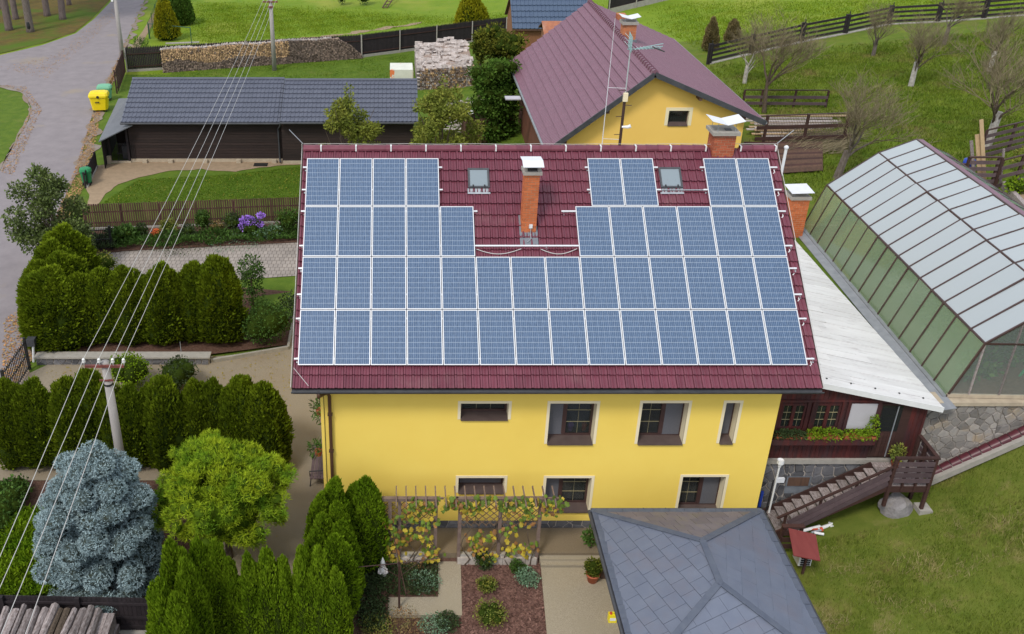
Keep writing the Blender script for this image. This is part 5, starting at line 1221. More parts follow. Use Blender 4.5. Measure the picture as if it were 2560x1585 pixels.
for pts, mt, rot in faces:
    e0 = pts[0]; ex = (pts[-1]-pts[0]).normalized(); nn = (pts[1]-pts[0]).cross(pts[-1]-pts[0]).normalized()
    if nn.z < 0: nn = -nn
    ey = nn.cross(ex)
    if ey.z < 0: ex = -ex; e0 = pts[-1]; ey = nn.cross(ex)
    loc = [((p-e0).dot(ex), (p-e0).dot(ey)) for p in pts]
    ar = sum(loc[i][0]*loc[(i+1) % len(loc)][1]-loc[(i+1) % len(loc)][0]*loc[i][1] for i in range(len(loc)))
    if ar < 0: loc = loc[::-1]
    Wr = max(p[0] for p in loc); Hr = max(p[1] for p in loc); ca, sa_ = math.cos(R(rot)), math.sin(R(rot))
    sw, sh = .46, .40; M4 = frame(e0, ex, ey, nn)
    cxm, cym = Wr/2, Hr/2
    for j in range(-14, 15):
        for i in range(-14, 15):
            px_, py_ = (i+.5*(j % 2))*sw, j*sh
            rect = [(px_,py_),(px_+sw,py_),(px_+sw,py_+sh),(px_,py_+sh)]
            poly = [(cxm+x*ca-y*sa_, cym+x*sa_+y*ca) for x, y in rect]
            for q in range(len(loc)):
                p, p2 = loc[q], loc[(q+1) % len(loc)]; a_, b_ = (p2[1]-p[1]), -(p2[0]-p[0]); cc = a_*p[0]+b_*p[1]; ll = math.hypot(a_, b_)
                poly = clip(poly, a_, b_, cc-.008*ll)
                if len(poly) < 3: break
            if len(poly) < 3 or area(poly) < .012: continue
            g = .005; c_ = (sum(p[0] for p in poly)/len(poly), sum(p[1] for p in poly)/len(poly)); tl_ = random.uniform(.004, .010)
            pin = []
            for p in poly:
                dd = math.hypot(p[0]-c_[0], p[1]-c_[1]); kk = 1-g/max(dd, .02); qx, qy = c_[0]+(p[0]-c_[0])*kk, c_[1]+(p[1]-c_[1])*kk
                lx_, ly_ = (qx-cxm)*ca+(qy-cym)*sa_, -(qx-cxm)*sa_+(qy-cym)*ca
                pin.append((qx, qy, .004+tl_*max(0, 1-(ly_-py_)/sh)+.004*(lx_-px_)/sw))
            nP = len(pin); MB().add([(p[0],p[1],-.01) for p in pin]+pin, [tuple(range(nP, 2*nP))]+[(k, (k+1) % nP, nP+(k+1) % nP, nP+k) for k in range(nP)]).build('slate', MT[mt], deck, m=M4)
for p, q in ((A,K1),(B,K1),(K1,K2),(K2,C),(K2,D)):
    hcap = MB(); d_ = (q-p); n_ = max(2, int(d_.length/.34))
    for k in range(n_):
        a_, b_ = p+d_*(k/n_), p+d_*((k+1.08)/n_); hcap = MB(); hcap.beam(a_+Vector((0,0,.028)), b_+Vector((0,0,.018)), .17, .022); hcap.build('hip_slate', MT['slate_trim'], deck)
for p, q in ((A,B),(B,C),(C,D),(D,A)):
    d_ = (q-p); n_ = max(2, int(d_.length/.42)); inw = Vector((gxm,(gyb+gyf)/2,EZ))-(p+q)/2; inw.z = 0; inw.normalize()
    for k in range(n_):
        a_, b_ = p+d_*(k/n_)+inw*.09, p+d_*((k+.97)/n_)+inw*.09; MB().beam(a_+Vector((0,0,.052)), b_+Vector((0,0,.060)), .20, .016).build('edge_slate', MT['slate_trim'], deck)
    MB().beam(p+Vector((0,0,-.09))+inw*.03, q+Vector((0,0,-.09))+inw*.03, .04, .16).build('fascia', MT['timber_brown'], pav)
    MB().tube([p-inw*.05+Vector((0,0,-.03)), q-inw*.05+Vector((0,0,-.03))], .055, 8).build('gutter', MT['gutter_dark'], pav)
for x in (gx0+.45, gx1-.45):
    for y in (gyb-.45, gyf+.45): MB().box(x-.08, x+.08, y-.08, y+.08, -.25, EZ-.02).build('post', MT['timber_brown'], pav)
for x in (gx0+1.5, gxm-.3, gx1-1.6): MB().box(x-.02, x+.02, gyb+.02, gyb+.05, EZ-.02, EZ+.05).build('gutter_hook', MT['iron'], pav)
# ------------------------------------------------------------------ fences
def pick_mesh(name, w, h, t, mt, point=.0):
    m = MB()
    if point: m.prism([(-w/2,-t/2,0),(w/2,-t/2,0),(w/2,-t/2,h-point),(0,-t/2,h),(-w/2,-t/2,h-point)], (0,t,0))
    else: m.box(-w/2, w/2, -t/2, t/2, 0, h)
    return m.mesh(name, MT[mt])
def fence(nm, label, p0, p1, h, bw, pitch, mt, mt_rail, rails, posts, point=0., base=None, bname='picket', pside=1, hpost=None, group=None, zoff=.05, rw=.07, pmt=None):
    p0, p1 = Vector(p0), Vector(p1); d = p1-p0; L = d.length; dn = d.normalized(); ang = math.atan2(d.y, d.x); sd = Vector((-dn.y, dn.x, 0)).normalized()
    t = thing(nm, (p0+p1)/2, label, 'fence', group)
    if bw:
        me = pick_mesh(bname, bw, h, .022, mt, point); n = int(L/pitch)
        rg = random.Random(int(L*10))
        for k in range(n+1):
            p = p0+dn*min(L, k*pitch); put(bname, me, t, T(p.x, p.y, p.z+zoff+rg.uniform(-.012,.012)) @ RZ(ang+rg.uniform(-.02,.02)))
    for rz2 in rails: MB().beam(p0+Vector((0,0,rz2))-sd*.035*pside, p1+Vector((0,0,rz2))-sd*.035*pside, .04, rw).build('rail', MT[mt_rail], t)
    for k in range(posts+1):
        p = p0+d*(k/max(1, posts))-sd*.09*pside; MB().box(p.x-.045, p.x+.045, p.y-.045, p.y+.045, p.z-.2, p.z+(hpost or h)).build('post', MT[pmt or mt_rail], t)
    if base: MB().beam(p0+Vector((0,0,base/2-.1)), p1+Vector((0,0,base/2-.1)), .12, base+.2).build('base_wall', MT['concrete'], t)
    return t
fence('picket_fence', 'brown picket fence behind the flower bed', PZ(205,548), PZ(735,529), 1.30, .085, .115, 'picket', 'picket', (.35,.95), 6, base=.1, pside=-1, zoff=.12)
fence('board_fence', 'dark board fence with sawtooth top behind the firewood', PZ(304,171), PZ(862,137), 1.95, .13, .135, 'black_fence', 'wood_dark', (.4,1.4), 6, point=.14, base=.18, bname='board', pside=1, pmt='concrete')
fence('board_fence', 'dark sawtooth board fence between firewood block and blue roofed hut', PZ(862,137), PZ(1205,92), 1.95, .13, .135, 'black_fence', 'wood_dark', (.4,1.5), 4, point=.14, base=.22, bname='board', pside=1, pmt='concrete')
fence('slat_fence', 'brown upright slat fence at the shed corner by the road', PZ(300,172), PZ(282,222), 1.75, .12, .2, 'wood_dark', 'wood_dark', (.4,1.5), 2, bname='board', pside=1)
fence('roadside_fence', 'dark low boarded fence between lawn and road with concrete base', PZ(232,398), PZ(208,448), .95, .10, .11, 'black_fence', 'black_fence', (.3,.8), 3, bname='board', base=.12)
fence('far_board_fence', 'dark board fence high behind the outbuilding roof', PG(1450,34), PG(1640,-12), 2.0, .16, .165, 'black_fence', 'wood_dark', (.5,1.8), 3, bname='board', base=.5, pmt='concrete')
fence('enclosure_fence', 'weathered brown paling fence beside the outbuilding wall', PZ(1105,350,.6), PZ(1222,332,.6), 1.6, .10, .13, 'timber_brown', 'timber_brown', (.4,1.3), 3, bname='paling')
fence('enclosure_fence', 'weathered brown paling fence running back along the outbuilding', PZ(1100,345,.6), PZ(1220,262,.6), 1.5, .10, .15, 'timber_brown', 'timber_brown', (.4,1.2), 3, bname='paling')

# post and rail fence up the hill
hf = thing('hill_rail_fence', (30, 67, 5), 'dark post and rail fence on a concrete strip across the hill', 'fence')
hp = []
for (u, v, zz) in ((1690,152,3.3),(1790,128,3.8),(1910,100,4.4),(2015,80,4.9),(2118,58,5.4),(2235,52,6.0),(2345,44,6.5),(2470,34,7.1)):
    p = PG(u, v); hp.append(p); MB().box(p.x-.15, p.x+.15, p.y-.1, p.y+.1, H(p.x,p.y)-.5, p.z+1.35).build('post', MT['black_fence'], hf)
    MB().tube([(p.x,p.y-.15,p.z),(p.x,p.y-.15,p.z+1.6)], .035, 6).build('iron_stake', MT['iron'], hf)
for a, b in zip(hp[:-1], hp[1:]):
    for k in range(4): MB().beam(a+Vector((0,0,.22+k*.32)), b+Vector((0,0,.22+k*.32)), .05, .15).build('rail', MT['black_fence'], hf)
    MB().beam(a+Vector((0,-.05,-.25)), b+Vector((0,-.05,-.25)), .3, .6).build('base_wall', MT['concrete'], hf)

# railings, plank platform and brush bank right of the outbuilding
dk1 = thing('rear_railing', (24, 54, 4), 'brown two board railing on the lawn above the plank deck', 'railing')
a, b = PG(1770,255), PG(1968,257)
for t in (.0, .22, .62, 1.): p = a.lerp(b, t); MB().box(p.x-.05, p.x+.05, p.y-.05, p.y+.05, p.z-.7, p.z+1.0).build('post', MT['wood_dark'], dk1)
for z in (.25, .62): MB().beam(a+Vector((0,-.07,z)), b+Vector((0,-.07,z)), .03, .17).build('board', MT['bench_wood'], dk1)
MB().beam(a+Vector((0,0,1.02)), b+Vector((0,0,1.02)), .1, .05).build('handrail', MT['wood_dark'], dk1)
dk2 = thing('mesh_railing', (23, 47, 3.4), 'brown railing with wire mesh in front of pale stacked planks', 'railing')
a, b = PG(1795,352), PG(2025,346)
for t in (.1, .52, .93): p = a.lerp(b, t); MB().box(p.x-.06, p.x+.06, p.y-.06, p.y+.06, p.z-.6, p.z+1.75).build('post', MT['brown_metal'], dk2)
for z in (.5, 1.1): MB().beam(a+Vector((0,-.08,z)), b+Vector((0,-.08,z)), .04, .2).build('board', MT['brown_metal'], dk2)
MB().beam(a+Vector((0,0,1.72)), b+Vector((0,0,1.72)), .08, .05).build('handrail', MT['brown_metal'], dk2)
wm_ = MB(); n = 60
for k in range(n): p = a.lerp(b, k/n); wm_.beam(p+Vector((0,-.05,.05)), p+Vector((0,-.05,1.7)), .012, .012)
for k in range(14): wm_.beam(a+Vector((0,-.05,.1+k*.12)), b+Vector((0,-.05,.1+k*.12)), .010, .010)
wm_.build('wire_mesh', MT['brown_metal'], dk2, kind='stuff')
pk = thing('plank_stack', (24, 48.5, 3.4), 'pale weathered planks stacked behind the mesh railing', 'planks')
rg = random.Random(5)
for k in range(16):
    y = a.y+.5+k*.17; x0 = a.x+.4+rg.uniform(-.2,.5); L = rg.uniform(4.5, 6.2); z = a.z+.12+.06*(k % 4)+.03*k
    brick_obj(pk, 'log_pale' if k % 3 else 'wood_raw', x0, x0+L, y-.09, y+.09, z, z+.05, 'plank')
bk_ = thing('slatted_bank', (20, 42.6, 2.2), 'dark reddish brown board bank below the mesh railing', 'bank')
a2, b2 = PG(1795,352,.2), PG(1960,352,.2); c2_, d2_ = PG(1960,412,.12), PG(1800,425,.12)
for k in range(15):
    t = k/15; p, q = a2.lerp(d2_, t), b2.lerp(c2_, t); p.x -= .5
    MB().beam(p, q, .26, .07, (0,-.5,.85)).build('board', MT['timber_brown' if k % 3 else 'wood_dark'], bk_)

# gate, railings, planks and barrel above the greenhouse
rgte = thing('garden_gate', (29, 43.5, 4.2), 'dark brown board gate and railing at the vegetable beds', 'gate')
g0, g1 = PG(2290,455), PG(2368,455); gzz = g0.z
for x in (g0.x, g1.x, g1.x+.1): MB().box(x-.06, x+.06, g0.y-.06, g0.y+.06, gzz-.4, gzz+1.6).build('post', MT['brown_metal'], rgte)
for k in range(5): MB().box(g0.x, g1.x, g0.y-.1, g0.y-.07, gzz+.1+k*.3, gzz+.27+k*.3).build('board', MT['bench_wood'], rgte)
MB().box(g0.x-.05, g1.x+.05, g0.y-.08, g0.y+.05, gzz+1.58, gzz+1.64).build('handrail', MT['brown_metal'], rgte)
def railing(nm, label, p, q, nb=4, h=1.3, mt='bench_wood', posts=3):
    t = thing(nm, (p+q)/2, label, 'railing')
    for k in range(nb): MB().beam(p+Vector((0,-.05,.15+k*h/nb)), q+Vector((0,-.05,.15+k*h/nb)), .03, .17).build('board', MT[mt], t)
    for k in range(posts): r = p.lerp(q, k/(posts-1)); MB().box(r.x-.05, r.x+.05, r.y-.04, r.y+.06, r.z-.5, r.z+h+.1).build('post', MT['brown_metal'], t)
    MB().beam(p+Vector((0,0,h+.12)), q+Vector((0,0,h+.12)), .09, .05).build('handrail', MT['brown_metal'], t); return t
railing('board_railing', 'brown board railing climbing the slope behind the leaning planks', PG(2335,378), PG(2470,345))
railing('board_railing', 'brown board railing from the gate towards the yellow shrub', PG(2372,450), PG(2470,425), 3, 1.25)
railing('board_railing', 'brown board railing between greenhouse ridge and gate', PG(2255,450), PG(2290,452), 3, 1.1, posts=2)
lp_ = thing('leaning_planks', (29.5, 44.5, 4.2), 'tall raw planks leaning beside the gate', 'planks')
for k, (u, vt, w) in enumerate(((2316,335,.14),(2332,320,.26),(2340,285,.17))):
    p = PG(u+8, 440); q = PY(u, vt, p.y+.6); MB().beam(p, q, w, .04, (0,-1,0)).build('plank', MT['wood_raw' if k else 'wood_grey'], lp_)
p = PG(2302,422); o = MB().lathe([(.02,0),(.26,.02),(.28,.25),(.26,.45),(.28,.65),(.25,.86),(.1,.9)], 14, (p.x, p.y, p.z)).build('blue_barrel', MT['blue_plastic'], smooth=True); tag(o, 'blue plastic barrel standing by the garden gate', 'barrel')
rb_ = thing('raised_bed', (31, 40.5, 4.2), 'raised vegetable bed with timber edging and bare soil', 'garden bed')
q0, q1, q2 = PZ(2392,448,4.3), PZ(2475,540,4.3), PZ(2475,428,4.3)
MB().prism([q0, q1, q1+Vector((4,0,0)), q2+Vector((4,2,0)), q2], (0,0,.16)).build('soil', MT['sand'], rb_)
MB().beam(q0+Vector((0,0,.1)), q1+Vector((0,0,.1)), .2, .4).build('edging', MT['wood_grey'], rb_); MB().beam(q0+Vector((0,0,.1)), q2+Vector((0,0,.1)), .14, .36).build('edging', MT['wood_grey'], rb_)
pp = PZ(2385,440,4.3); o = MB().beam(pp, PY(2394,355,pp.y+.1), .08, .08).build('bed_stake', MT['wood_grey']); tag(o, 'pale upright stake at the corner of raised bed', 'stake')
pth = MB().face([PZ(2290,456,4.12), PZ(2360,456,4.12), PZ(2475,560,4.12), PZ(2430,590,4.12)]).build('concrete_path', MT['concrete']); pth['kind'] = 'structure'
p = PZ(2150,308,4.05); o = MB().prism([PZ(2136,297,4.06), PZ(2146,295,4.06), PZ(2166,323,4.06), PZ(2152,325,4.06)], (0,0,.06)).build('stepping_slab', MT['concrete_warm']); tag(o, 'pale concrete slab lying in the orchard grass behind greenhouse', 'slab')

# ------------------------------------------------------------------ firewood
def log_front(nm, parent, p0, p1, h, r, mts, seed, top_fn, depth=.45):
    """log ends packed on an upright face from p0 to p1"""
    rg = random.Random(seed); d = (p1-p0); L = d.length; dn = d.normalized(); nrm_ = Vector((dn.y, -dn.x, 0))
    if nrm_.y > 0: nrm_ = -nrm_
    out = {k: MB() for k in mts}; z = r*.8; row = 0
    while z < h*1.1:
        x = r*(1+.5*(row % 2))
        while x < L:
            hh = top_fn(x/L)
            if z < hh:
                c = p0+dn*(x+rg.uniform(-.25,.25)*r)+Vector((0,0,z+rg.uniform(-.2,.2)*r)); rr = r*rg.uniform(.65,1.05); out_ = rg.uniform(0,.09)
                k = mts[0] if rg.random() < .0 else None
                for name, test in mts.items():
                    if test(x/L, z/hh, rg): k = name; break
                m = out[k]; n = rg.choice((4,5,6)); a0 = rg.random()*6.28; b = len(m.v)
                ring = [(math.cos(a0+6.283*i/n)*rr*rg.uniform(.75,1.1), math.sin(a0+6.283*i/n)*rr*rg.uniform(.75,1.1)) for i in range(n)]
                for dd in (out_, -.2):
                    for (s1, s2) in ring: m.v.append(tuple(c+dn*s1+Vector((0,0,s2))+nrm_*dd))
                m.f.append(tuple(b+i for i in range(n))); m.mi.append(0)
                for i in range(n): j = (i+1) % n; m.f.append((b+i, b+n+i, b+n+j, b+j)); m.mi.append(0)
            x += r*1.75
        z += r*1.55; row += 1
    for k, m in out.items():
        if m.v: m.build('log_ends', MT[k], parent, kind='stuff')
def split_logs(parent, items, mt, nm='split_log'):
    pm = MB().prism([(-.5,-.5,-.5),(-.5,.5,-.5),(-.5,.05,.5)], (1,0,0)).mesh(nm, MT[mt])
    for (c, L, w, hh, rz2, rx) in items: put(nm, pm, parent, T(c) @ RZ(rz2) @ Matrix.Rotation(rx, 4, 'X') @ Matrix.Diagonal((L, w, hh, 1)))
fw1 = thing('firewood_stack', PZ(620,155), 'long stack of split firewood against the dark board fence', 'firewood')
p0, p1 = PZ(388,174), PZ(866,139); tf1 = lambda t: 1.86+.06*math.sin(t*23) if t < .87 else max(.12, 1.86*(1-(t-.87)/.13)**.7)
log_front('f', fw1, p0, p1, 1.95, .075, {'log_end': lambda t, z, r: (t < .62 and z > .42+.10*math.sin(t*19) and r.random() < .95), 'log_end_old': lambda t, z, r: True}, 3, tf1)
d = p1-p0; MB().prism([p0+Vector((.05,.12,0)), p0+d*.93+Vector((0,.12,0)), p0+d*.93+Vector((0,.12,.8)), p0+d*.87+Vector((0,.12,1.75)), p0+Vector((.05,.12,1.75))], (0,.45,0)).build('log_core', MT['log_end_old'], fw1)
rg = random.Random(8); it = []
for k in range(95):
    t = k/95*.84; c = p0+d*t+Vector((0, .25+rg.uniform(-.1,.1), tf1(t)+.03)); it.append((c, .4*rg.uniform(.8,1.2), .16, .11*rg.uniform(.7,1.3), math.pi/2+rg.uniform(-.5,.5), rg.uniform(-.3,.3)))
split_logs(fw1, it, 'log_pale')
fw2 = thing('firewood_block', PZ(1055,190), 'square block of pale split firewood beside the grey roofed shed', 'firewood')
q0, q1 = PZ(1000,222), PZ(1128,222); tf2 = lambda t: 1.75+.3*t
log_front('f', fw2, q0, q1, 2.2, .085, {'log_pale': lambda t, z, r: r.random() < .3, 'log_end_old': lambda t, z, r: r.random() < .6, 'log_end': lambda t, z, r: True}, 5, tf2)
dep = 8.6; log_front('f', fw2, q0+Vector((.0,dep,0)), q0+Vector((-.01,0,0)), 1.9, .09, {'log_pale': lambda t, z, r: True}, 6, lambda t: 1.75+.25*math.sin(t*7))
MB().prism([q0+Vector((.06,.1,0)), q1+Vector((0,.1,0)), q1+Vector((0,.1,1.95)), q0+Vector((.06,.1,1.65))], (0,dep,0)).build('log_core', MT['log_end_old'], fw2)
it = []
for r_ in range(22):
    for k in range(11):
        t = (k+.5*(r_ % 2))/11; c = q0.lerp(q1, t)+Vector((0, .2+r_*.39+rg.uniform(-.1,.1), 1.74+.3*t+rg.uniform(-.06,.16)+.25*math.sin(r_*.5)*math.sin(k*.8)))
        it.append((c, .46*rg.uniform(.8,1.15), .24*rg.uniform(.7,1.2), .17*rg.uniform(.6,1.2), rg.uniform(-.3,.3)+(1.57 if rg.random() < .12 else 0), rg.uniform(-.4,.4)))
split_logs(fw2, it, 'log_pale')
# big logs in the near corner
fw3 = thing('log_pile', (-9, 17.4, ZB), 'pile of thick grey split logs below the dark fence', 'firewood')
rg = random.Random(12); x = -10.4; lx = []
prof_l = [(-.5,-.45),(.5,-.5),(.46,.2),(.1,.5),(-.42,.3)]
for k in range(18):
    w = rg.uniform(.13,.25); x += w+.012
    if x > PZ(252,1470,.75).x: break
    nl = 5; m = MB(); a0 = rg.uniform(-.06,.10); L = rg.uniform(1.0,1.18); hh = rg.uniform(.15,.24)
    pr = [(p[0]*rg.uniform(.8,1.1), p[1]*rg.uniform(.8,1.15)) for p in prof_l]; rings = 5; vv = []
    for j in range(rings):
        s1 = rg.uniform(.88,1.08); vv += [(p[0]*w*s1, -L/2+L*j/(rings-1), p[1]*hh*s1+rg.uniform(-.01,.01)) for p in pr]
    ff = [tuple(range(4,-1,-1)), tuple(range((rings-1)*5, rings*5))]+[(j*5+i, j*5+(i+1) % 5, (j+1)*5+(i+1) % 5, (j+1)*5+i) for j in range(rings-1) for i in range(5)]
    m.add(vv, ff); m.build('log', MT['wood_grey' if rg.random() < .8 else 'bark'], fw3, m=T(x-w/2, 17.86+rg.uniform(-.07,.07), .90-.02*k/3+rg.uniform(-.03,.05)) @ RZ(a0) @ Matrix.Rotation(rg.uniform(-.06,.06), 4, 'X'))
for lv in range(5):
    xx = -10.4
    while xx < -7.5:
        w = rg.uniform(.14,.22); brick_obj(fw3, 'wood_grey', xx, xx+w-.01, 17.32+rg.uniform(-.06,.02), 18.4, ZB+.02+lv*.20, ZB+.21+lv*.20, 'log'); xx += w
nf = thing('near_board_fence', (-8.8, 18.75, ZB), 'near black board fence between log pile and juniper', 'fence')
nf0, nf1 = Vector((-11.6, 18.75, ZB)), Vector((-6.45, 18.62, ZB)); me = pick_mesh('board', .11, 1.2, .022, 'black_fence'); ang = math.atan2((nf1-nf0).y, (nf1-nf0).x)
for k in range(45): p = nf0.lerp(nf1, k/44.); put('board', me, nf, T(p.x, p.y, p.z+.12) @ RZ(ang))
for z in (.3, .62, 1.12): MB().beam(nf0+Vector((0,-.04,z)), nf1+Vector((0,-.04,z)), .04, .08).build('rail', MT['black_fence'], nf)
for t in (.2, .6, 1.0): p = nf0.lerp(nf1, t); MB().box(p.x-.06, p.x+.06, p.y-.12, p.y-.02, ZB-.1, ZB+1.35).build('post', MT['black_fence'], nf)
MB().beam(nf0+Vector((0,-.06,.02)), nf1+Vector((0,-.06,.02)), .16, .22).build('base_wall', MT['concrete'], nf)
p = PZ(640,165,.0)

# tarpaulin covered box, brush pile
tb = thing('tarp_covered_stack', PZ(958,200), 'box shaped stack under a white tarpaulin printed with orange leaves', 'tarp')
p = PZ(958,215); q0 = PY(930,163,p.y); q1 = PY(985,158,p.y+1.2)
MB().box(q0.x, q1.x-.05, p.y-.4, p.y+1.6, 0, q0.z).build('tarp', MT['tarp'], tb); MB().box(q1.x-.05, q1.x, p.y-.6, p.y+1.4, .2, q0.z-.1).build('edge_board', MT['concrete_warm'], tb)
for k in range(9): MB().box(q0.x-.05+k*.2, q0.x+.1+k*.2, p.y-.45, p.y-.41, .05, .5).build('crate_slat', MT['wood_grey'], tb)
br_ = thing('brush_heap', PZ(1105,290,.5), 'heap of pale cut branches and white slabs beneath the olive tree', 'brush')
rg = random.Random(4); it = []
for k in range(120):
    p = PZ(rg.uniform(1065,1160), rg.uniform(245,320), .5); a = rg.uniform(0,6.28); L = rg.uniform(.5,1.5)
    it.append((p+Vector((0,0,rg.uniform(0,.5))), L, .06, .06, a, rg.uniform(-.3,.3)))
split_logs(br_, it, 'log_pale', 'branch')
for k in range(7):
    p = PZ(1138+rg.uniform(-10,14), 268+rg.uniform(-10,14), .7); MB().box(-.5,.5,-.18,.18,-.04,.04).build('slab', MT['white_paint'], br_, m=T(p+Vector((0,0,.1*k))) @ RZ(rg.uniform(-.6,.6)) @ Matrix.Rotation(rg.uniform(-.3,.3), 4, 'Y'))

# ------------------------------------------------------------------ poles and wires
def pole(nm, x, y, z0, z1, r0, r1, label):
    t = thing(nm, (x, y, z0), label, 'pole'); MB().tube([(x,y,z0-.3),(x,y,z1)], [r0,r1], 14).build('shaft', MT['pole_concrete'], t, True); return t
npy = 23.4; npt = PY(250, 862, npy); npx = npt.x; nz = npt.z
np_ = pole('utility_pole', npx, npy, 0, nz, .16, .115, 'concrete utility pole with red crossarm and insulators above the blue spruce')
cax = [PY(u, v, npy).x for u, v in ((203,858),(239,856),(272,858),(297,853))]
MB().box(npx-.55, npx+.58, npy-.16, npy-.10, nz-.12, nz-.04).build('crossarm', MT['crossarm'], np_)
MB().box(npx-.2, npx+.2, npy-.14, npy-.10, nz-.60, nz-.55).build('clamp', MT['crossarm'], np_); MB().tube([(npx,npy,nz-.8),(npx,npy,nz-.74)], .135, 12).build('band', MT['iron'], np_)
ins = MB().lathe([(.02,0),(.022,.07),(.05,.09),(.055,.13),(.035,.16),(.05,.18),(.03,.22)], 10).mesh('insulator', MT['porcelain'], True)
for x in cax: put('insulator', ins, np_, T(x, npy-.13, nz-.04))
fpy = 76.; fpt = PY(645, 2, fpy); fp = pole('utility_pole', fpt.x, fpy, 0, fpt.z+.4, .19, .14, 'concrete utility pole standing behind the long grey roofed shed')
MB().box(fpt.x-.6, fpt.x+.6, fpy-.2, fpy-.12, fpt.z-.1, fpt.z).build('crossarm', MT['crossarm'], fp); MB().box(fpt.x-.2, fpt.x+.2, fpy-.22, fpy-.1, fpt.z-.5, fpt.z-.38).build('clamp', MT['crossarm'], fp)
for k in range(4): put('insulator', ins, fp, T(fpt.x-.5+k*.33, fpy-.16, fpt.z))
lpp = PZ(293, 140); t = pole('street_lamp', lpp.x, lpp.y, 0, PY(272,-14,lpp.y).z, .2, .14, 'concrete street lamp pole at the fence corner by the road')
zt_ = PY(275,0,lpp.y).z; MB().box(lpp.x-.3, lpp.x-.12, lpp.y-.2, lpp.y+.1, zt_-.1, zt_+.35).build('lamp_head', MT['white_paint'], t)
names = ['outermost', 'second', 'third', 'innermost']
ends = [(0,1297), (0,1368), (22,1430), (62,1470)]
for k in range(4):
    a = Vector((cax[k], npy-.13, nz+.16)); b = Vector((fpt.x-.5+k*.33, fpy-.16, fpt.z+.2)); n = 24
    pts = [a.lerp(b, i/n)-Vector((0,0,.75*4*(i/n)*(1-i/n)*.5)) for i in range(n+1)]
    pe = PZ(ends[k][0], ends[k][1], nz-.15); dd = (pe-a); e = a+dd*(27./-dd.y)
    pts2 = [a.lerp(e, i/16)-Vector((0,0,.3*4*(i/16)*(1-i/16))) for i in range(16, 0, -1)]
    for q in pts2: q.z = max(q.z, nz-.55)
    wr = thing('power_line', a, f'{names[k]} power line wire of the two utility poles counted from the road', 'wire', 'power line wires'); MB().tube(pts2+pts, .0085, 5).build('wire', MT['wire'], wr)

# ------------------------------------------------------------------ bins, bench, figures, garden things
def wheelie(nm, p, w, h, mt, label, rz2=0., face=False):
    t = thing(nm, p, label, 'bin', rz=rz2); M4 = T(p) @ RZ(rz2)
    def loft(mb, rings):
        n = len(rings[0]); b = len(mb.v)
        for r_ in rings: mb.v += r_
        for j in range(len(rings)-1):
            for i in range(n): mb.f.append((b+j*n+i, b+j*n+(i+1) % n, b+(j+1)*n+(i+1) % n, b+(j+1)*n+i)); mb.mi.append(0)
        mb.f.append(tuple(b+n-1-i for i in range(n))); mb.mi.append(0); e = b+(len(rings)-1)*n; mb.f.append(tuple(e+i for i in range(n))); mb.mi.append(0)
        return mb
    def rr(hw, hd, z, c=.12): return [(-hw+c,-hd,z),(hw-c,-hd,z),(hw,-hd+c,z),(hw,hd-c,z),(hw-c,hd,z),(-hw+c,hd,z),(-hw,hd-c,z),(-hw,-hd+c,z)]
    loft(MB(), [rr(w*.40,w*.30,.16),rr(w*.44,w*.33,h*.40),rr(w*.49,w*.38,h*.74),rr(w*.51,w*.40,h*.76)]).build('body', MT[mt], t, m=M4)
    lid = MB(); 
    loft(lid, [rr(w*.52,w*.42,h*.765),rr(w*.52,w*.42,h*.84),rr(w*.48,w*.36,h*.95),rr(w*.36,w*.24,h*1.0)]).build('lid', MT[mt], t, m=M4)
    for sx in (-1, 1):
        for sy in (-1, 1): MB().tube([(sx*w*.34-.02,sy*w*.24,.09),(sx*w*.34+.02,sy*w*.24,.09)], .09, 10).build('wheel', MT['black_rubber'], t, m=M4)
        MB().box(sx*w*.5-.03, sx*w*.5+.03, -.05, .05, h*.66, h*.72).build('trunnion', MT['black_rubber'], t, m=M4)
    if face:
        MB().lathe([(.10,0),(.10,.012)], 14).build('throw_hole', MT['black_rubber'], t, m=M4 @ T(0,-w*.425,h*.80) @ Matrix.Rotation(math.pi/2, 4, 'X'))
        for (dx_, dz_, ww, hh) in ((-.20,.50,.07,.07),(-.10,.51,.08,.06),(.0,.5,.07,.08)): MB().box(dx_-ww/2, dx_+ww/2, -w*.395, -w*.38+.02, h*dz_, h*dz_+hh).build('sticker', MT['iron'], t, m=M4)
    return t
wheelie('waste_container', PZ(241,264), 1.28, 1.42, 'bin_yellow', 'bright yellow wheeled recycling container on the grass beside road', .12, True)
wheelie('waste_container', PZ(253,238), 1.0, 1.15, 'bin_pale', 'pale green wheeled container behind the yellow one', .1)
wheelie('small_bin', PZ(209,440), .62, 1.05, 'bin_green', 'green bin by the roadside fence behind the lilac', .1)

bx = HX0-.32; bench = thing('garden_bench', (bx, 24.4, 0), 'dark slatted garden bench against the yellow side wall', 'bench')
by0, by1 = PZ(748,1160,.42).y+.35, PZ(752,1080,.42).y+.3
for k in range(4): MB().box(bx-.30+k*.115, bx-.20+k*.115, by0, by1, .42, .45).build('seat_slat', MT['bench_wood'], bench)
for k in range(3): MB().box(bx+.19, bx+.215, by0, by1, .52+k*.13, .62+k*.13).build('back_slat', MT['bench_wood'], bench)
for y in (by0+.15, by1-.15):
    MB().tube([(bx-.32,y,0),(bx-.27,y,.4),(bx+.15,y,.41),(bx+.2,y,.95)], .022, 6).build('leg', MT['iron'], bench); MB().tube([(bx+.2,y,0),(bx+.12,y,.41)], .022, 6).build('leg', MT['iron'], bench)
    MB().tube([(bx-.3,y,.41),(bx-.32,y,.62),(bx+.18,y,.66)], .02, 6).build('armrest', MT['iron'], bench)

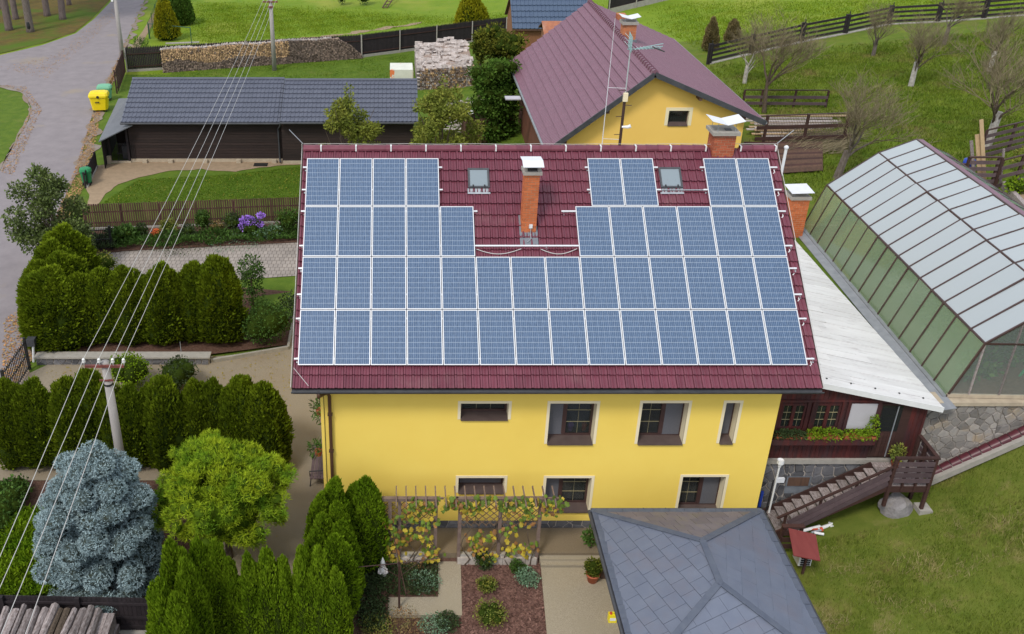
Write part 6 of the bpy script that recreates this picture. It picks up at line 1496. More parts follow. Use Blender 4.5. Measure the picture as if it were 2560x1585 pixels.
# low stone wall edging the hedge bed
lw_ = thing('low_stone_wall', PZ(290,865), 'low grey stone wall edging the clipped hedge bed', 'wall')
p0, p1 = PZ(84,876), PZ(500,867); p1.y = p0.y = 31.75; Lw = p1.x-p0.x
cw = MB().box(p0.x, p1.x, 31.78, 32.05, -.1, .30).build('core', MT['mortar_grey'], lw_); stones(cw, frame((p0.x,31.78,-.03), (1,0,0), (0,0,1), (0,-1,0)), [(0,0),(Lw,0),(Lw,.30),(0,.30)], .24, 'stone', 91, gap=.014, depth=.03)
MB().box(p0.x-.05, p1.x+.05, 31.70, 32.15, .301, .37).build('coping', MT['concrete'], lw_)
kb = MB().beam(Vector((p1.x+.05,31.9,.06)), Vector((-4.35,32.9,.06)), .1, .22).build('kerb_edging', MT['concrete']); tag(kb, 'thin concrete edging continuing from the low stone wall', 'kerb')
kb = MB().beam(Vector((-4.35,32.9,.06)), Vector((-4.35,36.5,.06)), .1, .22).build('kerb_edging', MT['concrete']); tag(kb, 'thin concrete edging between hedge bed and gravel by the house', 'kerb')
for u in (140, 432): p = PZ(u,838,.3); o = MB().tube([p, p+Vector((0,0,.45))], [.02,.012], 6).build('garden_light', MT['zinc']); tag(o, 'slim metal garden lamp in the bed ' + ('by the road gate' if u < 200 else 'under the hedge middle'), 'lamp')
# iron gates
def iron(nm, label, p, q, h, n):
    t = thing(nm, (p+q)/2, label, 'gate')
    for k in range(n+1): r_ = p.lerp(q, k/n); MB().box(r_.x-.012, r_.x+.012, r_.y-.012, r_.y+.012, r_.z+.05, r_.z+h).build('bar', MT['iron'], t)
    for z in (.15, h*.5, h-.12): MB().beam(p+Vector((0,0,z)), q+Vector((0,0,z)), .03, .04).build('cross_bar', MT['iron'], t)
    for r_ in (p, q): MB().box(r_.x-.04, r_.x+.04, r_.y-.04, r_.y+.04, r_.z, r_.z+h+.08).build('post', MT['iron'], t)
iron('driveway_gate', 'black iron driveway gate between hedge and road', PZ(72,880), PZ(20,960), 1.35, 16)
iron('garden_iron_gate', 'black iron gate at the end of the flower bed', PZ(192,602), PZ(268,597), 1.25, 18)
iron('garden_iron_gate', 'black iron gate leaf behind the tall hedge corner', PZ(186,655), PZ(232,652), 1.0, 9)
p = PZ(80,862); o = thing('letter_box', p, 'grey letter box with bent white pipe at the stone wall end', 'letter box')
MB().box(p.x-.1, p.x+.22, p.y-.1, p.y+.2, .75, 1.05).build('box', MT['gutter_dark'], o); MB().tube([p+Vector((0,0,-.05)), p+Vector((.08,0,.5)), p+Vector((.12,0,.8))], .05, 8).build('pipe', MT['white_metal'], o)

# trellis pergolas
TY = 21.28
bz = PY(1100,1193,TY).z
def lattice(nm, label, ua, ub, posts, seed, nleaf):
    x0, x1 = PY(ua,1193,TY).x, PY(ub,1193,TY).x
    t = thing(nm, ((x0+x1)/2, TY, ZB), label, 'trellis')
    for u in posts: x = PY(u,1200,TY).x; MB().box(x-.05, x+.05, TY-.05, TY+.05, ZB-.1, bz).build('post', MT['vine_pole'], t)
    MB().box(x0-.1, x1+.1, TY-.06, TY+.06, bz, bz+.10).build('beam', MT['vine_pole'], t)
    MB().box(x1+.1, x1+.62, TY-.025, TY+.025, bz+.05, bz+.10).build('link_rail', MT['vine_pole'], t)
    z0, z1 = bz-.95, bz-.02; s_ = .22; k = x0-1.2
    while k < x1:
        for sg in (1, -1):
            a, b = ((k, z0), (k+(z1-z0), z1)) if sg > 0 else ((k+(z1-z0), z0), (k, z1))
            pa, pb = list(a), list(b)
            def cl(p, q):
                if p[0] < x0: f_ = (x0-p[0])/(q[0]-p[0]); return (x0, p[1]+(q[1]-p[1])*f_)
                if p[0] > x1: f_ = (x1-p[0])/(q[0]-p[0]); return (x1, p[1]+(q[1]-p[1])*f_)
                return tuple(p)
            if max(a[0], b[0]) <= x0+.02 or min(a[0], b[0]) >= x1-.02: continue
            a, b = cl(a, b), cl(b, a)
            MB().beam((a[0],TY+.012*sg,a[1]), (b[0],TY+.012*sg,b[1]), .022, .012, (0,1,0)).build('lath', MT['lattice'], t)
        k += s_
    blk = MB().box(x0, x1, TY-.02, TY+.10, ZB-.1, .06).build('curb', MT['concrete'], t)
    n = max(2, int((x1-x0)/.33))
    for k in range(n): brick_obj(t, 'mortar_grey', x0+(x1-x0)*k/n, x0+(x1-x0)*(k+1)/n-.012, TY-.10, TY-.021, ZB-.05, -.02, 'curb_block')
    # vine
    rg = random.Random(seed); vn = thing('grape_vine', ((x0+x1)/2, TY-.1, ZB), 'yellowing grape vine on the ' + label, 'vine')
    for k in range(4):
        x = x0+.2+(x1-x0-.4)*k/3; pts = [Vector((x, TY-.1, ZB))]
        for j in range(9): pts.append(pts[-1]+Vector((rg.uniform(-.18,.18), rg.uniform(-.03,.03), (bz-ZB)/9)))
        MB().tube(pts, [.022-.0018*i for i in range(10)], 5).build('stem', MT['bark'], vn)
    ou = [(0,-.5),(.32,-.42),(.28,-.15),(.5,.05),(.26,.18),(.22,.42),(0,.52),(-.22,.42),(-.26,.18),(-.5,.05),(-.28,-.15),(-.32,-.42)]
    lm = {}
    for mt in ('vine_leaf','vine_leaf_yellow','vine_leaf_brown'):
        m = MB(); m.v = [(0,0,.06)]+[(a, b, -.05*abs(a)*2) for a, b in ou]; m.f = [(0, i+1, (i+1) % 12+1) for i in range(12)]; m.mi = [0]*12; lm[mt] = m.mesh('leaf', MT[mt])
    cl_ = [(x1+.3, bz+.02), (x1+.45, bz-.15)]+[(rg.uniform(x0, x1), rg.choice((bz-.05, rg.uniform(.0, bz), rg.uniform(.1, bz*.75), rg.uniform(-.1,.6)))) for _ in range(15)]
    for k in range(nleaf):
        c = rg.choice(cl_); x = c[0]+rg.gauss(0,.17); z = min(bz+.22, max(ZB+.25, c[1]+rg.gauss(0,.16))); up_ = z/bz
        mt = 'vine_leaf' if rg.random() < .34+.35*abs(up_) else ('vine_leaf_yellow' if rg.random() < .62 else 'vine_leaf_brown'); s_ = rg.uniform(.10,.18)
        put('leaf', lm[mt], vn, T(x, TY-.08-rg.random()*.14, z) @ RZ(rg.uniform(-.9,.9)) @ Matrix.Rotation(rg.uniform(.5,1.4), 4, 'X') @ RZ(rg.uniform(0,6.28)) @ Matrix.Scale(s_, 4))
    return t
lattice('grape_trellis', 'short lattice trellis beside the clipped hedge', 918, 1042, (930, 953, 1040), 21, 290)
lattice('grape_trellis', 'wide lattice trellis before the lower windows', 1096, 1292, (1098, 1195, 1290), 22, 300)
for k in range(17):
    u = 945+k*23.6; p = PZ(u, 1188, bz+.13); 
    if p.x > 5.3: break
    o = MB().beam((p.x, TY-.42, bz+.13), (p.x, TY+.45, bz+.13), .035, .06).build('pergola_rafter', MT['vine_pole']); tag(o, f'thin brown rafter across the trellis beams, {ORD[k+1]} from the clipped hedge', 'rafter', 'rafters across the trellis beams')

# rotary clothes dryer, figurine, pots, canister
p = PZ(952,1452,ZB); rd_ = thing('clothes_dryer', p, 'rusty rotary clothes dryer with bare arms on the garden path', 'clothes dryer'); zt = PY(956,1340,p.y).z
MB().tube([p, Vector((p.x,p.y,zt))], .032, 8).build('post', MT['brown_metal'], rd_)
for k in range(4):
    a = .15+k*math.pi/2; e = Vector((p.x+1.15*math.cos(a), p.y+1.15*math.sin(a), zt-.02)); MB().tube([(p.x,p.y,zt-.05), e], .014, 5).build('arm', MT['brown_metal'], rd_); MB().tube([(p.x,p.y,zt-.55), Vector((p.x,p.y,zt)).lerp(e, .55)], .009, 5).build('strut', MT['brown_metal'], rd_)
p = PZ(913,1378,ZB); gn = thing('garden_figurine', p, 'white garden gnome figurine beside the clipped hedge', 'figurine')
MB().lathe([(.05,0),(.12,.01),(.125,.1),(.10,.22),(.125,.30),(.10,.40),(.045,.44),(.05,.46)], 12, p).build('body', MT['statue'], gn, True)
MB().lathe([(.03,.44),(.075,.48),(.08,.54),(.05,.60)], 12, p).build('head', MT['statue'], gn, True); MB().lathe([(.085,.56),(.06,.64),(.02,.76),(.004,.80)], 12, p).build('hat', MT['white_paint'], gn, True)
for sx in (-1, 1): MB().tube([p+Vector((sx*.1,0,.36)), p+Vector((sx*.13,-.07,.27)), p+Vector((sx*.04,-.12,.26))], [.035,.03,.025], 6).build('arm', MT['statue'], gn, True); MB().tube([p+Vector((sx*.05,-.02,.0)), p+Vector((sx*.05,-.12,.03))], [.05,.035], 6).build('boot', MT['iron'], gn)
MB().lathe([(.06,.36),(.05,.44),(.02,.48)], 8, p+Vector((0,-.05,0))).build('beard', MT['white_paint'], gn)
def pot(nm, p, r, h, label, cat='plant pot'):
    t = thing(nm, p, label, cat); MB().lathe([(r*.7,0),(r,h*.85),(r*1.1,h*.86),(r*1.1,h),(r*.92,h),(r*.88,h*.9)], 16, p).build('pot', MT['terracotta'], t, True); return t
POT = pot('potted_shrub', PZ(1412,1385,-.21), .19, .30, 'round green shrub in terracotta pot beside the pavilion')
POT2 = pot('potted_shrub', Vector((lx0+.62, YV-.35, LZ)), .13, .2, 'bushy potted plant on the wooden landing')
p = PZ(1459,1480,-.21); cn_ = thing('yellow_canister', p, 'small yellow plastic canister on the slab by the pavilion', 'canister')
MB().box(-.11,.11,-.08,.08,0,.26).build('body', MT['yellow_plastic'], cn_, m=T(p)); MB().lathe([(.04,.26),(.035,.31)], 10, p+Vector((-.05,0,0))).build('cap', MT['red_plastic'], cn_); MB().tube([p+Vector((-.02,0,.26)), p+Vector((.02,0,.31)), p+Vector((.08,0,.31)), p+Vector((.09,0,.26))], .016, 6).build('handle', MT['yellow_plastic'], cn_); MB().box(-.08,.08,-.084,-.081,.08,.18).build('label_patch', MT['white_paint'], cn_, m=T(p))
# brown roofed shelter box
p = PZ(1913,1375,H(10.9,19)+.15); sb = thing('thermometer_shelter', p, 'white louvred box on a post under a large red brown board roof', 'shelter'); zz = p.z
MB().box(p.x-.03, p.x+.03, p.y+.0, p.y+.06, zz-.2, zz+1.2).build('post', MT['wood_dark'], sb)
lb = MB().box(p.x-.17, p.x+.20, p.y+.07, p.y+.47, zz+.35, zz+.95).build('box', MT['white_paint'], sb)
for k in range(6): MB().prism([(p.x-.13,p.y+.065,zz+.42+k*.08),(p.x+.16,p.y+.065,zz+.42+k*.08),(p.x+.16,p.y+.03,zz+.40+k*.08),(p.x-.13,p.y+.03,zz+.40+k*.08)], (0,0,.012)).build('louvre', MT['iron'], lb)
rp = [PZ(1880,1261,zz+1.45), PZ(1945,1276,zz+1.35), PZ(1956,1339,zz+1.12), PZ(1892,1326,zz+1.2)]
MB().prism(rp, (0,0,.03)).build('roof', MT['red_brown_board'], sb)
# clutter by the stairs
ck = thing('pipe_clutter', PZ(1950,1265,.2), 'white plastic pipes and red fittings lying at the stair foot', 'pipes')
for (u0, v0, u1, v1, r_, mt) in ((1905,1268,1955,1255,.05,'white_paint'),(1950,1262,1985,1250,.055,'white_paint'),(1978,1248,1985,1258,.06,'white_paint'),(1942,1270,1965,1274,.04,'white_paint'),(1930,1262,1950,1262,.03,'red_plastic'),(1955,1263,1962,1262,.07,'red_plastic'),(1935,1270,1958,1264,.035,'zinc')):
    a, b = PZ(u0,v0,.28), PZ(u1,v1,.30); MB().tube([a, b], r_, 8).build('pipe', MT[mt], ck)
wp = PY(1842,1208,YV-.35); wq = PY(1856,1105,YV-.35); ws = thing('white_standpipe', (wp.x, YV-.35, 0), 'white pole with cup and box against the stone base', 'post')
xw = PY(1849,1155,YV-.35).x
MB().tube([(xw,YV-.35,-.1),(xw,YV-.35,wq.z)], .03, 8).build('pole', MT['white_paint'], ws); MB().lathe([(.05,0),(.06,.1),(.11,.13),(.10,.25),(.07,.2)], 10, (xw,YV-.35,wq.z-.12)).build('cup', MT['white_paint'], ws); MB().box(xw-.02, xw+.24, YV-.38, YV-.30, wq.z-.72, wq.z-.56).build('box', MT['white_metal'], ws)
MB().tube([(xw-.08,YV-.3,0),(xw-.06,YV-.3,wq.z-.7)], .022, 6).build('hose', MT['iron'], ws); MB().box(xw-.30, xw-.22, YV-.2, YV-.14, .35, .95).build('blue_brush', MT['blue_plastic'], ws)
# boulder
bp = PZ(2140,1222,.92); b_ = MB(); rgb_ = np.random.RandomState(2); nU, nV = 18, 10
vv = []
for j in range(nV+1):
    for i in range(nU):
        a, e = 2*math.pi*i/nU, -math.pi/2+math.pi*j/nV; d = Vector((math.cos(a)*math.cos(e), math.sin(a)*math.cos(e), math.sin(e)))
        r_ = min([1.05]+[q_/max(.05, d.dot(Vector(n_).normalized())) for n_, q_ in (((.7,-.6,.35),.72),((-.25,-.25,.93),.66),((-.8,-.5,.1),.74),((.1,-.95,.1),.78),((.85,.4,.3),.8),((-.4,.85,.3),.8),((.5,-.1,.85),.72))])
        vv.append((d.x*.52*r_, d.y*.42*r_, d.z*.42*r_))
ff = [(j*nU+i, j*nU+(i+1) % nU, (j+1)*nU+(i+1) % nU, (j+1)*nU+i) for j in range(nV) for i in range(nU)]
b_.add(vv, ff); o = b_.build('boulder', MT['boulder'], m=T(bp+Vector((0,.1,.16)))); tag(o, 'big grey boulder on the grass beneath the wooden landing', 'boulder')
rg = random.Random(77)
for k in range(9):
    u = 2000+k*12; p = PZ(u, 1240-k*5.0, .25+.06*k); s_ = rg.uniform(.10,.2); m = MB().add([(v[0]*s_*2.2, v[1]*s_*2, v[2]*s_*1.7) for v in vv], ff)
    o = m.build('edge_rock', MT['stone_pale'], m=T(p) @ RZ(rg.uniform(0,6))); tag(o, f'rough grey stone in the row under the staircase, {ORD[9-k]} from the boulder', 'stone', 'stones in the row under the staircase')
# flower boxes on the veranda ledge
FB = []
for k, (ua, ub, lb) in enumerate(((1940,2010,'terracotta flower box under the veranda window next to the house'), (2018,2100,'terracotta flower box under the second veranda window'), (2112,2192,'terracotta flower box with tall green plant beneath the grey panel'))):
    x0, x1 = FY(ua,1085,YV-.2).x, FY(ub,1085,YV-.2).x; zz = zb_-.28
    t = thing('flower_box', ((x0+x1)/2, YV-.17, zz), lb, 'flower box'); m = MB(); m.box(x0, x1, YV-.27, YV-.25, zz, zz+.14); m.box(x0, x1, YV-.09, YV-.07, zz, zz+.14); m.box(x0, x0+.02, YV-.25, YV-.09, zz, zz+.14); m.box(x1-.02, x1, YV-.25, YV-.09, zz, zz+.14); m.box(x0+.02, x1-.02, YV-.25, YV-.09, zz, zz+.09)
    m.build('trough', MT['terracotta'], t); FB.append((t, x0, x1, zz))
# small things on the far lawn
p = PZ(918,20); sl = thing('garden_slide', p, 'dark wooden slide ladder on the far lawn', 'slide')
e = PZ(945,-5); 
for k in (-.25, .25): MB().beam(p+Vector((k,0,.1)), e+Vector((k,0,.9)), .08, .12).build('rail', MT['timber_brown'], sl)
for k in range(7): q = (p+Vector((0,0,.1))).lerp(e+Vector((0,0,.9)), k/6); MB().box(q.x-.25, q.x+.25, q.y-.05, q.y+.05, q.z-.03, q.z+.03).build('rung', MT['timber_brown'], sl)
p = PZ(1190,2); o = MB().beam(PZ(1155,5), PZ(1200,0), .9, .15).build('white_board', MT['concrete_warm']); tag(o, 'pale board lying on the far lawn by yellow cypress', 'board')
# green wire fence and goal frame far left
gfr = thing('green_fence', PZ(345,70), 'green wire mesh fence beside the yellow conifer', 'fence')
a, b = PZ(356,92), PZ(386,8)
for k in range(5): q = a.lerp(b, k/4); MB().tube([q, q+Vector((0,0,1.5))], .03, 6).build('post', MT['green_metal'], gfr)
MB().face([a+Vector((0,0,.05)), b+Vector((0,0,.05)), b+Vector((0,0,1.45)), a+Vector((0,0,1.45))]).build('mesh_panel', MT['mesh_green'], gfr)
go = thing('goal_frame', PZ(400,105), 'thin green metal frame standing on the lawn before the yellow conifer', 'frame')
a, b = PZ(358,93), PZ(457,104)
b = PZ(457,103); zt = PY(455,66,b.y).z
for q in (a, b): MB().tube([q, Vector((q.x,q.y,zt))], .035, 6).build('upright', MT['green_metal'], go)
MB().tube([Vector((a.x,a.y,zt)), Vector((b.x,b.y,zt))], .035, 6).build('crossbar', MT['green_metal'], go)
o = MB().beam(PZ(395,104), PZ(475,101), .35, .1).build('edging_board', MT['concrete']); tag(o, 'pale concrete edging on the lawn below the green frame', 'edging')
# ------------------------------------------------------------------ foliage
def unit(v): return v/np.maximum(np.linalg.norm(v, axis=1, keepdims=True), 1e-9)
def sphere(rg, n): return unit(rg.randn(n, 3))
def diamonds(P, D, ln, wd, rg, curl=.0):
    """leaf-like quads rooted at P pointing along D"""
    n = len(P); D = unit(D); S = unit(np.cross(D, rg.randn(n, 3))); ln = np.asarray(ln).reshape(-1, 1)*np.ones((n, 1)); wd = np.asarray(wd).reshape(-1, 1)*np.ones((n, 1))
    mid = P+D*ln*.5
    return np.stack([P, mid+S*wd*.5, P+D*ln, mid-S*wd*.5], 1).reshape(-1, 3)
def leafmesh(name, V, mt): return np_mesh(name, V, np.arange(len(V)).reshape(-1, 4), MT[mt])
def lobe_surface(rg, lobes, n, e=2.3, lump=.07):
    """points on the union of upright egg lobes (cx,cy,z0,r,h); returns points and outward normals"""
    w = np.array([l[3]*l[4] for l in lobes]); w = w/w.sum(); P, N = [], []
    for (cx, cy, z0, r, h), ww in zip(lobes, w):
        k = int(n*ww*1.5)+8; t = rg.rand(k)**.85; a = rg.rand(k)*6.283
        rad = r*np.minimum(1, (t*9)**.5)*np.clip(1-t**e, 0, 1)**.62*(1+.07*np.sin(3*a+5*t)+.05*np.sin(7*a-9*t))
        p = np.stack([cx+rad*np.cos(a), cy+rad*np.sin(a), z0+t*h], 1); nn = np.stack([np.cos(a), np.sin(a), .25+1.6*t**3], 1)
        keep = np.ones(k, bool)
        for (qx, qy, qz, qr, qh) in lobes:
            if (qx, qy, qz) == (cx, cy, z0): continue
            tt = np.clip((p[:,2]-qz)/qh, 0, 1); rr = qr*np.clip(1-tt**e, 0, 1)**.62
            keep &= ~((np.hypot(p[:,0]-qx, p[:,1]-qy) < rr*.86) & (p[:,2] > qz) & (p[:,2] < qz+qh))
        P.append(p[keep]); N.append(nn[keep])
    P, N = np.vstack(P), unit(np.vstack(N))
    x, y, z = P.T; q = np.sin(9*x+2*z+1)*np.sin(8*y-1.5*z+2)+.6*np.sin(11*z+4*x)*np.sin(10*x-7*y)
    return P+N*(lump*q)[:,None], N
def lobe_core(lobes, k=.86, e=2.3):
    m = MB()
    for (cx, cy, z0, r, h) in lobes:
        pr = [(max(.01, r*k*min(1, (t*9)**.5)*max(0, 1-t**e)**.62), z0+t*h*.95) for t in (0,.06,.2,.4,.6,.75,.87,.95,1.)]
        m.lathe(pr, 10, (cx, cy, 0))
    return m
def thuja_var(seed, mt, n=5200, nl=4, e=2.3):
    """about 3.2 m tall and 1.5 m wide"""
    rg = np.random.RandomState(seed); lobes = [(0, 0, 0., .66, 3.2)]
    for k in range(nl):
        a = 6.283*(k+rg.rand()*.6)/nl; d = .24+.14*rg.rand(); lobes.append((d*math.cos(a), d*math.sin(a), 0., .40+.12*rg.rand(), (2.3+.75*rg.rand())))
    P, N = lobe_surface(rg, lobes, n, e); k = len(P)
    D = N*.8+np.array([0,0,1.])*(.55+.3*rg.rand(k))[:,None]+rg.randn(k, 3)*.3
    P = P-N*(.02+.07*rg.rand(k))[:,None]
    V = diamonds(P, D, .09+.10*rg.rand(k), .05+.035*rg.rand(k), rg)
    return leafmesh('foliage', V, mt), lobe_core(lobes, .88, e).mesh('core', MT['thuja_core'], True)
TH = {mt: [thuja_var(s, mt, 10500, nl, e) for s, nl in ((11, 4), (12, 5), (13, 3))] for mt, e in (('thuja', 3.6), ('thuja_bright', 2.1))}
def place_thuja(u, vt, Y, wpx, mt, label, group, z0=None, k=None, name='arborvitae'):
    tp = PY(u, vt, Y); z0 = H(tp.x, Y) if z0 is None else z0; dep = Y*_c+(CAM_H-tp.z)*_s; w = wpx*SC/FPX*dep*(1.28 if mt == 'thuja' else 1.18); h = tp.z-z0
    k = random.randrange(3) if k is None else k; fm, cm = TH[mt][k]
    t = thing(name, (tp.x, Y, z0), label, 'tree', group); M4 = T(tp.x, Y, z0-.03) @ RZ(random.uniform(0, 6.28)) @ Matrix.Diagonal((w/1.5, w/1.5, h/3.2, 1))
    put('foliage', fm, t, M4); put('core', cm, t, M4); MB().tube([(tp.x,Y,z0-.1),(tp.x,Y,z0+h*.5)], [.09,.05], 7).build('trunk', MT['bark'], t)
    return t
random.seed(3)
hn = 0; G1 = 'hedge behind the gravel yard'
for (u, v, Y, w) in ((515,612,33.6,100),(455,626,33.7,78),(382,630,33.5,92),(338,655,33.6,70),(290,634,33.6,88),(232,640,33.7,84),(180,652,33.6,85)):
    hn = hn+1; place_thuja(u, v, Y, w, 'thuja', f'clipped arborvitae in the hedge behind the low wall, {ORD[hn]} from the house', G1, z0=.1)
hn = 0; G1b = 'hedge corner along the road'
for (u, v, Y, w) in ((145,540,37.2,110),(118,575,36.0,95),(140,602,34.8,105),(92,622,34.3,95),(108,640,33.2,120),(85,660,33.0,80)):
    hn = hn+1; place_thuja(u, v, Y, w, 'thuja', f'wide arborvitae in the road corner hedge below the lilac, {ORD[hn]} from the lilac', G1b, z0=.05)
hn = 0; G2 = 'hedge between gravel yard and blue spruce'
for (u, v, Y, w) in sorted(((8,905,25.6,80),(70,908,25.7,95),(150,900,25.6,95),(205,880,25.8,95),(250,905,25.5,70),(303,920,25.6,80),(385,898,25.6,92),(350,915,25.8,60),(462,905,25.6,75),(505,906,25.7,75),(572,896,25.6,85),(622,912,25.4,95),(545,920,25.6,70)), reverse=True):
    hn = hn+1; place_thuja(u, v, Y, w, 'thuja', f'tall arborvitae in the hedge behind spruce and pine, {ORD[hn]} from the house', G2)
hn = 0; G3 = 'near hedge row below the yellow pine'
for (u, v, Y, w) in sorted(((405,1288,17.9,95),(440,1335,17.3,85),(470,1283,18.3,80),(512,1290,18.4,80),(545,1330,18.2,60),(590,1318,18.0,72),(635,1308,18.0,75),(672,1325,18.0,55),(718,1303,18.0,62),(760,1305,17.9,72),(375,1380,16.8,80),(420,1415,16.5,90),(800,1355,17.8,70)), reverse=True):
    hn = hn+1; place_thuja(u, v, Y, w, 'thuja_bright', f'bright green arborvitae in the row before the yellow pine, {ORD[hn]} from the garden path', G3)
hn = 0; G4 = 'hedge row leading to the house corner'
for (u, v, Y, w) in ((872,1136,21.3,92),(850,1150,21.5,75),(795,1142,21.2,90),(762,1180,20.7,80),(805,1195,20.4,75),(770,1225,19.9,85),(815,1240,19.7,85),(800,1275,19.2,95),(755,1262,19.4,75)):
    hn = hn+1; place_thuja(u, v, Y, w, 'thuja_bright', f'bright green arborvitae in the row beside the trellis, {ORD[hn]} from the house corner', G4)

def blobs_points(rg, blobs, n, shell=.55):
    """points spread in the outer shell of ellipsoid blobs (x,y,z,rx,ry,rz)"""
    w = np.array([b[3]*b[4] for b in blobs]); w = w/w.sum(); P, N = [], []
    for b, ww in zip(blobs, w):
        k = max(4, int(n*ww)); d = sphere(rg, k); r = (shell+(1-shell)*rg.rand(k)**.5)[:,None]
        P.append(np.array(b[:3])+d*r*np.array(b[3:6])); N.append(d)
    return np.vstack(P), np.vstack(N)
def leafy(name, blobs, n, size, mt, seed, asp=.6, upb=.2, shell=.5, jitter=.8):
    rg = np.random.RandomState(seed); P, N = blobs_points(rg, blobs, n, shell); k = len(P)
    D = N+rg.randn(k, 3)*jitter+np.array([0,0,upb]); s_ = size*(.6+.8*rg.rand(k))
    return leafmesh(name, diamonds(P, D, s_, s_*asp, rg), mt)
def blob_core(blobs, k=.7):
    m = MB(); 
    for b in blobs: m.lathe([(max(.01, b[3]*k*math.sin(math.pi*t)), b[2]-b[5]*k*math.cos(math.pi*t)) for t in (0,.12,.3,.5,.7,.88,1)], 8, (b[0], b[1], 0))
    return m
def shrub(nm, p, w, h, mt, label, cat='shrub', size=.07, n=900, seed=0, core='thuja_core', group=None, shape=None, asp=.6, parent=None, upb=.3, partname='foliage', k=.72):
    rg = random.Random(seed+int(p[0]*97)); p = Vector(p)
    t = parent or thing(nm, p, label, cat, group)
    bl = shape or [(0,0,h*.5,w*.45,w*.45,h*.5)]+[(w*.26*math.cos(a), w*.26*math.sin(a), h*rg.uniform(.4,.68), w*.27, w*.27, h*.33) for a in [6.283*i/6+rg.uniform(-.3,.3) for i in range(6)]]
    put(partname, leafy('foliage', bl, n, size, mt, seed+3, asp, upb), t, T(p))
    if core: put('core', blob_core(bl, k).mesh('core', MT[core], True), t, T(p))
    return t

# blue spruce
sp_c = PZ(255, 1440, .0); sx_, sy_ = -8.35, 20.55
spz = PY(300, 1052, sy_+.3).z
rg = np.random.RandomState(44); bl = []
lv = [(.45,1.55,13,.50),(1.15,1.50,12,.52),(1.9,1.32,11,.50),(2.6,1.12,9,.50),(3.2,.82,6,.48),(3.65,.42,4,.42)]
sc_ = spz/4.15
for (z, r, n, br) in lv:
    for i in range(n):
        a = 6.283*(i+rg.rand()*.5)/n+z; rr = r*(.78+.34*rg.rand()); bl.append((rr*math.cos(a), rr*math.sin(a), z*sc_+rg.randn()*.12, br*(.72+.36*rg.rand()), br*(.72+.36*rg.rand()), br*.56))
    bl.append((0,0,z*sc_,r*.6,r*.6,.5))
bl.append((.15,.1,3.85*sc_,.4,.4,.4))
sp = thing('blue_spruce', (sx_, sy_, 0), 'silvery blue spruce with dense layered branches below the utility pole', 'tree')
P, N = blobs_points(rg, bl, 34000, .84); P = P[P[:,2] > .12]; N = unit(P-np.array([0,0,1.6])*np.array([0,0,1]))[:len(P)]
k = len(P); NN = np.repeat(N, 4, 0)*.45+rg.randn(k*4, 3)*.85+np.array([0,0,.15]); PP = np.repeat(P, 4, 0)
put('foliage', leafmesh('foliage', diamonds(PP, NN, .05+.045*rg.rand(k*4), .022, rg), 'spruce'), sp, T(sx_, sy_, 0))
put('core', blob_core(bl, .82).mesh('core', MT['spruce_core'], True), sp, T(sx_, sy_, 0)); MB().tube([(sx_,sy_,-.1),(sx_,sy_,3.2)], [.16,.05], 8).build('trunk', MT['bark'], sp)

# yellow-green soft pine
pyc = 21.2; ptop = PY(535,1063,pyc); pxl = PY(372,1200,pyc).x; pxr = PY(698,1230,pyc).x; pxc = (pxl+pxr)/2
pn = thing('yellow_pine', (pxc, pyc, 0), 'yellow green soft needled pine between hedges and gravel yard', 'tree')
rg = np.random.RandomState(45); bl = []; hw = (pxr-pxl)/2
for i in range(170):
    d = sphere(rg, 1)[0]; d[2] = d[2] if d[2] > -.55 else -d[2]; r = .55+.52*rg.rand()**.8+.12*math.sin(3*math.atan2(d[1],d[0])+1)*math.sin(4*d[2]); x, y, z = d*r; bl.append((x*hw*.88, y*1.5, ptop.z*.55+z*ptop.z*.40, .20+.16*rg.rand(), .20+.16*rg.rand(), .18+.10*rg.rand()))
P, N = blobs_points(rg, bl, 11000, .5); P2 = P/np.array([hw,1.6,1]); k = len(P)
K = 7; PP = np.repeat(P, K, 0); O = np.repeat(unit(P-np.array([0,0,ptop.z*.45])), K, 0)
NN = O*.8+rg.randn(k*K, 3)*.62+np.array([0,0,.35]); put('foliage', leafmesh('foliage', diamonds(PP, NN, .10+.08*rg.rand(k*K), .018, rg), 'pine'), pn, T(pxc, pyc, 0))
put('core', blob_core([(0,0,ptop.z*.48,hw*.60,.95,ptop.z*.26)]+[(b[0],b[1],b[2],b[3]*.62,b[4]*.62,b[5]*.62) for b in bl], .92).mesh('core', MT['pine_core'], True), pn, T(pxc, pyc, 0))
MB().tube([(pxc,pyc,-.1),(pxc+.05,pyc,ptop.z*.6)], [.12,.06], 8).build('trunk', MT['bark'], pn)
for k in range(5): a = k*1.26; MB().tube([(pxc,pyc,.5+.2*k),(pxc+1.0*math.cos(a),pyc+.8*math.sin(a),1.1+.25*k)], [.05,.02], 6).build('limb', MT['bark'], pn)

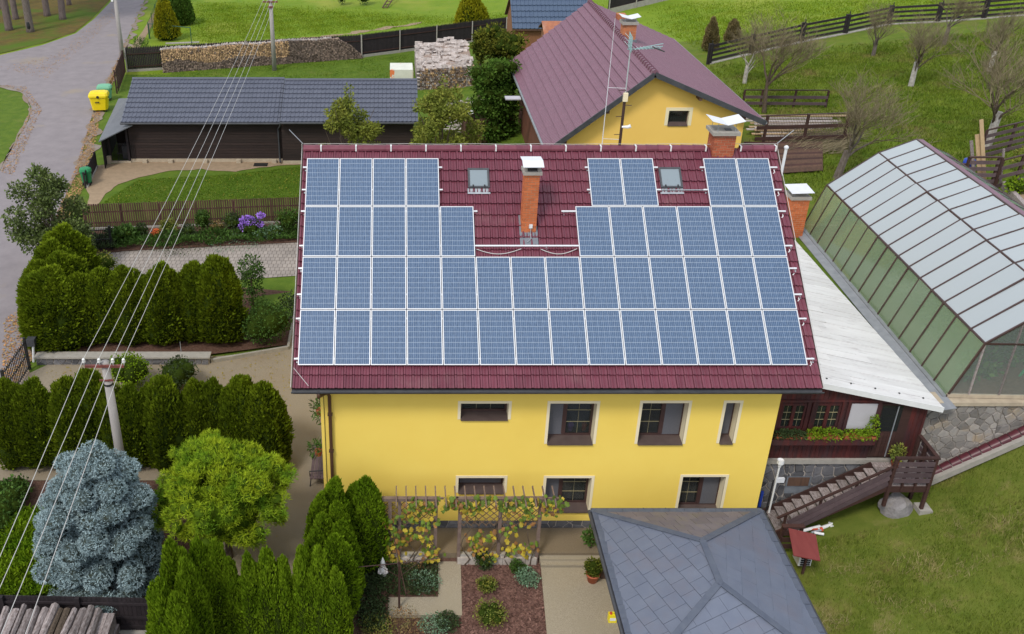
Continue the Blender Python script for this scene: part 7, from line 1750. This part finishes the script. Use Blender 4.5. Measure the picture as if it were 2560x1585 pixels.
def limbs(t, base, top, spread, r0, mt, n=6, seed=0):
    rg = random.Random(seed); base, top = Vector(base), Vector(top)
    MB().tube([base-Vector((0,0,.15)), base.lerp(top, .4), base.lerp(top, .85)], [r0, r0*.7, r0*.25], 8).build('trunk', MT[mt], t)
    for k in range(n):
        a = 6.283*k/n+rg.random(); s_ = base.lerp(top, rg.uniform(.22,.5)); e = base.lerp(top, rg.uniform(.6,.95))+Vector((math.cos(a)*spread, math.sin(a)*spread, 0)); MB().tube([s_, s_.lerp(e, .5)+Vector((0,0,.15)), e], [r0*.5, r0*.3, r0*.1], 6).build('limb', MT[mt], t)
def crown_blobs(seed, rx, ry, rz, n, br, cz=0., power=.55, hang=0):
    rg = np.random.RandomState(seed); out = []
    for i in range(n):
        d = sphere(rg, 1)[0]*(power+(1-power)*rg.rand()); b = br*(.6+.8*rg.rand()); out.append((d[0]*rx, d[1]*ry, cz+d[2]*rz, b, b, b*.8))
    return out
# lilac by the road
lc = PZ(148, 640); lt = PY(130, 408, lc.y); t = thing('lilac_bush', lc, 'large loose lilac bush with fading leaves at the road hedge corner', 'shrub')
hh = lt.z; bl = [(b[0]+(-.25 if b[2] > 1.6 else .1), b[1], max(.3, b[2]), b[3], b[4], b[5]) for b in crown_blobs(5, 1.75, 1.3, hh*.46, 62, .42, hh*.52, .45)]
put('foliage', leafy('foliage', bl, 14000, .14, 'lilac', 6, .62, .1, .2), t, T(lc)); limbs(t, lc, lc+Vector((0,0,hh*.9)), 1.1, .07, 'bark', 9, 3)
# olive trees between the houses
for (u, vt, Y, wpx, lb, sd) in ((830,196,44.5,178,'olive green young tree in front of the shed wing',1), (1058,176,45.5,190,'olive green tree beside the firewood block and brush heap',2)):
    p = PY(u, vt, Y); b0 = Vector((p.x, Y, H(p.x, Y))); hh = p.z-b0.z; w = wpx*SC/FPX*(Y*_c+15*_s); t = thing('young_tree', b0, lb, 'tree')
    bl = [(0,0,hh*.93,.25,.25,.5),(0.05,0,hh*.84,.42,.4,.5)]
    rg = np.random.RandomState(sd+60)
    for i in range(48):
        tz = .25+.6*rg.rand(); a = rg.rand()*6.283; r = w*.5*min(1., (1.06-tz)*1.9)*(.45+.6*rg.rand()); bl.append((r*math.cos(a), r*math.sin(a), hh*tz, .36+.2*rg.rand(), .36+.2*rg.rand(), .34))
    put('foliage', leafy('foliage', bl, 15000, .15, 'tree_olive', sd+7, .5, -.25, .15), t, T(b0)); limbs(t, b0, b0+Vector((0,0,hh*.95)), w*.34, .09, 'bark', 9, sd)
# evergreens at the outbuilding
def thuja_big(u, vt, Y, wpx, mt, label, seed, z0=None, cat='tree', n=7000, name='cypress', nl=5, group=None, core=True):
    tp = PY(u, vt, Y); z0 = H(tp.x, Y) if z0 is None else z0; dep = Y*_c+(CAM_H-tp.z)*_s; w = wpx*SC/FPX*dep; h = tp.z-z0
    rg = np.random.RandomState(seed); lobes = [(0,0,0,w*.42,h)]
    for k in range(nl): a = 6.283*k/nl+rg.rand(); lobes.append((w*.22*math.cos(a), w*.22*math.sin(a), 0, w*(.24+.08*rg.rand()), h*(.62+.28*rg.rand())))
    P, N = lobe_surface(rg, lobes, n); k = len(P); P = P-N*(.10*rg.rand(k))[:,None]; D = N*.8+np.array([0,0,.7])+rg.randn(k, 3)*.4
    t = thing(name, (tp.x, Y, z0), label, cat, group); s_ = .045*w+.09
    put('foliage', leafmesh('foliage', diamonds(P, D, s_*(.7+.8*rg.rand(k)), s_*.55, rg), mt), t, T(tp.x, Y, z0)); put('core', lobe_core(lobes, .86 if mt != 'thuja_brown' else .4).mesh('core', MT['thuja_core'], True), t, T(tp.x, Y, z0))
    MB().tube([(tp.x,Y,z0-.2),(tp.x,Y,z0+h*.4)], [.12,.07], 7).build('trunk', MT['bark'], t); return t
def loose_tree(nm, u, v, rxp, rzp, Y, mt, label, seed, n=6000, size=.22, nb=34):
    c = PY(u, v, Y); px_ = SC/FPX*(Y*_c+(CAM_H-c.z)*_s); rx, rz2 = rxp*px_, rzp*px_*1.08; z0 = H(c.x, Y); t = thing(nm, (c.x, Y, z0), label, 'tree')
    bl = crown_blobs(seed, rx*.8, rx*.7, rz2*.8, nb, rx*.30, 0., .35)
    hz = c.z-z0; bl += [(b[0]*.85, b[1]*.85, -hz*f_+b[2]*.3, b[3], b[4], b[5]*1.2) for f_ in (.45,.8) for b in bl[:nb//2]]; put('foliage', leafy('foliage', bl, n, size, mt, seed, .45, .3, .35), t, T(c))
    put('core', blob_core(bl, .62).mesh('core', MT['thuja_core'], True), t, T(c)); MB().tube([(c.x,Y,z0-.2),(c.x,Y,c.z)], [.14,.08], 8).build('trunk', MT['bark'], t); return t
loose_tree('loose_evergreen', 1195, 105, 62, 52, 62., 'thuja_dull', 'olive tinted loose shrub tree beside the rusty roofed hut', 1)
loose_tree('loose_evergreen', 1148, 110, 26, 45, 60.5, 'thuja_dull', 'slim yellowish shrub between firewood block and outbuilding', 2, 2500)
loose_tree('loose_evergreen', 1178, 190, 72, 62, 57., 'thuja_back', 'broad dark green evergreen at the outbuilding corner', 3, 9000)
thuja_big(388,-8,86.5,58,'thuja_yellow','golden conifer beside the green wire fence',5, z0=0)
thuja_big(424,-25,93.,70,'thuja_back','dark green evergreen hedge end behind the golden conifer',6, z0=0)
thuja_big(1125,-14,90.5,82,'thuja_yellow','golden cypress peeking over the dark board fence',7, z0=0)
thuja_big(1703,44,66.5,36,'thuja_brown','brownish narrow conifer at the start of the hill fence',8)
thuja_big(1752,48,68.5,36,'thuja_brown','brownish narrow conifer behind the twiggy fruit tree',9)
thuja_big(1735,5,64.5,46,'thuja_brown','taller brownish conifer among bare twigs at the hill fence',10) if False else None

# bare fruit trees
def bare_tree(seed, h, spread, levels=5):
    rg = random.Random(seed); big, tw = MB(), MB()
    def grow(p, d, L, r, lev):
        n = 3 if lev < 2 else 2; pts = [p]; dd = d.copy()
        for i in range(n):
            jt = .06 if lev == 0 else .24
            dd = (dd+Vector((rg.uniform(-jt,jt), rg.uniform(-jt,jt), rg.uniform(-.05,.12)))).normalized(); pts.append(pts[-1]+dd*L/n)
        m = big if lev < 2 else tw; m.tube(pts, [r*(1-.45*i/n) for i in range(n+1)], 6 if lev < 2 else 3, cap=False)
        if lev >= levels: return
        k = {0: 6, 1: 5, 2: 4, 3: 4, 4: 3}.get(lev, 2)
        for i in range(k):
            s_ = pts[-1].lerp(pts[0], rg.uniform(0, .55)) if i else pts[-1]; a = rg.uniform(0, 6.283); sp_ = rg.uniform(.6, 1.25)*spread
            nd = (dd+Vector((math.cos(a)*sp_, math.sin(a)*sp_, rg.uniform(-.1,.6)))).normalized(); grow(s_, nd, L*rg.uniform(.6,.85), max(.0045, r*.46), lev+1)
    grow(Vector((0,0,0)), Vector((0,0,1)), h*.30, .09, 0)
    return big, tw
BT = [bare_tree(s, 4.2, sp_, 5) for s, sp_ in ((2, .85), (5, .7), (9, .9))]
BTH = [max(q[2] for q in b[1].v) for b in BT]; BTM = {}
def place_bare(u, v, z, hpx, k, label, lean=0., bark='bark', whitew=None):
    p = PG(u, v); tp = PY(u, v-hpx, p.y).z-p.z; s_ = tp/BTH[k]
    t = thing('fruit_tree', p, label, 'tree'); M4 = T(p-Vector((0,0,.05))) @ Matrix.Rotation(lean, 4, 'Y') @ RZ(random.uniform(0,6.28)) @ Matrix.Scale(s_, 4)
    if (k, bark) not in BTM: BTM[(k, bark)] = BT[k][0].mesh('trunk', MT[bark], True)
    if k not in BTM: BTM[k] = BT[k][1].mesh('crown', MT['twig'])
    put('trunk', BTM[(k, bark)], t, M4); put('crown', BTM[k], t, M4)
    if whitew: MB().tube([(0,0,-.03),(0,0,whitew)], [.14,.115], 8).build('trunk_guard', MT[bark if bark != 'bark' else 'bark_white'], t, m=M4)
    return t
place_bare(1822,268,3.7,262,0,'dense twiggy fruit tree right of the outbuilding roof',0,'bark')
place_bare(1775,198,3.5,150,1,'fruit tree with whitewashed trunk behind the rear railing',0,'bark_white',1.1)
place_bare(1995,425,3.7,275,2,'leaning fruit tree with pale trunk beside the greenhouse end',.16,'bark_pale',1.0)
place_bare(2082,133,4.6,140,1,'small fruit tree with board guard below the hill fence',0,'bark_pale',1.2)
place_bare(2172,205,4.6,190,2,'fruit tree with split trunk guard in the middle of the orchard',0,'bark',1.25)
place_bare(2250,107,5.2,150,0,'slim fruit tree with pale guard close to the hill fence',.05,'bark_pale',1.2)
place_bare(2358,170,5.6,170,1,'fruit tree with pale trunk at the top of the orchard',.05,'bark',1.2)
place_bare(2352,352,5.0,300,2,'tall bare fruit tree behind the leaning planks',.06,'bark',1.2)
bp_ = thing('pruned_branches', PG(1935,340), 'tangle of cut brown branches in front of the mesh railing', 'branches')
rg = random.Random(9); m = MB()
for k in range(520):
    p = PG(rg.uniform(1850,2010), rg.uniform(322,372), .1); a = rg.gauss(math.pi*.02, .5); L = rg.uniform(.5,1.8); q = p+Vector((math.cos(a)*L, math.sin(a)*L*.5, rg.uniform(-.1,.7))); m.tube([p, p.lerp(q,.5)+Vector((0,0,rg.uniform(-.1,.2))), q], [.014,.010,.004], 3, cap=False)
m.build('twigs', MT['twig'], bp_, kind='stuff')
# ------------------------------------------------------------------ forest edge
cr_bl = crown_blobs(8, 2.6, 2.6, 3.2, 40, .9, 0., .3); cr_me = leafy('crown', cr_bl, 3000, .5, 'thuja_back', 9, .5, .2, .2)
for (u, v, r, mt, lb) in ((22,72,.36,'trunk_forest','tall dark trunk at the forest edge beside the road bend'),(38,46,.30,'trunk_forest','dark trunk standing behind its neighbours in the forest'),(73,76,.36,'bark_pale','pale forest trunk with a hollow at its foot'),(113,38,.33,'trunk_forest','forest trunk between the hollow tree and the leaning one'),(150,46,.34,'trunk_forest','slightly leaning forest trunk nearest the road curve'),(165,12,.25,'trunk_forest','thin forest trunk far back by the road'),(5,20,.35,'trunk_forest','thick dim trunk deep in the forest corner')):
    p = PZ(u, v); t = thing('forest_tree', p, lb, 'tree'); ln_ = .06 if u == 150 else 0.
    MB().tube([p-Vector((0,0,.2)), p+Vector((0,0,.35)), p+Vector((ln_*5,0,5)), p+Vector((ln_*14,0,14))], [r*1.25, r, r*.85, r*.5], 12).build('trunk', MT[mt], t, True); put('crown', cr_me, t, T(p+Vector((ln_*14,0,15))) @ Matrix.Scale(1.1, 4))
    if u == 73: MB().lathe([(.16,0),(.2,.25),(.16,.6),(.02,.8)], 10, (p.x, p.y-.24, .35)).build('hollow', MT['iron'], t)

# ------------------------------------------------------------------ shrubs and beds
shrub('clipped_ball', PZ(637,815,.1), 2.05, 1.75, 'shrub_green', 'round clipped dark green shrub at the hedge end by the house', size=.09, n=3200, seed=1)
shrub('bush', PZ(695,760,.1), 1.2, 1.2, 'shrub_dark', 'loose dark bush tucked beside the red roof verge', size=.10, n=900, seed=2, core=None)
tp_ = PZ(604,728,.1); t = shrub('upright_shrub', tp_, 1.2, 2.6, 'shrub_green', 'pale leafed upright shrub beside the small lawn', size=.11, n=1600, seed=3, core=None, shape=[(0,0,1.9,.5,.5,.55),(.25,0,1.6,.35,.35,.4),(-.25,.1,1.7,.35,.35,.4),(0,0,1.1,.42,.4,.6),(.2,-.1,.55,.38,.36,.5),(-.2,.05,.6,.36,.36,.5)]); MB().tube([tp_, tp_+Vector((0,0,1.8))], .04, 6).build('stem', MT['bark'], t)
for (u, v, w, h, mt, lb, sz) in ((302,575,1.25,.8,'shrub_green','arching grassy clump in the flower bed',.20),(270,570,.8,.6,'shrub_dark','dark low bush beside the black iron gate in flower bed',.1),(340,566,.7,.8,'shrub_dark','dark bush right of the grassy clump',.1),(375,570,.5,.5,'flower_red','red flowering plant in the bed by the picket fence',.08),(405,560,.95,.9,'shrub_yellow','yellowish bush before the picket fence',.09),(450,566,.9,.7,'shrub_dark','dark low bush between yellowish and tall green plants',.09),(487,556,.8,1.3,'shrub_green','tall leafy flower clump before the picket fence',.11),(520,558,.9,.7,'heath','orange brown withered flowers in the bed',.09),(556,550,1.2,1.0,'shrub_dark','dark green bush left of the purple flowers',.1),(640,565,1.6,.6,'shrub_blue','silver green ground plant right of purple flowers',.08),(560,578,3.0,.3,'shrub_blue','low silver green edging along the paved drive',.07),(690,548,1.5,1.2,'shrub_green','leafy bush in the flower bed beside the house',.12),(430,585,3.4,.3,'shrub_dark','low dark ground cover along the paving edge',.07)):
    shrub('bed_plant', PZ(u, v), w, h, mt, lb, 'plant', size=sz, n=700, seed=u, core=None if h < .5 else 'thuja_core', k=.5)
t = shrub('purple_aster', PZ(600,560), 1.25, 1.0, 'shrub_green', 'purple flowering aster bush before the picket fence', 'flowers', size=.09, n=500, seed=4)
p = PZ(600,560); put('blossom', leafy('blossom', [(-.1,-.15,.85,.42,.3,.22),(.55,-.05,1.1,.2,.18,.14),(.5,-.2,.7,.17,.17,.14),(-.3,-.25,.6,.25,.2,.2),(.7,-.5,.25,.12,.12,.1)], 750, .09, 'flower_purple', 5, .9, .3), t, T(p))
shrub('round_bush', PZ(316,925,.0), 1.5, 1.55, 'thuja_bright', 'round light green bush behind the hedge near utility pole', size=.08, n=2200, seed=9)
shrub('berry_bush', PZ(430,925,.0), 1.4, 1.25, 'shrub_dark', 'dark round bush between hedge tops and gravel yard', size=.08, n=1500, seed=10)
shrub('small_bush', PZ(235,655), 1.9, 1.0, 'shrub_yellow', 'olive rounded bush above the hedge beside paved drive', size=.09, n=1500, seed=11)
shrub('grass_clump', PZ(338,122), 1.3, 1.2, 'shrub_green', 'tall green grass clump at the fence corner by lamp pole', 'plant', size=.28, n=500, seed=12, core=None, asp=.12, upb=1.2)
for (u, lb) in ((815, 'small dark shrub with white base on the far lawn'), (866, 'wider dark shrub on the far lawn beside the slide')): shrub('lawn_shrub', PZ(u, 12), 1.5 if u > 850 else 1.0, 2.2, 'shrub_dark', lb, size=.16, n=500, seed=u)
# planting around the front garden
for (u, v, w, h, mt, lb, sz) in ((1152,1350,.62,.5,'shrub_dark','small grey green shrub at the trellis foot',.06),(1160,1408,.60,.45,'shrub_yellow','yellow leaved dwarf shrub in the mulch bed',.055),(1235,1366,.5,.4,'shrub_green','green dwarf shrub beside the slab edge',.055),(1257,1388,.72,.38,'shrub_blue','spreading pale green plant in the mulch near the slab',.06),(1170,1482,.95,.6,'shrub_yellow','largest olive dwarf shrub in the mulch bed',.055),(1010,1395,1.0,.25,'shrub_blue','pale green carpet plant inside the path corner',.05),(960,1385,1.3,.22,'shrub_dark','dark ground cover under the clothes dryer',.05),(985,1340,.9,.25,'heath','orange brown flowers below the short trellis',.06),(890,1400,.9,.3,'shrub_dark','dark green cushion beside the bright hedge',.06),(880,1470,1.1,.35,'shrub_dark','dark cushion at the bed corner below the figurine',.06),(1035,1500,.9,.3,'shrub_blue','whitish green cushion at the foot of the path',.05),(960,1500,1.3,.3,'heath','rusty heather strip in front of the path slab',.05),(900,1505,1.0,.3,'shrub_yellow','yellowish heather at the lower bed edge',.05),(1065,1490,.7,.3,'shrub_dark','dark low plant at the corner of path slab',.06)):
    shrub('garden_plant', PZ(u, v, ZB), w, h, mt, lb, 'plant', size=sz, n=900, seed=u+3, core='thuja_core' if h > .4 else None, k=.5)
pp = PZ(1412,1385,-.21); shrub('x', pp+Vector((0,0,.26)), .55, .55, 'thuja_dull', '', parent=POT, size=.07, n=700, seed=31)
shrub('x', Vector((lx0+.62, YV-.35, LZ+.16)), .45, .6, 'shrub_yellow', '', parent=POT2, size=.09, n=300, seed=32, core=None)
shrub('corner_plant', PZ(1408,1300,.0), .5, .6, 'shrub_green', 'green plant at the pavilion corner by the house wall', 'plant', size=.11, n=220, seed=33, core=None)
for (t, x0, x1, zz), (mt, hh) in zip(FB, (('shrub_dark',.25), ('shrub_bright',.42), ('shrub_bright',.35))):
    w = x1-x0; shp = [(w*(.12+.19*i)-w/2, -.05, .12+.05*(i % 2), .16, .14, hh*.5) for i in range(5)]
    if t is FB[2][0]: shp += [(w*.36,0,.35,.20,.16,.32),(w*.33,0,.62,.13,.12,.18)]
    put('foliage', leafy('foliage', shp, 900, .07, mt, 50, .5, .3), t, T((x0+x1)/2, YV-.17, zz+.06))
# plants at the side wall of the house
for k, (y, z, w, lb) in enumerate(((25.6,1.6,.55,'trailing plant hanging on the side wall above the bench'),(23.2,2.2,.6,'trailing green plant on the side wall near the downspout'),(24.2,3.0,.5,'leafy hanging plant high on the side wall'))):
    t = thing('hanging_plant', (HX0-.18, y, z), lb, 'plant'); shrub('x', Vector((HX0-.22, y, z)), w, .5, 'shrub_green', '', parent=t, size=.16, n=160, seed=60+k, core=None, asp=.25); MB().lathe([(.09,0),(.12,.16),(.125,.18)], 12, (HX0-.2,y,z+.02)).build('pot', MT['terracotta'], t)
# juniper carpet and dark shrubs in the lower left corner
def carpet(nm, poly, n, mt, label, z, hgt_, size, seed, core='juniper_core'):
    t = thing(nm, PZ(*poly[0], z), label, 'ground cover'); P = fill(poly, n, z, seed); rg = np.random.RandomState(seed)
    P[:,2] += hgt_*(.5+.5*np.sin(P[:,0]*2.6)*np.sin(P[:,1]*2.9+.7))+rg.rand(n)*.06
    D = np.stack([rg.randn(n)*.6, rg.randn(n)*.6-.3, .55+.4*rg.rand(n)], 1); put('foliage', leafmesh('foliage', diamonds(P, D, size*(.7+.7*rg.rand(n)), size*.32, rg), mt), t)
    b = MB(); b.prism([PZ(u, v, z) for u, v in poly], (0,0,-.02)); o = b.build('mat', MT[core], t); return t
carpet('juniper_carpet', [(60,1215),(150,1230),(150,1425),(-60,1425),(-30,1330)], 9000, 'juniper', 'yellow green juniper carpet beside the blue spruce', .25, .22, .17, 71)
for k, (u, v, w, h) in enumerate(((5,1235,1.6,.9),(-15,1290,1.5,.9),(30,1190,1.3,.6))): shrub('dark_bush', PZ(u, v), w, h, 'shrub_green', ['dark green bush left of the juniper carpet','dark green bush at the picture corner above the log pile','low dark bush at the end of the soil strip'][k], size=.10, n=1300, seed=80+k)
carpet('greenhouse_crop', [(2270,936),(2442,930),(2442,860),(2330,850)], 5, 'shrub_green', 'x', 4.1, .1, .1, 5) if False else None
t = thing('greenhouse_plants', (GX0+3.5, 25, GZ0), 'green vegetable plants growing inside the greenhouse', 'plants'); t['kind'] = 'stuff'
rg = np.random.RandomState(91); bl = []
for i in range(70): bl.append((.9+5.6*rg.rand(), .5+11.3*rg.rand(), .3+.5*rg.rand(), .5, .5, .45))
o = put('foliage', leafy('foliage', bl, 9000, .2, 'shrub_green', 92, .6, .3, .2), t, GM); o['kind'] = 'stuff'
o = MB().tube([PY(2410,940,24.4), PY(2425,905,24.6), PY(2445,880,24.9)], .04, 6).build('green_net', MT['bin_green']); tag(o, 'teal green net roll leaning inside the greenhouse front', 'net')
shrub('bed_shrub', PZ(2420,460,4.4), .95, .7, 'shrub_bright', 'bright green tuft in the raised bed', size=.12, n=700, seed=95)
shrub('yellow_shrub', PZ(2440,415,4.4), 1.3, 1.3, 'shrub_yellow', 'yellow leaved shrub behind the raised bed', size=.12, n=700, seed=96, core=None)

# longer grass in the orchard, on the back lawn and the middle lawn
def lawn_blades(nm, poly, n, mt, lo, hi, w, seed, label, fade=0.):
    rg = np.random.RandomState(seed); P = np.array([tuple(PG(u, v))[:2] for u, v in poly]); a, b = P.min(0), P.max(0); q = a+(b-a)*rg.rand(n*3, 2); q = q[inpoly(q+rg.randn(len(q), 2)*fade, P)][:n]
    o = put(nm, blades(nm, q, mt, lo, hi, w, seed, 1.0)); o['kind'] = 'stuff'; tag(o, label, 'grass')
mk('blade_orchard', (.10,.165,.014), .9, (.18,.23,.028), .7, 8., island=.4, col3=(.25,.20,.075), scale3=.45, lo3=.54, hi3=.74, transl=.2, spec=.1)
mk('blade_field', (.135,.225,.012), .9, (.22,.285,.022), .7, 8., island=.35, transl=.2, spec=.1)
mk('blade_lawn', (.085,.165,.012), .9, (.15,.225,.02), .7, 8., island=.35, transl=.2, spec=.1)
lawn_blades('orchard_tufts', [(1700,165),(1990,118),(2480,62),(2480,330),(2290,430),(2160,330),(1960,480),(1850,430),(1850,300)], 80000, 'blade_orchard', .06, .20, .05, 201, 'uneven orchard grass between the fruit trees', .8)
lawn_blades('field_tufts', [(470,5),(1560,5),(1000,52),(900,66),(600,95),(470,100)], 40000, 'blade_field', .06, .16, .06, 203, 'bright mown grass of the far lawn behind the board fence', 1.)
lawn_blades('hill_tufts', [(1580,10),(2480,-10),(2480,20),(2100,40),(1700,130),(1600,85)], 26000, 'blade_field', .06, .2, .06, 204, 'bright meadow grass beyond the hill rail fence', .8)
lawn_blades('shed_tufts', [(320,178),(860,142),(985,128),(990,180),(960,190),(320,188)], 9000, 'blade_lawn', .04, .12, .05, 205, 'green grass strip between firewood and shed roof', .2)
lawn_blades('lawn_tufts', [(240,485),(330,428),(560,415),(720,396),(720,475)], 26000, 'blade_lawn', .04, .10, .04, 202, 'mown grass of the lawn between shed and picket fence')

carpet('bed_cover', [(275,572),(720,548),(720,576),(300,597),(275,600)], 4200, 'shrub_green', 'mixed low greenery filling the flower bed at the picket fence', .06, .28, .22, 301, 'soil')
carpet('bed_cover', [(195,560),(275,572),(275,600),(200,604)], 900, 'shrub_dark', 'dark low greenery behind the black iron gate', .06, .35, .24, 302, 'soil')
carpet('bed_cover', [(860,1345),(1042,1338),(1045,1423),(926,1424),(926,1512),(860,1512)], 3000, 'shrub_dark', 'low dark ground plants around the clothes dryer', ZB+.05, .06, .12, 303, 'soil')

ll = np.vstack([fill([(240,485),(330,428),(560,415),(720,396),(720,475)], 260, .06, 401), fill([(100,880),(690,835),(700,1100),(660,1290),(640,1000),(100,900)], 420, .02, 402)])
o = put('yellow_leaves', scatter_quads('yellow_leaves', ll, 'vine_leaf_yellow', .05, .10, seed=403)); tag(o, 'few yellow leaves blown over the lawn and gravel yard', 'leaves', kind='stuff')
